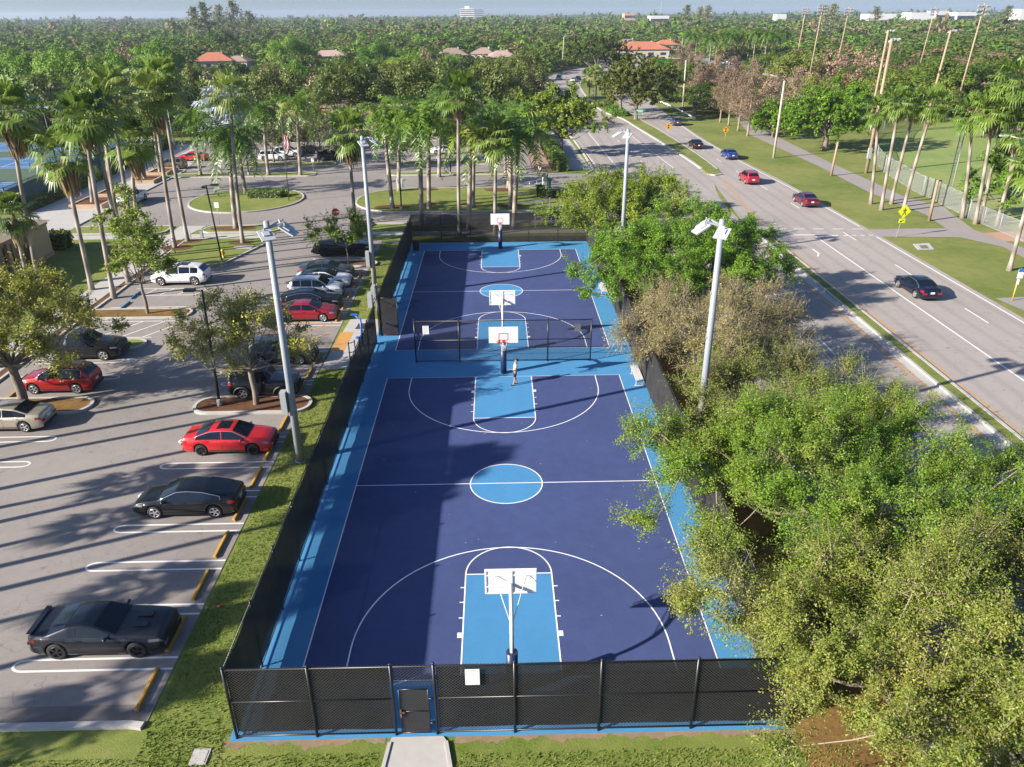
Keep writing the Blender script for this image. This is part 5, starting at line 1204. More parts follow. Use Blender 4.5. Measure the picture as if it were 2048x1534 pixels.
def palm(kind, label, base, top, cs=1.0, skirt=0, group=None, name=None, z=0.0, v=None):
    """base, top: 3-D points of the trunk foot and of the crown's heart"""
    v = prs.randrange(4) if v is None else v; H = top[2]-z; dx, dy = top[0]-base[0], top[1]-base[1]
    r = thing(name or ("royal_palm" if kind == 'royal' else "fan_palm"), label, "palm tree", (base[0], base[1], z), 0, group)
    bx, by = dx*.45+prs.uniform(-.25, .25), dy*.45+prs.uniform(-.25, .25)
    me = bent(TR_R if kind == 'royal' else TR_F, bx, by); t = inst("trunk", me, r); th = H-1.5*cs if kind == 'royal' else H
    fx, fy = (dx-bx), (dy-by)
    a = np.empty(len(me.vertices)*3, np.float32); me.vertices.foreach_get('co', a); a = a.reshape(-1, 3); a[:, 0] += fx*a[:, 2]; a[:, 1] += fy*a[:, 2]; w = cs if kind == 'royal' else .5+.5*cs
    me.vertices.foreach_set('co', a.ravel()); me.update(); t.scale = (1, 1, th)
    rz = prs.uniform(0, 6.28)
    if kind == 'royal':
        inst("crownshaft", CSH, r, (dx, dy, th-.05), (0, 0, 0), (cs, cs, cs)); inst("crown", ROY[v], r, (dx, dy, H-.05), (0, 0, rz), (cs, cs, cs))
    else:
        inst("crown", SIL if kind == 'silver' else FAN[v], r, (dx, dy, H), (0, 0, rz), (cs, cs, cs))
        if skirt: inst("dead_skirt", SKT[skirt-1], r, (dx, dy, H-.25), (0, 0, rz), (cs, cs, cs))
    return r
def palm_px(kind, label, b, t, cs=1.0, skirt=0, group=None, z=0.0):
    p = G(b[0], b[1], z); q = top_at(p, t[0], t[1]); return palm(kind, label, p, q, cs, skirt, group, None, z)
PL = "palms along the parking lot's left walk"
palm_px('fan', "leftmost tall fan palm with a thick brown skirt and an orange dead frond cluster", (80, 577), (20, 225), 1.5, 2, PL)
palm_px('fan', "fan palm with a hanging brown skirt in front of the tan building's corner lawn", (184, 580), (127, 310), 1.4, 2, PL)
palm_px('fan', "short fan palm with a brown skirt in front of the tan building's doors", (60, 577), (26, 430), 1.1, 2, PL)
palm_px('fan', "tall thin fan palm behind the slender young tree, left of the pair", (228, 597), (168, 240), 1.35, 1, PL)
palm_px('fan', "tall thin fan palm behind the slender young tree, right of the pair", (258, 567), (184, 225), 1.35, 1, PL)
palm_px('fan', "tall fan palm in front of the white pickup's nose", (248, 520), (200, 200), 1.35, 1, PL)
palm_px('fan', "tall fan palm beside the white pickup's cab", (277, 535), (220, 190), 1.4, 1, PL)
palm_px('fan', "fan palm with a full crown and brown skirt before the white pickup's tail", (284, 520), (263, 285), 1.4, 2, PL)
palm_px('fan', "tall fan palm on the grass island by the roundabout, left of the two tallest", (350, 498), (306, 190), 1.45, 2, PL)
palm_px('fan', "tallest fan palm on the grass island by the roundabout", (376, 485), (322, 165), 1.45, 1, PL)
palm_px('fan', "tall slim fan palm between the roundabout and the hydrant island", (486, 488), (461, 190), 1.3, 0, PL)
PO = "royal palms round the drive and planters"
palm_px('royal', "royal palm in the nearest plaza planter", (186, 410), (172, 245), 1.05, 0, PO)
palm_px('royal', "royal palm in the second plaza planter behind the white pickup", (224, 393), (204, 250), 1.05, 0, PO)
palm_px('royal', "royal palm in the third plaza planter", (290, 362), (280, 235), 1.0, 0, PO)
palm_px('royal', "royal palm in the farthest plaza planter", (321, 349), (303, 232), 1.0, 0, PO)
palm_px('royal', "royal palm at the left end of the grass strip behind the roundabout", (401, 350), (384, 232), 1.15, 0, PO, .14)
palm_px('royal', "large royal palm with long hanging fronds between the roundabout and the drive", (472, 456), (454, 272), 1.35, 0, PO, .14)
palm_px('royal', "royal palm standing on the roundabout island by the clipped shrub", (492, 388), (474, 275), 1.2, 0, PO, .14)
palm_px('royal', "royal palm on the grass strip left of the flagpole", (537, 350), (524, 215), 1.15, 0, PO, .14)
palm_px('royal', "royal palm on the grass strip right of the flagpole", (601, 350), (591, 205), 1.2, 0, PO, .14)
palm_px('fan', "thick-headed fan palm with hanging yellow fronds behind the small flat-topped tree", (714, 472), (697, 265), 1.4, 2, PO)
PC = "palms on the lawn behind the far court"
palm_px('royal', "leftmost royal palm on the lawn behind the far court", (785, 416), (766, 225), 1.3, 0, PC, .14)
palm_px('royal', "second royal palm from the left at the back of the lawn", (798, 382), (798, 245), 1.2, 0, PC, .14)
palm_px('royal', "royal palm with yellowing fronds whose foot stands behind the far fence", (843, 459), (838, 235), 1.35, 0, PC)
palm_px('royal', "royal palm just right of the yellowing one, on the lawn", (858, 416), (856, 215), 1.3, 0, PC, .14)
palm_px('royal', "royal palm on the thin grass strip behind the lawn", (878, 352), (880, 215), 1.2, 0, PC, .14)
palm_px('fan', "tall slim fan palm rising through the middle of the royal palms", (919, 472), (917, 190), 1.4, 1, PC)
palm_px('royal', "royal palm behind the far fence left of the farthest hoop", (938, 458), (942, 262), 1.25, 0, PC)
palm_px('royal', "royal palm directly behind the one left of the farthest hoop", (946, 413), (948, 235), 1.2, 0, PC, .14)
palm_px('fan', "fan palm with pale hanging fronds right behind the farthest backboard", (990, 468), (992, 275), 1.35, 1, PC)
palm_px('royal', "royal palm at the back edge of the lawn, right cluster", (1017, 376), (1015, 230), 1.2, 0, PC, .14)
palm_px('royal', "royal palm on the lawn right of the farthest hoop", (1021, 414), (1022, 245), 1.3, 0, PC, .14)
palm_px('royal', "rightmost royal palm, foot hidden by the far fence", (1027, 457), (1036, 265), 1.35, 0, PC)
palm_px('royal', "royal palm on the thin strip near the drive's end", (1012, 352), (1006, 222), 1.1, 0, PC, .14)
PR = "leaning fan palms along the park path"
for b, t_, lb, cs, sk in (((1741, 408), (1758, 222), "leaning fan palm at the left end of the park row", 1.1, 1), ((1762, 420), (1800, 205), "second leaning fan palm from the left in the park row", 1.15, 1), ((1782, 408), (1832, 210), "third leaning fan palm in the park row", 1.15, 1), ((1806, 422), (1868, 210), "leaning fan palm just left of the yellow pedestrian sign", 1.2, 1), ((1924, 436), (1945, 228), "leaning fan palm alone by the ball field gate", 1.35, 3), ((1950, 448), (1988, 222), "leaning fan palm right of the ball field gate, front of a pair", 1.4, 1), ((1962, 440), (2010, 205), "leaning fan palm right of the ball field gate, back of a pair", 1.3, 1), ((1992, 452), (2044, 262), "leaning fan palm with a pale skirt near the right edge", 1.4, 1), ((2005, 450), (2035, 160), "tallest fan palm near the right picture edge", 1.45, 1), ((2018, 541), (2075, 330), "palm trunk beside the bus stop at the right edge, crown out of frame", 1.4, 1)):
    palm_px('fan', lb, b, t_, cs, sk, PR)
p = G(462, 312); palm('silver', "silver blue fan palm behind the roundabout palms", (p.x, p.y), (p.x, p.y, 7.6), 1.55, 0)
for (u, v), h, lb in (((1178, 197), 5.5, "small palm in the median cluster, nearest the bend"), ((1186, 200), 6.2, "small palm in the median cluster, middle"), ((1192, 196), 6.0, "small palm in the median cluster, beside the dark trees")):
    p = G(u, v); palm('fan', lb, p, (p.x, p.y, h), 1.5, 1, "small palms on the median")
for i, (u, v) in enumerate(((1418, 132), (1430, 128), (1446, 127), (1458, 130), (1470, 126), (1482, 129), (1494, 127), (1505, 130), (1516, 128), (1528, 131), (1545, 128), (1560, 124), (1390, 124), (1378, 128))):
    p = G(u, v); palm('royal', "royal palm in the distant palm grove beyond the roadside, right of the red-roofed house", p, (p.x, p.y, 11.5+(i*7 % 5)*.4), 1.5, 0, "royal palms of the distant grove")
# a palm row beyond the left picture edge: its trunks shade the lot
for i, (y, h, c) in enumerate(((4.7, 15.2, 1.2), (2.3, 14.2, 1.1), (0.4, 15.0, 1.2), (-3.2, 14.6, 1.1), (-5.2, 8.0, .75), (-6.8, 11.5, .85), (-9.1, 8.2, .75), (-10.8, 15.6, 1.3), (-12.7, 14.4, 1.1), (-14.8, 9.6, .85), (-18.1, 13.0, 1.0), (-21.5, 10.5, 1.0))):
    palm('fan', "palm of the row continuing out of the picture beyond the left edge", (-34.9, y-.4), (-34.9+prs.uniform(-.5, .5), y-.4+prs.uniform(-.4, .4), h), c, 0, "palms of the row beyond the left edge")
broadleaf("shade_tree", "tree just outside the bottom left of the picture shading the lot corner", -31.0, -24.0, 7.6, 4.4, 'olive', 29, 46, 230, 0.24, 2.6, .2, 10, 1.1, z0=2.4)

# ------------------------------------------------------------------ person
def skin_obj(name, V, E, R, m, parent, sub=2, root=0):
    me = bpy.data.meshes.new(name); me.from_pydata(V, E, []); me.update()
    o = bpy.data.objects.new(name, me); COL.objects.link(o); o.modifiers.new("skin", 'SKIN')
    sv = me.skin_vertices[0].data
    for i, r in enumerate(R):
        sv[i].radius = r if hasattr(r, '__len__') else (r, r); sv[i].use_root = (i == root)
    ss = o.modifiers.new("sub", 'SUBSURF'); ss.levels = sub; ss.render_levels = sub
    dg = bpy.context.evaluated_depsgraph_get(); nm = bpy.data.meshes.new_from_object(o.evaluated_get(dg))
    o.modifiers.clear(); o.data = nm; nm.materials.clear(); nm.materials.append(m)
    nm.polygons.foreach_set('use_smooth', np.ones(len(nm.polygons), bool)); nm.update(); o.parent = parent; return o
M_skin = mat("skin", (0.42, 0.23, 0.15), 0.55); M_shirt = mat("light grey t-shirt", (0.52, 0.52, 0.50), 0.9); M_shorts = mat("black shorts", (0.014, 0.013, 0.016), 0.85); M_hair = mat("dark hair", (0.012, 0.009, 0.007), 0.6); M_shoe = mat("black shoes", (0.012, 0.012, 0.012), 0.5)
per = thing("person", "man in light grey t-shirt and black shorts looking up at the ball under the hoop", "person", (0.74, 11.60, 0.063), math.pi+.15)
def J(): pass
V = [(0, 0, .95), (0, 0, 1.10), (-.015, 0, 1.28), (-.03, 0, 1.43), (-.035, 0, 1.52), (-.045, 0, 1.585), (-.06, 0, 1.66), (-.085, 0, 1.735),
     (0.01, .095, .90), (.06, .105, .50), (.05, .11, .40), (.14, .115, .09), (.19, .12, .05), (0.0, -.095, .90), (.00, -.105, .49), (-.03, -.11, .40), (-.13, -.115, .10), (-.08, -.12, .05),
     (-.03, .165, 1.43), (.02, .235, 1.17), (.05, .24, 1.14), (.27, .19, 1.16), (-.03, -.165, 1.43), (-.06, -.235, 1.16), (-.05, -.24, 1.13), (.03, -.235, .91), (.335, .18, 1.165), (.05, -.235, .845)]
E = [(0, 1), (1, 2), (2, 3), (3, 4), (4, 5), (5, 6), (6, 7), (0, 8), (8, 9), (9, 10), (10, 11), (11, 12), (0, 13), (13, 14), (14, 15), (15, 16), (16, 17), (3, 18), (18, 19), (19, 20), (20, 21), (3, 22), (22, 23), (23, 24), (24, 25), (21, 26), (25, 27)]
R = [(.12, .15), (.115, .145), (.12, .155), (.11, .15), .062, .066, (.10, .082), (.085, .072), .085, .058, .057, .040, .045, .085, .058, .057, .040, .045, .062, .043, .042, .030, .062, .043, .042, .030, (.022, .040), (.022, .040)]
body = skin_obj("body", V, E, R, M_skin, per)
for (hx, hy, hz, dx, dz) in ((.36, .18, 1.17, 1, .0), (.055, -.235, .81, .12, -1)):
    for k, (oy, ln) in enumerate(((-.03, .068), (-.010, .08), (.011, .075), (.031, .06))):
        d = Vector((dx, 0, dz)).normalized(); a = Vector((hx, hy+oy, hz)); c = Vector((0, 0, -.3)) if dx > .5 else Vector((.35, 0, 0))
        skin_obj("finger", [a-d*.015, a+d*ln*.45, a+(d+c*.6).normalized()*ln*.85, a+(d+c).normalized()*ln*1.05], [(0, 1), (1, 2), (2, 3)], [.0095, .009, .0085, .007], M_skin, body, 1)
    a = Vector((hx-.03*dx, hy-.04, hz+(.03 if dz < 0 else .0))); d = Vector((dx, -.5, dz)).normalized()
    skin_obj("thumb", [a, a+d*.035, a+d*.065], [(0, 1), (1, 2)], [.011, .010, .008], M_skin, body, 1)
mb = MB(); mb.sphere((-.105, 0, 1.735), (.098, .083, .085), 0, 16, 10); mb.sphere((-.135, 0, 1.68), (.068, .076, .07), 0, 12, 8); mb.build("hair", M_hair, body)
mb = MB(); mb.sphere((.028, 0, 1.715), (.020, .014, .026), 0, 8, 6); mb.build("nose", M_skin, body)
for sy in (1, -1):
    mb = MB(); mb.sphere((-.075, sy*.083, 1.69), (.022, .012, .034), 0, 8, 6); mb.build("ear", M_skin, body); mb = MB(); mb.sphere((0.0, sy*.034, 1.748), (.012, .013, .010), 0, 8, 6); mb.build("eye", M_hair, body)
mb = MB(); mb.sphere((.022, 0, 1.655), (.012, .026, .008), 0, 10, 6); mb.build("mouth", mat("lips", (.3, .11, .09), .5), body); mb = MB(); mb.sphere((.0, 0, 1.625), (.045, .05, .03), 0, 10, 8); mb.build("beard", M_hair, body)
skin_obj("t_shirt", [(0, 0, .93), (0, 0, 1.10), (-.015, 0, 1.28), (-.03, 0, 1.42), (-.035, 0, 1.49), (-.03, .175, 1.425), (.005, .225, 1.24), (-.03, -.175, 1.425), (-.05, -.225, 1.24)], [(0, 1), (1, 2), (2, 3), (3, 4), (3, 5), (5, 6), (3, 7), (7, 8)], [(.142, .172), (.138, .168), (.14, .175), (.128, .17), .075, .082, .074, .082, .074], M_shirt, per)
skin_obj("shorts", [(0, 0, 1.0), (0, 0, .92), (.012, .10, .86), (.055, .11, .56), (0.0, -.10, .86), (0.0, -.11, .55)], [(0, 1), (1, 2), (2, 3), (1, 4), (4, 5)], [(.130, .165), (.135, .165), .112, .098, .112, .098], M_shorts, per)
for (ax, ay) in ((.15, .115), (-.12, -.115)):
    skin_obj("shoe", [(ax-.05, ay, .045), (ax+.06, ay, .045), (ax+.17, ay, .03)], [(0, 1), (1, 2)], [(.05, .048), (.05, .05), (.03, .042)], M_shoe, per, 1)

# ------------------------------------------------------------------ text
def text_mesh(s, size, depth=0.004):
    c = bpy.data.curves.new("lettering", 'FONT'); c.body = s; c.size = size; c.align_x = 'CENTER'; c.align_y = 'CENTER'; c.extrude = depth; c.resolution_u = 2
    o = bpy.data.objects.new("lettering", c); COL.objects.link(o); dg = bpy.context.evaluated_depsgraph_get()
    me = bpy.data.meshes.new_from_object(o.evaluated_get(dg)); bpy.data.objects.remove(o); return me
def flatpoly(mb, pts, y, th=0.01, m=0):
    n = len(pts); mb.add([(x, y, z) for x, z in pts]+[(x, y+th, z) for x, z in pts], [tuple(range(n)), tuple(range(2*n-1, n-1, -1))]+[(i, n+i, n+(i+1) % n, (i+1) % n) for i in range(n)], m)
M_signpost = mat("grey sign post", (0.35, 0.36, 0.36), 0.5, .3); M_signred = mat("stop sign red", (0.45, 0.012, 0.02), 0.45); M_signyel = mat("fluorescent yellow green", (0.72, 0.78, 0.02), 0.5); M_signor = mat("amber warning sign", (0.72, 0.36, 0.02), 0.5); M_signgr = mat("sign green", (0.01, 0.22, 0.12), 0.5)
# stop sign
p = G(676, 468); q = top_at(p, 675, 424); r = thing("stop_sign", "red octagonal STOP sign above the small flat-topped tree", "traffic sign", (p.x, p.y, 0))
mb = MB(); mb.cyl((0, 0, 0), (0, 0, q.z+.3), .035, None, 8); mb.build("post", M_signpost, r)
oc = [(.42*math.cos(rad(22.5+45*k)), q.z+.42*math.sin(rad(22.5+45*k))) for k in range(8)]; mb = MB(); flatpoly(mb, [(x*1.06, q.z+(z-q.z)*1.06) for x, z in oc], -.05, .01); mb.build("border", M_whitep, r); mb = MB(); flatpoly(mb, oc, -.062, .012); fo = mb.build("face", M_signred, r)
me = text_mesh("STOP", .30); me.materials.append(M_whitep); inst("lettering", me, fo, (0, -.066, q.z-.0), (math.pi/2, 0, 0))
# pedestrian sign
def walker(mb, cx, cz, s, y):
    for pts in ([(-.02, .30), (.03, .36), (.08, .30), (.03, .24)], [(-.03, .22), (.06, .22), (.08, -.02), (-.03, -.02)], [(-.03, -.02), (.03, -.02), (-.12, -.36), (-.20, -.36)], [(.01, -.02), (.08, -.02), (.20, -.30), (.14, -.35)], [(-.03, .2), (-.02, .14), (-.17, 0), (-.2, .03)], [(.05, .2), (.06, .12), (.2, .02), (.22, .06)]): flatpoly(mb, [(cx+a*s, cz+b*s) for a, b in pts], y, .004)
p = G(1792, 475); r = thing("pedestrian_sign", "fluorescent yellow diamond pedestrian sign with arrow plaque beside the crosswalk path", "traffic sign", (p.x, p.y, 0), .1)
mb = MB(); mb.bar((0, 0, 0), (.35, 0, 3.0), .05); mb.build("post", M_signpost, r); mb = MB(); z = 2.75; flatpoly(mb, [(.33, z-.72), (1.05, z), (.33, z+.72), (-.39, z)], -.05, .012); f = mb.build("sign_panel", M_signyel, r); mb = MB(); walker(mb, .33, z, 1.15, -.058); mb.build("walking_figure", M_black, f)
mb = MB(); flatpoly(mb, [(-.1, 1.55), (.6, 1.55), (.6, 2.0), (-.1, 2.0)], -.05, .012); f = mb.build("arrow_plaque", M_signyel, r); mb = MB(); flatpoly(mb, [(.45, 1.9), (.15, 1.75), (.10, 1.82), (.02, 1.62), (.24, 1.62), (.19, 1.69), (.49, 1.82)], -.058, .004); mb.build("arrow", M_black, f)
for (u, v), (u2, v2), lb, rz in (((1335, 278), (1336, 253), "amber diamond warning sign on the median behind the dark suv", .1), ((1449, 284), (1452, 260), "amber diamond warning sign on the park lawn", .1)):
    p = G(u, v); q = top_at(p, u2, v2); r = thing("warning_sign", lb, "traffic sign", (p.x, p.y, 0), rz, "amber diamond signs"); mb = MB(); mb.cyl((0, 0, 0), (0, 0, q.z), .035, None, 6); mb.build("post", M_signpost, r); mb = MB(); flatpoly(mb, [(0, q.z-.66), (.66, q.z), (0, q.z+.66), (-.66, q.z)], -.04, .012); f = mb.build("sign_panel", M_signor, r)
    mb = MB(); 
    for dz in (.2, -.2): flatpoly(mb, [(-.12, q.z+dz-.12), (.12, q.z+dz-.12), (.15, q.z+dz), (.04, q.z+dz+.16), (-.13, q.z+dz+.1)], -.047, .004)
    mb.build("symbol", M_black, f)
p = G(1279, 242); q = top_at(p, 1282, 222); r = thing("street_sign", "small green street sign in front of the large dark median tree", "traffic sign", (p.x, p.y, 0)); mb = MB()
for x in (-.6, .6): mb.cyl((x, 0, 0), (x, 0, q.z+.3), .04, None, 6)
mb.build("post", M_signpost, r); mb = MB(); mb.box((0, -.06, q.z), (2.0, .03, .75)); f = mb.build("sign_panel", M_signgr, r); mb = MB(); mb.box((-.1, -.08, q.z+.16), (1.4, .01, .14)); mb.box((.05, -.08, q.z-.14), (1.1, .01, .12)); mb.build("print", M_whitep, f)
p = G(1097, 392, .14); r = thing("park_sign", "tall narrow dark green park sign by the hedge at the drive entrance", "sign", (p.x, p.y, .14), .2); mb = MB(); mb.box((-.16, .1, 1.35), (.12, .12, 2.9)); mb.build("post", M_dkgreen, r); mb = MB(); mb.box((.12, 0, 1.15), (.26, .45, 2.4)); f = mb.build("sign_panel", M_signgr, r)
p = G(2024, 602); r = thing("bus_stop_sign", "blue and white bus stop sign on a yellow post at the right edge", "bus stop sign", (p.x, p.y, 0)); mb = MB(); mb.cyl((0, 0, 0), (.0, 0, 1.7), .05, None, 8); mb.build("post", mat("yellow post", (.6, .36, .03), .5), r); mb = MB(); mb.box((.05, -.06, 2.35), (.46, .03, .8)); mb.box((.0, -.06, 1.65), (.2, .03, .45)); f = mb.build("sign_panel", M_whitep, r); mb = MB(); mb.box((.05, -.08, 2.63), (.46, .02, .28)); mb.build("blue_band", mat("sign blue", (.03, .16, .36), .5), f); mb = MB(); mb.cyl((0, -.0, 1.6), (.03, 0, 2.8), .03, None, 8); mb.build("upper_post", M_signpost, r)
for (u, v), (u2, v2), lb, w, h in (((440, 452), (435, 410), "small white sign on a thin post by the roundabout kerb", .5, .62), ((801, 382), (797, 366), "white and blue sandwich board sign at the foot of the royal palms", .9, 1.3), ((628, 347), (625, 320), "small white sign on a post at the right end of the grass strip", .4, .5), ((1079, 352), (1078, 335), "blue accessible parking sign on the thin strip by the hedge", .35, .6)):
    p = G(u, v); q = top_at(p, u2, v2); r = thing("post_sign", lb, "sign", (p.x, p.y, 0)); mb = MB(); mb.cyl((0, 0, 0), (0, 0, q.z+.3), .03, None, 6); mb.build("post", M_signpost, r); mb = MB(); mb.box((0, -.05, q.z), (w, .02, h)); mb.build("sign_panel", M_whitep, r)
# hydrant
p = G(447, 516, .14); r = thing("fire_hydrant", "yellow fire hydrant on the grass island beside the black lamp post", "fire hydrant", (p.x, p.y, .14)); M_hyd = mat("hydrant yellow", (.62, .38, .03), .45)
mb = MB(); mb.tube([(0, 0, 0), (0, 0, .08), (0, 0, .1), (0, 0, .62), (0, 0, .66), (0, 0, .8), (0, 0, .88)], [.2, .2, .13, .13, .18, .15, .05], 14); mb.build("barrel", M_hyd, r); mb = MB(); mb.cyl((-.26, 0, .5), (.26, 0, .5), .075, None, 10); mb.cyl((0, 0, .45), (0, -.24, .45), .09, None, 10); mb.build("nozzle", M_hyd, r)
p = G(405, 478); r = thing("drinking_fountain", "small pale drinking fountain and bike stand by the cross walk", "fountain", (p.x, p.y, .03)); mb = MB(); mb.box((0, 0, .5), (.25, .3, 1.0)); mb.box((0, 0, 1.02), (.5, .4, .1)); mb.build("pedestal", M_boxgrey, r); mb = MB(); mb.tube([(-1.6, 0, 0), (-1.6, 0, .9), (-1.2, 0, .9), (-1.2, 0, 0)], .04, 8); mb.build("rack", M_galv, r)
# flag pole
p = G(578, 401, .14); q = top_at(p, 563, 240); r = thing("flagpole", "dark flagpole with a limp striped flag on the roundabout island", "flagpole", (p.x, p.y, .14)); mb = MB(); mb.tube([(0, 0, 0), (q.x-p.x, 0, q.z)], [.07, .04], 8); mb.build("pole", mat("bronze pole", (.10, .08, .06), .4), r)
M_flag = mat("striped flag", (.5, .5, .5), .8); t = NT(M_flag); sp_ = t.new("ShaderNodeSeparateXYZ"); t.l.new(t.coord('Object'), sp_.inputs[0]); fr = t.math('FRACT', t.math('MULTIPLY', t.math('ADD', sp_.outputs[0], t.math('MULTIPLY', sp_.outputs[2], .22)), 5.0)); t.color(t.mix(t.math('GREATER_THAN', fr, .5), (.55, .03, .05), (.7, .7, .7)))
mb = MB(); zt = q.z*.83; k = (q.x-p.x)/q.z; o0 = len(mb.v)
for i in range(9):
    for j in range(7): mb.v.append((k*(zt-i*.28)+j*.12*(.35+.65*math.sin(i*.3+.3)), .07*math.sin(j*1.9+i*.5), zt-i*.28-j*.05))
for i in range(8):
    for j in range(6): a = i*7+j; mb.f.append((a, a+1, a+8, a+7)); mb.m.append(0); mb.sm.append(True)
mb.build("flag", M_flag, r)
# white swing gates
for (u0, v0), (u1, v1), lb in (((1032, 424), (1100, 418), "white pipe swing gate on the lawn behind the far fence"), ((1029, 388), (1086, 375), "white pipe swing gate across the drive beyond the lawn"), ((1070, 455), (1112, 452), "white pipe gate seen through the far windscreen")):
    a = G(u0, v0); b = G(u1, v1); L = (b-a).length; d = (b-a)/L; r = thing("swing_gate", lb, "gate", (a.x, a.y, .02), math.atan2(d.y, d.x), "white pipe gates")
    mb = MB(); 
    for x in (0, L): mb.box((x, 0, .68), (.12, .12, 1.36))
    mb.build("post", M_whitep, r); mb = MB(); mb.bar((0, 0, 1.15), (L, 0, 1.15), .09); mb.bar((L*.25, 0, 1.1), (L, 0, .3), .08); mb.bar((L*.52, 0, 1.1), (L*.52, 0, .82), .07); mb.bar((L*.77, 0, 1.1), (L*.77, 0, .58), .07); mb.build("pipe_frame", M_whitep, r)
# black lamp posts of the lot
def lamp_post(label, b, t, arms, group="black lamp posts of the parking lot", z=0.1, col=M_black):
    p = G(b[0], b[1], z); q = top_at(p, t[0], t[1]); h = q.z-z; r = thing("lamp_post", label, "lamp post", (p.x, p.y, z), 0, group)
    mb = MB(); mb.cyl((0, 0, 0), (0, 0, .5), .16, None, 10); mb.build("base", M_conc, r); mb = MB(); mb.tube([(0, 0, 0), (q.x-p.x, 0, h)], [.09, .065], 10); mb.build("pole", col, r)
    for ax, ay in arms:
        mb = MB(); mb.bar((q.x-p.x, 0, h-.08), (q.x-p.x+ax*.5, ay*.5, h-.04), .06); mb.box((q.x-p.x+ax*.75, ay*.75, h-.02), (.62 if abs(ax) > abs(ay) else .34, .34 if abs(ax) > abs(ay) else .62, .14)); mb.build("lamp_head", col, r)
lamp_post("black lamp post on the mulch island in front of the olive tree", (440, 812), (404, 580), [(-1, .1)])
lamp_post("black lamp post beside the yellow hydrant", (446, 530), (412, 370), [(1, .2), (.1, -1)])
lamp_post("black lamp post on the lawn among the royal palm trunks", (803, 421), (797, 300), [(1, 0)])
lamp_post("slim black lamp post on the thin strip right of the royal palms", (901, 351), (899, 262), [(-1, 0)])
lamp_post("slim black lamp post behind the hanging-frond royal palm", (498, 351), (490, 292), [(1, 0)])
lamp_post("slim black lamp post in the far lot between the two bare trees", (611, 318), (603, 210), [(1, 0)])
# tennis light poles
for (u, v), (u2, v2), lb in (((398, 262), (390, 172), "tennis court light pole behind the red parked car"), ((505, 262), (501, 174), "twin-headed tennis light pole left of the tan building"), ((627, 240), (620, 176), "light pole in front of the far tan building"), ((118, 345), (98, 215), "thin dark tennis light pole by the near tennis court"), ((350, 300), (340, 215), "thin tennis light pole near the fence corner")):
    p = G(u, v); q = top_at(p, u2, v2); r = thing("tennis_light", lb, "light pole", (p.x, p.y, 0), 0, "tennis court light poles"); mb = MB(); mb.tube([(0, 0, 0), (0, 0, q.z)], [.12, .07], 8); mb.build("pole", M_dkgreen if u < 200 else M_galv, r); mb = MB(); mb.box((-.6, 0, q.z), (.55, .4, .22)); mb.box((.6, 0, q.z), (.55, .4, .22)); mb.build("lamp_head", M_panel, r); mb = MB(); mb.bar((-.9, 0, q.z-.1), (.9, 0, q.z-.1), .07); mb.build("crossarm", M_galv, r)
# street lights
M_concpole = speckled("concrete pole", (.42, .36, .29), (.54, .48, .40), 2, 20, .8, .5, .1)
def street_light(label, b, t, tip, group="tall street lights along the main road"):
    p = G(*b); q = top_at(p, *t); e = top_at(p, *tip); r = thing("street_light", label, "street light", (p.x, p.y, 0), 0, group)
    mb = MB(); mb.tube([(0, 0, 0), (q.x-p.x, 0, q.z)], [.21, .13], 10); mb.build("pole", M_concpole, r); mb = MB(); mb.tube([(q.x-p.x, 0, q.z-.1), ((q.x+e.x)/2-p.x, 0, (q.z+e.z)/2+.12), (e.x-p.x, 0, e.z)], .055, 8); mb.build("arm", M_concpole, r); mb = MB(); mb.box((e.x-p.x-.3*(1 if q.x > e.x else -1), 0, e.z), (.8, .34, .14)); mb.build("lamp_head", M_panel, r)
street_light("tall concrete street light on the park lawn beside the path", (1547, 316), (1569, 161), (1535, 148))
street_light("tall pale street light by the guardrail", (1365, 222), (1372, 120), (1341, 116))
street_light("pale street light standing at the outer kerb of the road bend", (1124, 138), (1128, 73), (1142, 71))
street_light("distant street light with a curved arm left of the red-roofed shop", (1214, 96), (1217, 69), (1234, 63))
street_light("distant street light beside the far palm grove", (1363, 112), (1365, 76), (1353, 72))
street_light("street light at the right edge, only its arm reaching into the picture", (2090, 470), (2075, 290), (2014, 271))
# wooden poles and ball field lights
def wood_pole(label, b, t, kind, group):
    p = Vector((b[0], b[1], 0)); r = thing("wooden_pole", label, "light pole", (p.x, p.y, 0), 0, group); mb = MB(); mb.tube([(0, 0, 0), (t[0]-p.x, t[1]-p.y, t[2])], [.26 if kind == 'flood' else .2 if kind == 'multi' else .17, .19 if kind == 'flood' else .15], 10); mb.build("pole", M_wood, r); dx = t[0]-p.x
    if kind == 'flood':
        mb = MB(); mb.box((dx+.5, .3, t[2]-.3), (1.2, .15, .15)); mb.build("crossarm", M_galv, r)
        for i in range(4):
            mb = MB(); mb.box((dx+.35+(i % 2)*.62, .2+(i//2)*.7, t[2]-.15-(i//2)*.2), (.5, .6, .22), M=Matrix.Rotation(rad(-22), 4, 'Y')); mb.build("floodlight", M_panel, r)
    elif kind == 'multi':
        for k in range(3):
            mb = MB(); mb.box((dx, 0, t[2]-.7-k*.75), (2.6, .14, .14)); mb.build("crossarm", M_galv, r)
            mb = MB(); 
            for i in (-1.1, -.6, .6, 1.1): mb.box((dx+i, -.1, t[2]-.7-k*.75+.2), (.38, .3, .3))
            mb.build("floodlight", M_boxgrey, r)
    else:
        mb = MB(); mb.box((dx+.22, 0, t[2]-.08), (.4, .28, .14)); mb.build("lamp_head", M_trimk, r)
M_wood = speckled("weathered wood pole", (.26, .18, .12), (.40, .30, .21), 2, 20, .9, .5, .4)
WG = "wooden floodlight poles of the ball field"
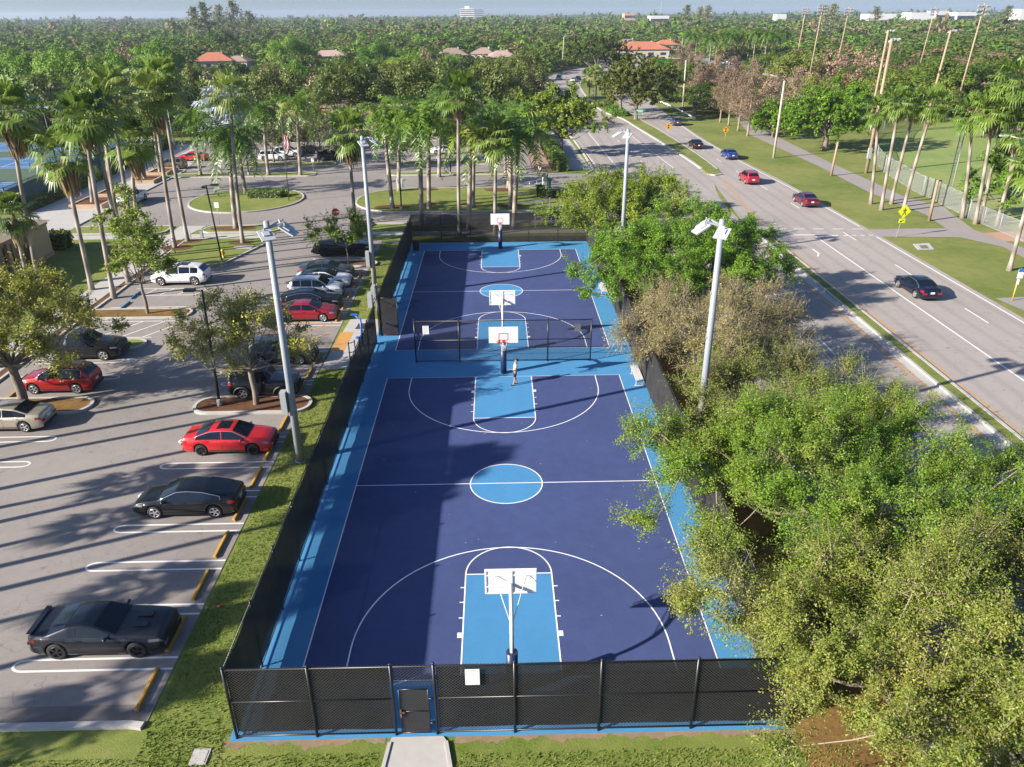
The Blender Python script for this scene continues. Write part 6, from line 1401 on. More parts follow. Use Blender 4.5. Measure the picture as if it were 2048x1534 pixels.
for (b, t_, lb) in (((1735, 270), (1777, 60), "tall wooden floodlight pole at the field fence, farther of the close pair"), ((1732, 346), (1784, 77), "tall wooden floodlight pole at the field fence, nearer of the close pair")):
    p = G(*b); wood_pole(lb, p, top_at(p, *t_), 'flood', WG)
for (t_, y, kd, lb) in (((1902, 60), 128, 'flood', "wooden floodlight pole rising from the trees right of the close pair"), ((1970, 6), 138, 'multi', "tallest wooden pole with stacked floodlights at the upper right"), ((1871, 14), 225, 'multi', "distant wooden pole with stacked lights above the right woods"), ((1699, 14), 225, 'multi', "distant wooden light pole, rightmost of the trio near the pines"), ((1646, 11), 190, 'multi', "thick wooden light pole in the middle of the trio near the pines"), ((1613, 14), 260, 'multi', "distant wooden light pole, leftmost of the trio near the pines")):
    q = top_at((0, y), *t_); b = (q.x*.99-.3, y); wood_pole(lb, b, (q.x, y, q.z), kd, WG)
for (b, t_, lb) in (((1662, 352), (1676, 284), "short wooden lamp pole beside the middle of the grey path"), ((1858, 442), (1876, 360), "short wooden lamp pole where the path meets the crosswalk branch"), ((1391, 228), (1397, 188), "short pale lamp pole by the path near the guardrail")):
    p = G(*b); wood_pole(lb, p, top_at(p, *t_), 'short', "short lamp poles along the park path")
p = G(1730, 318); r = thing("electrical_cabinet", "pale cabinet strapped to the nearer wooden floodlight pole", "cabinet", (54.1, 82.2, 0)); mb = MB(); mb.box((-.1, -.35, 2.9), (.5, .35, 1.5)); mb.build("box", M_boxgrey, r)
# guardrail
ga = [G(1312, 205), G(1330, 212), G(1360, 226), G(1390, 242)]; r = thing("guardrail", "white steel guardrail along the right road shoulder", "guardrail", (ga[1].x, ga[1].y, 0)); mb = MB(); base = Vector((ga[1].x, ga[1].y, 0))
pp = spline([g-base for g in ga], 5)
for a, b in zip(pp[:-1], pp[1:]): mb.bar(a+Vector((0, 0, .62)), b+Vector((0, 0, .62)), .08, .34)
mb.build("rail", M_whitep, r)
for a in pp[::2]: mb = MB(); mb.box((a.x, a.y, .3), (.14, .14, .62)); mb.build("post", M_galv, r)
# ball field fence and foul pole
FBG = (M_galv, M_chain_grey, None)
fpx = [(1935, 436), (1919, 427), (1886, 412), (1864, 398), (1844, 391), (1820, 378), (1794, 361), (1768, 345), (1752, 325), (1748, 308)]
fw_ = [G(u, v) for u, v in fpx]; r = thing("field_fence", "grey chain link fence curving round the near side of the ball field", "fence", (fw_[0].x, fw_[0].y, 0)); b0 = fw_[0].copy(); mbm, mbr = MB(), MB()
fp = spline([g-b0 for g in fw_], 2)
for a, b in zip(fp[:-1], fp[1:]):
    mbm.add([(a.x, a.y, .05), (b.x, b.y, .05), (b.x, b.y, 2.4), (a.x, a.y, 2.4)], [(0, 1, 2, 3)]); mbr.cyl((a.x, a.y, 2.4), (b.x, b.y, 2.4), .035, None, 6); mbr.cyl((a.x, a.y, .08), (b.x, b.y, .08), .03, None, 6)
mbm.build("chain_mesh", M_chain_grey, r); mbr.build("rail", M_galv, r)
for a in fp[::2]: mb = MB(); mb.cyl((a.x, a.y, 0), (a.x, a.y, 2.5), .055, None, 8); mb.build("post", M_galv, r)
fw_ = [G(u, v) for u, v in ((1748, 300), (1752, 282), (1766, 268), (1790, 258), (1812, 248), (1836, 240))]; r = thing("field_fence", "taller chain link backstop at the far left corner of the ball field", "fence", (fw_[0].x, fw_[0].y, 0)); b0 = fw_[0].copy(); mbm, mbr = MB(), MB(); fp = spline([g-b0 for g in fw_], 3)
for a, b in zip(fp[:-1], fp[1:]): mbm.add([(a.x, a.y, .05), (b.x, b.y, .05), (b.x, b.y, 4.5), (a.x, a.y, 4.5)], [(0, 1, 2, 3)]); mbr.cyl((a.x, a.y, 4.5), (b.x, b.y, 4.5), .05, None, 6)
mbm.build("chain_mesh", M_chain_grey, r); mbr.build("rail", M_galv, r)
for a in fp[::3]: mb = MB(); mb.cyl((a.x, a.y, 0), (a.x, a.y, 4.6), .07, None, 8); mb.build("post", M_galv, r)
fw_ = [G(1935, 437), G(1990, 462), G(2060, 490)]; fence("field_fence", "low chain link fence right of the ball field gate under the palms", "fence", fw_[0], fw_[2], [0, 3, 6, 9], 1.9, base=0, mats=FBG, rails=(.1, 1.9))
p = G(1887, 412); q = top_at(p, 1924, 258); r = thing("foul_pole", "tall grey latticed foul pole at the field fence", "foul pole", (p.x, p.y, 0)); mb = MB(); d = q-p
for o in (0, .55): mb.cyl((o, 0, 0), (d.x+o*.75, 0, q.z), .06, None, 8)
mb.build("pole", M_galv, r); mb = MB()
for k in range(14): f = k/13; mb.cyl((d.x*f, 0, q.z*f), (d.x*f+.55-.14*f, 0, q.z*f), .02, None, 5)
mb.build("rung", M_galv, r)
# tennis fences
fence("tennis_fence", "green windscreened tennis fence along the hedge and walk", "fence", (-59.4, 62), (-62.2, 122), [i*3.0 for i in range(0, 21)], 3.2, base=0, screen=(.1, 2.9), so=(.06, 0), mats=(M_dkgreen, M_chain_green, M_screen_green), rails=(.1, 3.2), pr=.05)
fence("tennis_fence", "tall dark open tennis fence at the near end of the tennis courts", "fence", (-59.4, 61.9), (-85, 61.9), [i*2.85 for i in range(10)], 3.2, base=0, mats=(M_dkgreen, chain_mat("sparse green chain link", .14, .12, (.02, .05, .04)), None), rails=(.1, 3.2), pr=.05)
for y, lb in ((77.5, "white-taped tennis net of the nearest tennis court"), (99.5, "white-taped tennis net of the second tennis court"), (117, "white-taped tennis net of the farthest tennis court")):
    r = thing("tennis_net", lb, "tennis net", (-74, y, .03), 0, "tennis nets"); mb = MB()
    for yy in (-5.6, 5.6): mb.cyl((0, yy, 0), (0, yy, 1.07), .05, None, 8)
    mb.build("post", M_dkgreen, r); mb = MB(); mb.box((0, 0, .97), (.03, 11.2, .09)); mb.build("tape", M_whitep, r); mb = MB(); quad_panel(mb, (0, -5.6), (0, 5.6), .05, .93); mb.build("netting", M_chain_thin, r)
# planters of the plaza
M_plant = speckled("salmon planter wall", (.42, .28, .17), (.50, .35, .23), 2, 20, .8, .5, .1)
for (x0, y0, x1, y1), lb in (((-53.4, 64.6, -49.6, 69.6), "low salmon planter nearest the tan building, one royal palm in it"), ((-53.2, 71.0, -49.9, 75.6), "low salmon planter behind the white pickup's hood"), ((-52.2, 80.2, -49.3, 84.6), "low salmon planter third along the plaza"), ((-52.6, 86.3, -49.7, 90.6), "low salmon planter at the far end of the plaza beside the tan suv")):
    r = thing("planter", lb, "planter", ((x0+x1)/2, (y0+y1)/2, .03), 0, "low planters on the plaza"); a, b = (x1-x0)/2, (y1-y0)/2; mb = MB(); add_kerb(mb, [(-a, -b), (a, -b), (a, b), (-a, b)], .35, 0, .5, 0, True); mb.build("wall", M_plant, r); mb = MB(); mb.sheet([(-a, -b), (a, -b), (a, b), (-a, b)], .38); mb.build("mulch", M_mulch, r)

# ------------------------------------------------------------------ hedges and shrubs
def hedge(name, label, boxes, leaf, dens, ls, seed, cat="hedge", z=0.0):
    rs = np.random.RandomState(seed); x, y = boxes[0][0], boxes[0][1]; r = thing(name, label, cat, (x, y, z)); Vp = []; N = []
    mb = MB()
    for (cx, cy, dx, dy, h) in boxes:
        n = int((dx*dy+2*h*(dx+dy))*dens); P = rs.uniform(-.5, .5, (n, 3)); ax = rs.randint(0, 3, n); sg = rs.choice([-.5, .5], n); P[np.arange(n), ax] = np.where(ax == 2, .5, sg); Nn = np.zeros((n, 3)); Nn[np.arange(n), ax] = np.sign(P[np.arange(n), ax]); P = P*np.array([dx, dy, h])+np.array([cx-x, cy-y, h/2])+rs.normal(size=(n, 3))*.07; Vp.append(P); N.append(Nn)
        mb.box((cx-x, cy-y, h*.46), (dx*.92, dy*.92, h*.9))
    V, F = leaf_quads(np.concatenate(Vp), np.concatenate(N), ls, rs, .6, .6); o = bpy.data.objects.new("foliage", np_mesh("foliage", V, F, M_leaf[leaf])); COL.objects.link(o); o.parent = r
    mb.build("inner_shade_core", mat("shaded inner twigs", (.03, .04, .012), .9), r)  # solid box filling the hedge, inner shade put into its dark colour
hedge("clipped_hedge", "clipped green hedge between the brick path and the main road", [(9.6, 91.5, 1.9, 7.5, 1.6), (9.8, 86.8, 1.7, 1.6, 1.4), (9.2, 103, 1.9, 15, 1.7), (8.6, 118, 1.8, 14, 1.7)], 'hedge', 26, .28, 1)
hedge("clipped_hedge", "long low hedge along the tennis fence", [(-58.3, 70, 1.1, 17, 1.0), (-58.9, 88, 1.1, 18, 1.0), (-60.2, 106, 1.1, 18, 1.0)], 'hedge', 22, .28, 2)
hedge("round_shrub", "yellow-topped clipped shrub row on the roundabout island", [(-30.6, 69.6, 4.2, 1.3, .8), (-28.8, 70.4, 2.0, 1.0, .7)], 'lime', 40, .2, 3, "shrub", .14)
hedge("round_shrub", "low hedge of shrubs around the green park sign", [(6.6, 67.6, 2.6, 1.2, .9), (8.6, 67.0, 2.4, 1.6, .9), (5.4, 68.4, .9, 1.6, 1.3)], 'hedge', 40, .22, 4, "shrub", .14)
hedge("round_shrub", "bright green low hedge on the median under the dark trees", [(28.2, 160, 3.0, 14, 1.0)], 'woodbright', 22, .35, 5, "shrub", .13)
hedge("round_shrub", "dark clipped shrub on the median behind the bright one", [(27.6, 171, 2.2, 5, 1.5)], 'dark', 26, .35, 6, "shrub", .13)
hedge("round_shrub", "spiky dark shrub at the corner of the tan building", [(-45.6, 46.3, 2.0, 1.8, 1.6)], 'dark', 40, .35, 7, "shrub")
hedge("round_shrub", "low pale shrubs along the back kerb of the far lot", [(-36, 120.5, 30, 1.6, 1.3)], 'pine', 14, .4, 8, "shrub")
p = G(88, 248); broadleaf("bougainvillea", "bright pink flowering bougainvillea behind the tennis courts", p.x, p.y, 6.0, 4.0, 'pink', 51, 40, 160, .45, 1.0, .15, 8, 1.3, z0=.6, cat="shrub")

# ------------------------------------------------------------------ buildings
M_wallY = speckled("warm yellow stucco", (.42, .33, .19), (.48, .385, .23), 1.5, 30, .9, .4, .1); M_band = speckled("salmon stucco", (.42, .26, .17), (.47, .30, .20), 1.5, 30, .9, .4, .1); M_rooft = speckled("tan membrane roof", (.40, .31, .21), (.46, .37, .26), 1.2, 20, .9, .3, .1)
M_wallw = speckled("pale stucco", (.50, .44, .37), (.58, .52, .45), 1, 20, .9, .3, .1); M_dkdoor = mat("dark doorway", (.02, .02, .022), .6); M_win = mat("window glass", (.03, .04, .05), .1, spec=.8)
def tile_roof(name, c1, c2):
    m = mat(name, c1, .85); t = NT(m); p = t.coord('Object'); w = t.new("ShaderNodeTexWave"); w.inputs['Scale'].default_value = 2.2; w.inputs['Distortion'].default_value = 1.0; t.l.new(p, w.inputs['Vector']); k = t.math('ADD', t.math('MULTIPLY', w.outputs['Fac'], .3), t.math('MULTIPLY', t.noise(p, .9, 5, .7), .7)); t.color(t.ramp(k, [(.3, c1), (.7, c2)])); t.bump(w.outputs['Fac'], .4, .05); return m
M_rred = tile_roof("red roof tiles", (.36, .12, .065), (.50, .19, .105)); M_rbrn = tile_roof("brown roof tiles", (.22, .15, .115), (.33, .24, .19)); M_rpink = tile_roof("pale pink roof tiles", (.36, .24, .19), (.46, .33, .27))
r = thing("tan_building", "tan stucco park building with dark doorways at the left edge", "building", (-52, 36, 0))
mb = MB(); X1 = 7.0; mb.box((0, 3.4, 1.7), (2*X1, 8.9, 3.4)) if False else None
mb.prism([(-8, -10), (X1-1.2, -10), (X1-1.2, 4.7), (X1, 4.7), (X1, 7.9), (-8, 7.9)], 0, 3.1, 0); mb.build("wall", M_wallY, r)
mb = MB(); mb.prism([(X1+.03, 4.67), (X1+.03, 7.93), (-8.03, 7.93), (-8.03, 7.96), (X1+.06, 7.96), (X1+.06, 4.67)], 0, .42, 0); mb.prism([(-8.1, -10.1), (X1+.09, -10.1), (X1+.09, 8.0), (-8.1, 8.0)], 3.1, 3.42, 0); 
for y in (-8.6, -5.4, -2.2, 1.0, 4.5): mb.box((X1-.12, y, 1.55), (.32, .42, 3.1))
mb.build("band", M_band, r)
for y in (-7, -3.8, -.6, 2.6): mb = MB(); mb.box((X1-1.19, y, 1.15), (.06, 1.5, 2.3)); mb.build("doorway", M_dkdoor, r)
mb = MB(); a, b, c = (-8.4, X1+.35), (-10.4, 8.3), 3.42
v = [(a[0], b[0], c), (a[1], b[0], c), (a[1], b[1], c), (a[0], b[1], c), (-3.5, -5.5, 5.0), (1.8, -5.5, 5.0), (1.8, 3.4, 5.0), (-3.5, 3.4, 5.0)]; mb.add(v, [(0, 1, 5, 4), (1, 2, 6, 5), (2, 3, 7, 6), (3, 0, 4, 7), (4, 5, 6, 7), (3, 2, 1, 0)]); mb.build("roof", M_rooft, r)
mb = MB(); mb.cyl((X1-.4, -1.2, 3.9), (X1-.36, -1.2, 3.92), .55, None, 20); o = mb.build("emblem", mat("blue emblem", (.08, .25, .42), .5), r); o.matrix_local = Matrix.Identity(4)
r = thing("tan_building", "long low tan building behind the far lot's bare trees", "building", (-29, 130, 0))
mb = MB(); mb.box((0, 0, 2.8), (30, 11, 5.6)); mb.build("wall", speckled("tan block wall", (.44, .32, .20), (.52, .39, .26), 1.2, 20, .9, .3, .1), r); mb = MB(); mb.box((0, 0, 5.75), (30.5, 11.5, .35)); mb.build("roof", M_rooft, r)
for x in (-12, -4, 7): mb = MB(); mb.box((x, -5.52, 2.6), (3.0, .1, 3.4)); mb.build("doorway", M_dkdoor, r)
def house(label, x, y, w, d, h, rh, rm, rz=0.0, wm=None, wins=4, group="houses among the trees", name="house", cat="house"):
    r = thing(name, label, cat, (x, y, 0), rz, group); mb = MB(); mb.box((0, 0, h/2), (w, d, h)); mb.build("wall", wm or M_wallw, r); mb = MB(); a, b = w/2+.6, d/2+.6; k = min(a, b)*.92
    mb.add([(-a, -b, h), (a, -b, h), (a, b, h), (-a, b, h), (-a+k, -b+k, h+rh), (a-k, -b+k, h+rh), (a-k, b-k, h+rh), (-a+k, b-k, h+rh)], [(0, 1, 5, 4), (1, 2, 6, 5), (2, 3, 7, 6), (3, 0, 4, 7), (4, 5, 6, 7), (3, 2, 1, 0)]); ro = mb.build("roof", rm, r)
    mb = MB(); mb.box((w*.2, 0, h+rh*.9), (.8, .8, 1.2)); mb.build("chimney", wm or M_wallw, ro)
    for i in range(wins): mb = MB(); mb.box((-w/2+w*(i+.5)/wins, -d/2-.02, h*.5), (w/wins*.45, .08, 1.3)); mb.build("window", M_win, r)
    return r
KEEP = []
def house_px(label, u, v, w, d, h, rh, rm, rz, keep, **k):
    p = G(u, v); o = house(label, p.x, p.y, w, d, h, rh, rm, rz, **k); KEEP.append(((keep[0], keep[1], keep[2], keep[3]-11), math.hypot(p.x-CAM[0], p.y-CAM[1]))); return o
house_px("house with a red tiled hip roof left of centre among the woods", 432, 138, 17, 13, 3.6, 3.4, M_rred, .2, (388, 104, 478, 137))
house_px("pale walled house with a grey tiled roof beside the red-roofed one", 478, 137, 12, 10, 3.2, 2.2, M_rbrn, -.1, (470, 112, 500, 134))
house_px("house with a brown tiled roof, left of the three behind the dark trees", 905, 122, 15, 12, 3.0, 3.2, M_rbrn, .1, (885, 92, 945, 118))
house_px("house with a brown gabled roof, middle of the three behind the dark trees", 968, 120, 13, 11, 3.0, 3.0, M_rbrn, -.2, (945, 92, 990, 116))
house_px("house with a pale tiled roof, right of the three behind the dark trees", 1003, 126, 14, 11, 2.8, 2.8, M_rpink, .15, (980, 100, 1030, 122))
house_px("white walled shop with a bright red tiled roof beyond the road", 1282, 115, 26, 16, 4.2, 3.6, M_rred, .05, (1235, 84, 1335, 114), wm=M_wallw)
house_px("house with a red tiled roof half hidden above the palm grove's left end", 1330, 100, 14, 11, 3.2, 2.8, M_rred, 0, (1300, 82, 1345, 98))
house_px("long pink-roofed house in the distance above the palm grove", 1462, 72, 26, 16, 3.2, 3.5, M_rpink, 0, (1440, 48, 1490, 64))
house_px("pale house with a red roof in the distance right of the pink-roofed one", 1520, 74, 28, 16, 3.2, 3.5, M_rred, .1, (1498, 48, 1545, 66))
house_px("house with a tan roof in the woods behind the far royal palms", 660, 124, 18, 12, 3, 2.6, M_rpink, .1, (640, 106, 725, 122))
house_px("house with a dark roof beyond the hedge trees", 1255, 96, 16, 12, 3, 2.6, M_rbrn, .1, (1240, 78, 1262, 92))
def block(label, u0, u1, vtop, D, depth, m, floors=0, cols=0, extra=None, name="distant_building"):
    dr = lambda u: (FW+RT*(u-1024)/FPX-UP*(vtop-767)/FPX)
    y = D; t = (y-CAM[1])/dr((u0+u1)/2)[1]; p0 = CAM+dr(u0)*t; p1 = CAM+dr(u1)*t; w = abs(p1[0]-p0[0]); h = (p0[2]+p1[2])/2; x = (p0[0]+p1[0])/2
    r = thing(name, label, "building", (x, y, 0), 0, "distant buildings on the horizon"); mb = MB(); mb.box((0, 0, h/2), (w, depth, h)); mb.build("wall", m, r)
    if floors:
        mb = MB()
        for f in range(floors): mb.box((0, -depth/2-.1, h*(f+.75)/(floors+.4)), (w*.94, .3, h/floors*.38))
        mb.build("window_band", M_win, r)
    if extra: extra(r, w, h)
M_dist = mat("distant pale wall", (.62, .58, .53), .8); M_distw = mat("distant white wall", (.58, .57, .56), .8); M_disto = mat("distant tan wall", (.42, .27, .17), .8); M_distb = mat("blue grey wall", (.30, .36, .42), .6)
def tower_top(r, w, h): mb = MB(); mb.box((0, 0, h+3), (w*.35, 12, 6)); mb.build("roof_plant", M_dist, r)
block("pale high-rise block on the horizon", 920, 948, 17, 2300, 30, M_dist, 7, 0, tower_top); block("blue-grey wing of the high-rise on the horizon", 948.5, 967, 17.5, 2300, 30, M_distb, 7)
block("tan box-shaped building on the horizon right of centre", 1247, 1268, 26.5, 1500, 30, M_disto, 2); block("low white building on the horizon beside the tan one", 1298, 1335, 31.5, 1400, 30, M_distw, 1)
block("long low white warehouse on the right horizon, left one", 1730, 1800, 27.5, 1250, 30, M_distw, 0); block("long low white warehouse on the right horizon, middle one", 1814, 1858, 25, 1200, 30, M_distw, 0); block("white stepped building on the right horizon", 1864, 1888, 22, 1250, 30, M_distw, 1); block("white building with a raised centre on the right horizon", 1905, 1942, 24, 1250, 30, M_distw, 1); block("bright white building at the far right horizon", 2030, 2060, 18, 1100, 30, M_distw, 0); block("small pale building on the horizon near the pines", 1550, 1570, 28, 1500, 20, M_distw, 0)
# radio mast
q = top_at((0, 1500), 1324, 2); r = thing("radio_mast", "thin lattice radio mast on the horizon", "mast", (q.x, 1500, 0)); mb = MB()
for a in range(3): mb.cyl((1.2*math.cos(a*2.1), 1.2*math.sin(a*2.1), 0), (.3*math.cos(a*2.1), .3*math.sin(a*2.1), q.z), .25, None, 5)
mb.build("lattice", M_galv, r)
# far lot by the grove, pond rail
KEEP.append(((1400, 98, 1550, 128), 395)); KEEP.append(((1085, 136, 1175, 184), 250)); KEEP.append(((1310, 190, 1420, 245), 160))
mb = MB(); g0 = [G(1330, 126), G(1560, 126), G(1575, 112), G(1320, 112)]; mb.sheet([tuple(g[:2]) for g in g0], .03); struct(mb.build("far_lot", M_drive))
mb = MB(); g0 = [G(1195, 131), G(1345, 128), G(1345, 118), G(1200, 118)]; mb.sheet([tuple(g[:2]) for g in g0], .03); struct(mb.build("shop_lot", M_drive))
mb = MB(); g0 = [G(1446, 140), G(1500, 138), G(1510, 131), G(1450, 131)]; mb.sheet([tuple(g[:2]) for g in g0], .035); struct(mb.build("pond", mat("pond water", (.02, .05, .06), .08)))
a, b = G(1436, 128), G(1476, 130); r = thing("white_railing", "white railing of a small bridge below the distant palm grove", "railing", (a.x, a.y, 0)); mb = MB(); d = b-a
for z in (.6, 1.2): mb.bar((0, 0, z), (d.x, d.y, z), .25, .3)
mb.build("rail", M_whitep, r)
for i, (u, v, lb, pm) in enumerate(((1240, 118, "white car outside the red-roofed shop", C_white), (1262, 117, "dark car outside the red-roofed shop", C_grey), (1300, 116, "black car outside the red-roofed shop", C_black), (1216, 121, "pale car at the left end of the shop's lot", C_silver), (1425, 121, "dark car parked under the distant palm grove", C_grey))):
    p = G(u, v); car("parked_car", lb, 'sedan', pm, p.x, p.y-2, 0, far=True, group="cars parked by the distant shop and grove", z=.03)

# ------------------------------------------------------------------ woods beyond the park
def wood_crown(seed, R, H, ncl, leaves, ls, cr):
    rs = np.random.RandomState(seed); C = crown_points(rs, ncl, R, H, 0, .8, .55, 6, .28); cl = cr*rs.uniform(.7, 1.3, ncl); i = np.repeat(np.arange(ncl), leaves)
    D = rs.normal(size=(len(i), 3)); D[:, 2] = np.abs(D[:, 2])*.8-.25; D /= np.linalg.norm(D, axis=1, keepdims=True); P = C[i]+D*cl[i][:, None]*rs.uniform(.55, 1.05, (len(i), 1)); P[:, 2] = np.maximum(P[:, 2], .2)
    return leaf_quads(P, D+np.array([0, 0, .35]), ls, rs, .62, .30)
def wood_mesh(kind, seed, R=5.2, H=7.0, ncl=46, leaves=130, ls=.48, cr=1.4): V, F = wood_crown(seed, R, H, ncl, leaves, ls, cr); return np_mesh("crown", V, F, M_leaf[kind])
def pine_mesh(seed, H=15.0):
    rs = np.random.RandomState(seed); n = 40; A = []; B = []
    for i in range(n): z = H*(.18+.8*i/n); L = 3.9*(1-(i/n)**2*.75)*rs.uniform(.35, 1.15); a = rs.uniform(0, 6.28); A.append((0, 0, z)); B.append((math.cos(a)*L, math.sin(a)*L, z+L*.45))
    A, B = np.array(A), np.array(B); m = 1500; q = rs.randint(0, n, m); P = A[q]+(B[q]-A[q])*rs.uniform(.2, 1.05, (m, 1))+rs.normal(size=(m, 3))*.35; V, F = leaf_quads(P, np.tile([.0, 0, .4], (m, 1)), .75, rs, .35, .9); return np_mesh("crown", V, F, M_leaf['pine'])
WK = {'mid green': ([wood_mesh('wood', s) for s in (1, 2, 3)], "mid green bushy"), 'bright green': ([wood_mesh('woodbright', s, 5.6, 6.4) for s in (4, 5)], "bright green feathery"), 'dark': ([wood_mesh('dark', s, 5.4, 7.6, 48, 130, .48, 1.55) for s in (6, 7)], "dark rounded"),
      'brown': ([wood_mesh('brown', 8, 4.6, 6.6, 40, 40, .5, 1.3)], "brown nearly bare"), 'pine': ([pine_mesh(9), pine_mesh(10)], "tall grey-green feathery pine")}
HERO = {'dark': [wood_mesh('dark', 21, 8.2, 10, 95, 170, .46, 1.9), wood_mesh('dark', 22, 8.2, 9.5, 85, 180, .46, 2.1)], 'mid green': [wood_mesh('wood', 23, 8.2, 8.5, 95, 170, .46, 1.9)], 'bright green': [wood_mesh('woodbright', 24, 8.2, 8.6, 95, 170, .46, 1.8), wood_mesh('woodbright', 25, 8.2, 8.2, 80, 190, .46, 2.0)]}
mb = MB(); mb.tube([(0, 0, -.1), (.05, 0, .35), (0, .05, .8), (.1, 0, 1.1)], [.3, .22, .18, .1], 7)
rs_ = random.Random(3)
for i in range(5): a = i*1.26+rs_.uniform(-.3, .3); mb.tube([(0, 0, .7), (.8*math.cos(a), .8*math.sin(a), 1.15), (2.4*math.cos(a), 2.4*math.sin(a), 1.75)], [.13, .09, .03], 5)
W_TRUNK = mb.mesh("trunk", M_bark)
def inpoly(x, y, P):
    c = False; n = len(P); j = n-1
    for i in range(n):
        if (P[i][1] > y) != (P[j][1] > y) and x < (P[j][0]-P[i][0])*(y-P[i][1])/(P[j][1]-P[i][1])+P[i][0]: c = not c
        j = i
    return c
def offs(l, d): return [(p.x+d, p.y) for p in l]
ROADX = [(p.x-5, p.y) for p in NL]+[(p.x+9, p.y+2) for p in reversed(FR)]
BLD = [(o.location.x, o.location.y, 13) for o in COL.objects if o.get('category') == 'house']
wr = random.Random(2024); WOOD_N = 285; placed = []; rest = []
def clear_ok(x, y, r, h):
    d = math.hypot(x-CAM[0], y-CAM[1]); u0, vt = PX((x-r, y, h)); u1, _ = PX((x+r, y, h)); _, vb = PX((x, y, 0))
    for (a, b, c, e), dd in KEEP:
        if d < dd-4 and u1 > a and u0 < c and vt < e and vb > b: return False
    return True
def free(x, y):
    if inpoly(x, y, ROADX): return False
    if 125 < y < 138 and -46 < x < -12: return False
    if -120 < x < -58 and y < 127: return False
    if -58 <= x < 9 and y < 123.5: return False
    if 9 <= x < 60 and y < 150: return False
    for a, b, c in BLD:
        if math.hypot(x-a, y-b) < c: return False
    return True
# large trees singled out in the photograph: (foot pixel, crown-top row, radius, kind, label)
hero = [((700, 268), 113, 8.2, 'dark', "big rounded dark tree behind the tan building, left of the royal palms"), ((850, 262), 110, 8.6, 'dark', "broad dark rounded tree behind the royal palms"), ((985, 262), 112, 7.5, 'dark', "dark rounded tree behind the right royal palms"), ((560, 262), 122, 7.2, 'dark', "rounded olive tree above the left part of the tan building"), ((430, 262), 148, 6.2, 'mid green', "green tree behind the silver palm"),
        ((1052, 205), 92, 6.5, 'dark', "dark green tree on the left side of the road bend"), ((1070, 205), 138, 4.2, 'brown', "brownish thin tree beside the road bend"), ((1180, 118), 72, 7.5, 'dark', "dark tree above the road bend beyond the dark median trees"),
        ((1880, 226), 108, 11.5, 'mid green', "large spreading dark tree at the far side of the ball field, left one"), ((1960, 226), 112, 10.5, 'mid green', "large spreading tree at the far side of the ball field, right one"), ((1810, 236), 125, 9, 'mid green', "spreading green tree behind the pair of close wooden poles"), ((1580, 190), 92, 7.5, 'mid green', "rounded green tree in the park left of the close wooden poles"), ((1650, 178), 100, 7, 'brown', "brownish spreading tree in the park behind the broad tree"), ((1535, 160), 98, 7, 'mid green', "round tree beside the distant grove"), ((1720, 178), 100, 8, 'brown', "bare brown tree group left of the close wooden poles"), ((2030, 232), 130, 9, 'brown', "brown-tinged tree at the right edge behind the ball field"),
        ((60, 210), 92, 9, 'bright green', "bright green feathery tree behind the pink bougainvillea"), ((150, 215), 88, 9.5, 'bright green', "large bright green feathery tree above the left fan palms"), ((235, 212), 95, 8.5, 'bright green', "bright green tree left of the grey bare one"), ((30, 235), 140, 7, 'mid green', "green tree at the left edge above the tennis courts"), ((330, 190), 72, 8.5, 'bright green', "bright green round tree left of the red-roofed house"), ((262, 160), 88, 6.5, 'brown', "grey-brown bare tree left of the red-roofed house"), ((590, 150), 65, 8.5, 'bright green', "bright green broad tree right of the red-roofed house"), ((450, 120), 55, 9, 'mid green', "tall tree just behind the red-roofed house"), ((360, 228), 170, 5, 'mid green', "low green tree at the back corner of the tennis courts"), ((760, 150), 78, 7.5, 'bright green', "blue-green rounded tree above the royal palms"), ((1290, 70), 32, 9, 'bright green', "bright green tree near the tan box building on the horizon"), ((1190, 60), 36, 10, 'dark', "dark wide tree crown near the horizon above the road bend")]
PIN = [((420, 95), 4), ((447, 92), 10), ((475, 90), 1), ((505, 92), 22), ((400, 96), 14), ((1372, 72), 10), ((1395, 70), 14), ((1410, 72), 11), ((1655, 85), 8), ((1640, 82), 12), ((1745, 70), 14), ((2005, 78), 12)]
WG_ = "trees of the woods beyond the park"
def wood_tree(x, y, r, h, kind, label, v=None):
    ms, nm = WK[kind]; o = thing("woodland_tree", label, "tree", (x, y, 0), 0, WG_); me = ms[wr.randrange(len(ms))]
    if kind == 'pine': inst("crown", me, o, (0, 0, 0), (0, 0, wr.uniform(0, 6.28)), (r/3.4, r/3.4, h/15)); inst("trunk", W_TRUNK, o, (0, 0, 0), (0, 0, 0), (.8, .8, h*.6))
    elif r > 6.1 and kind in HERO:
        me = HERO[kind][wr.randrange(len(HERO[kind]))]; tb = h*.15; zz = max(v_.co.z for v_ in me.vertices); inst("crown", me, o, (0, 0, tb), (0, 0, wr.uniform(0, 6.28)), (r/8.2, r/8.2, (h-tb)/zz)); inst("trunk", W_TRUNK, o, (0, 0, 0), (0, 0, wr.uniform(0, 6)), (r/5, r/5, h*.3))
    else:
        tb = h*.16; inst("crown", me, o, (0, 0, tb), (0, 0, wr.uniform(0, 6.28)), (r/5.2, r/5.2, (h-tb)/7.0)); inst("trunk", W_TRUNK, o, (0, 0, 0), (0, 0, wr.uniform(0, 6)), (r/5, r/5, h*.3))
    placed.append((x, y, r)); return o
nk = 0
for (u, v), vt, r, kd, lb in hero:
    p = G(u, v); h = top_at(p, u, vt).z; h = min(max(h, 5), 19); wood_tree(p.x, p.y, r, h, kd, lb); nk += 1
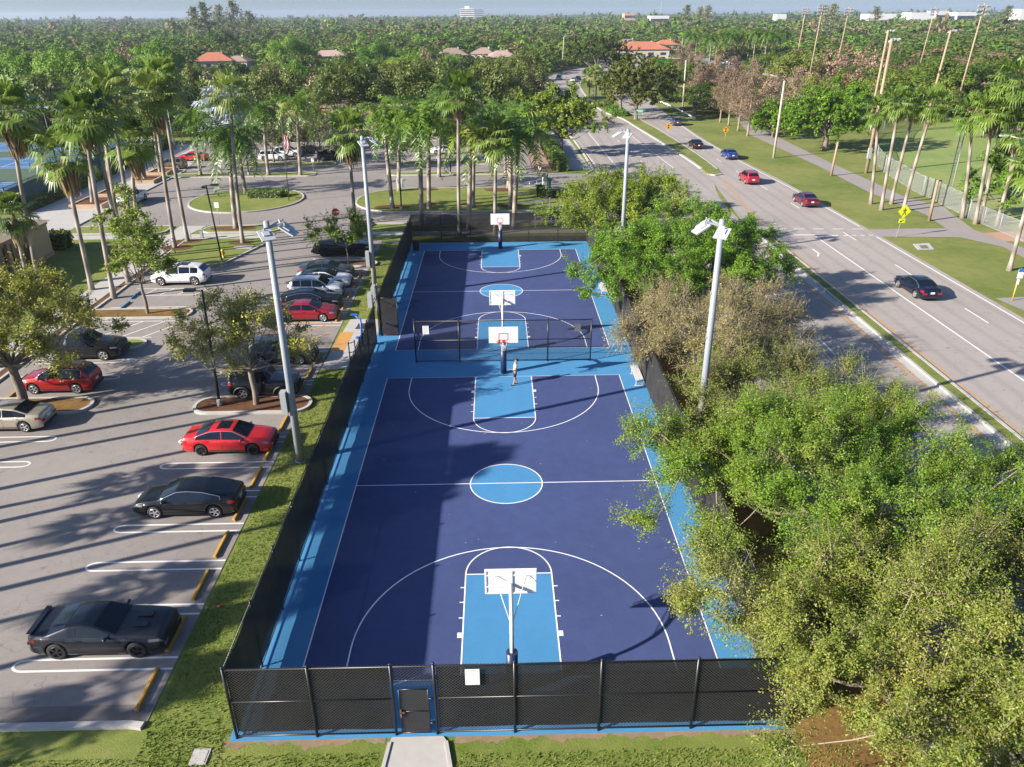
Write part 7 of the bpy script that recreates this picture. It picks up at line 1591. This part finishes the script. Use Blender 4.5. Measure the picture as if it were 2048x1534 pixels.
for i, ((u, v), vt) in enumerate(PIN):
    p = G(u, v); q = top_at(p, u, vt); wood_tree(p.x, p.y, 8.5 if q.z > 20 else 6.5, q.z, 'pine', "tall feathery pine breaking the skyline %s" % ("above the red-roofed house" if u < 600 else "above the red-roofed shop" if u < 1500 else "at the upper right"))
cand = []
y = 119.0
while y < 640:
    st = 9.2+max(0, y-200)*.012; x = -(y+34)*.74
    while x < (y+34)*.74:
        cand.append((x+wr.uniform(-.42, .42)*st, y+wr.uniform(-.42, .42)*st)); x += st
    y += st*.92
cand.sort(key=lambda c: math.hypot(c[0]-CAM[0], c[1]-CAM[1])); nplain = 0
AREA = lambda x, y: ("left of the tennis courts" if x < -100 and y < 130 else "behind the tennis courts" if x < -52 else "behind the far parking lot" if x < 9 and y < 190 else "beyond the road bend" if x < 62 and y > 230 else "behind the ball field" if x > 62 else "in the middle woods")
for x, y in cand:
    if not free(x, y): continue
    rp = 62 < x < 130 and y < 185
    if 62 < x < 88 and y < 150: continue
    if rp and wr.random() < .45: continue
    z = wr.random(); n1 = math.sin(x*.021+1.3)+math.sin(y*.027+x*.011)+math.sin(x*.05-y*.033)*.7
    kd = ('bright green' if z < (.5 if n1 > .5 and x < -15 else .07) else 'dark' if z < .58+.1*(n1 < -.3)-(.25 if x > 55 else 0) else 'brown' if z > .90-(.24 if x > 55 and y < 360 else 0) else 'mid green')
    r = wr.uniform(4.6, 9.0)*(1.0 if kd != 'brown' else .8); h = wr.uniform(5.6, 10.4) if kd != 'brown' else wr.uniform(7, 10)
    if x > 45: h *= .82
    if any((x-a)**2+(y-b)**2 < ((r+c)*.52)**2 for a, b, c in placed[-140:]) or any((x-a)**2+(y-b)**2 < ((r+c)*.5)**2 for a, b, c in placed[:45]): continue
    if not clear_ok(x, y, r, h): continue
    u, v = PX((x, y, h)); 
    if nplain < WOOD_N-nk and -80 < u < 2130: wood_tree(x, y, r, h, kd, "%s tree of the woods %s" % (WK[kd][1], AREA(x, y))); nplain += 1
    else: rest.append((x, y, r, h, kd)); placed.append((x, y, r))
# the rest of the woods reads as one mass
nr = np.random.RandomState(9); lod = {k: wood_crown(100+i, 5.2, 7.0, 30, 14, 1.15, 1.6) for i, k in enumerate(('mid green', 'bright green', 'dark', 'brown'))}
far_v, far_f, far_m, off = [], [], [], 0; KI = {'mid green': 0, 'bright green': 1, 'dark': 2, 'brown': 3}
def add_far(LV, LF, x, y, r, h, kd, hz=7.0):
    global off
    a = nr.uniform(0, 6.28); c, s = math.cos(a), math.sin(a); k = r/5.2; V = np.empty_like(LV); V[:, 0] = (LV[:, 0]*c-LV[:, 1]*s)*k+x; V[:, 1] = (LV[:, 0]*s+LV[:, 1]*c)*k+y; V[:, 2] = LV[:, 2]*(h*.9/hz)+h*.1
    far_v.append(V.astype(np.float32)); far_f.append(LF+off); far_m.append(np.full(len(LF), KI[kd])); off += len(LV)
for x, y, r, h, kd in rest: add_far(*lod[kd], x, y, r*1.1, h*.92, kd)
lod2 = {k: wood_crown(200+i, 5.2, 7.0, 18, 5, 2.2, 1.7) for i, k in enumerate(KI)}
y = 640.0
while y < 1700:
    st = 11+(y-640)*.012; x = -(y+34)*.70
    while x < (y+34)*.70:
        xx, yy = x+nr.uniform(-.5, .5)*st, y+nr.uniform(-.5, .5)*st; h = nr.uniform(5.5, 9.5)+(nr.rand() < .03)*nr.uniform(3, 8); r = nr.uniform(6, 11.5); z = nr.rand(); kd = 'mid green' if z < .5 else 'dark' if z < .75 else 'bright green' if z < .81 else 'brown'
        if clear_ok(xx, yy, r, h): add_far(*lod2[kd], xx, yy, r, h, kd)
        x += st
    y += st*1.1
lod3 = {k: wood_crown(300+i, 5.2, 7.0, 9, 3, 3.6, 1.9) for i, k in enumerate(KI)}
y = 1700.0
while y < 6000:
    st = 26+(y-1700)*.016; x = -(y+34)*.68
    while x < (y+34)*.68:
        xx, yy = x+nr.uniform(-.5, .5)*st, y+nr.uniform(-.5, .5)*st; h = nr.uniform(8, 13)+(nr.rand() < .05)*nr.uniform(4, 12); r = nr.uniform(8, 15); z = nr.rand(); kd = 'mid green' if z < .6 else 'dark' if z < .9 else 'brown'
        add_far(*lod3[kd], xx, yy, r, h, kd); x += st
    y += st*1.6
o = bpy.data.objects.new("far_woodland", np_mesh("far_woodland", np.concatenate(far_v), np.concatenate(far_f), [leaf_mat("far " + k, [(p, c) for p, c in s], .02, .15, False, .7, .2) for k, s in (("mid", [(0, (0.022, 0.053, 0.007)), (.5, (0.091, 0.159, 0.020)), (1, (0.171, 0.210, 0.039))]), ("bright", [(0, (0.049, 0.108, 0.011)), (.5, (0.128, 0.241, 0.022)), (1, (0.207, 0.292, 0.039))]), ("dark", [(0, (0.018, 0.041, 0.007)), (.5, (0.067, 0.108, 0.013)), (1, (0.146, 0.165, 0.024))]), ("brown", [(0, (0.085, 0.064, 0.028)), (.5, (0.159, 0.121, 0.055)), (1, (0.244, 0.191, 0.099))]))], np.concatenate(far_m)))
COL.objects.link(o); tag(o, "distant woods running to the horizon behind the park and the road", "woodland", kind='stuff')

# ------------------------------------------------------------------ grass tufts on the near lawns
gr = np.random.RandomState(4); P = []
def area(x0, y0, x1, y1, d): n = int((x1-x0)*(y1-y0)*d); P.append(np.c_[gr.uniform(x0, x1, n), gr.uniform(y0, y1, n)])
area(-20, -22, -4.3, -15.85, 170); area(-1.85, -21, 11, -15.95, 170); area(-12.25, -15.8, -9.42, 14.4, 150); area(-12.2, -17, -9.5, -14.8, 120); area(-12.2, 24.2, -9.42, 46, 70)
P = np.concatenate(P); P = P[~((P[:, 0] < -12.35) & (P[:, 1] > -14.95))]; n = len(P); pz = np.zeros((n, 1)); A = np.c_[P, pz]; a = gr.uniform(0, 6.28, n); hh = gr.uniform(.035, .10, n); w = gr.uniform(.014, .032, n); ln = gr.normal(size=(n, 2))*.045
T = np.c_[np.cos(a), np.sin(a), np.zeros(n)]*w[:, None]; V = np.empty((n, 3, 3)); V[:, 0] = A-T; V[:, 1] = A+T; V[:, 2] = A+np.c_[ln, hh]
o = bpy.data.objects.new("grass", np_mesh("grass", V.reshape(-1, 3), np.arange(n*3).reshape(-1, 3), leaf_mat("grass blades", [(0, (.04, .085, .010)), (.45, (.13, .20, .026)), (.72, (.21, .235, .05)), (1, (.40, .33, .14))], .5, .25, False, .6, .2))); COL.objects.link(o); tag(o, "short tufted grass on the lawns around the near courts", "grass", kind='stuff')

# ------------------------------------------------------------------ haze
mb = MB(); mb.box((0, 2950, 24.5), (12600, 7000, 51.0)); hz = mb.build("haze", None); hz.data.materials.clear()
m = bpy.data.materials.new("haze"); m.use_nodes = True; nt = m.node_tree; nt.nodes.remove(nt.nodes["Principled BSDF"]); pv = nt.nodes.new("ShaderNodeVolumePrincipled"); pv.inputs['Color'].default_value = (.72, .83, 1.0, 1); pv.inputs['Density'].default_value = 0.00012; pv.inputs['Anisotropy'].default_value = 0.2; nt.links.new(pv.outputs[0], nt.nodes["Material Output"].inputs['Volume']); hz.data.materials.append(m); hz['kind'] = 'stuff'
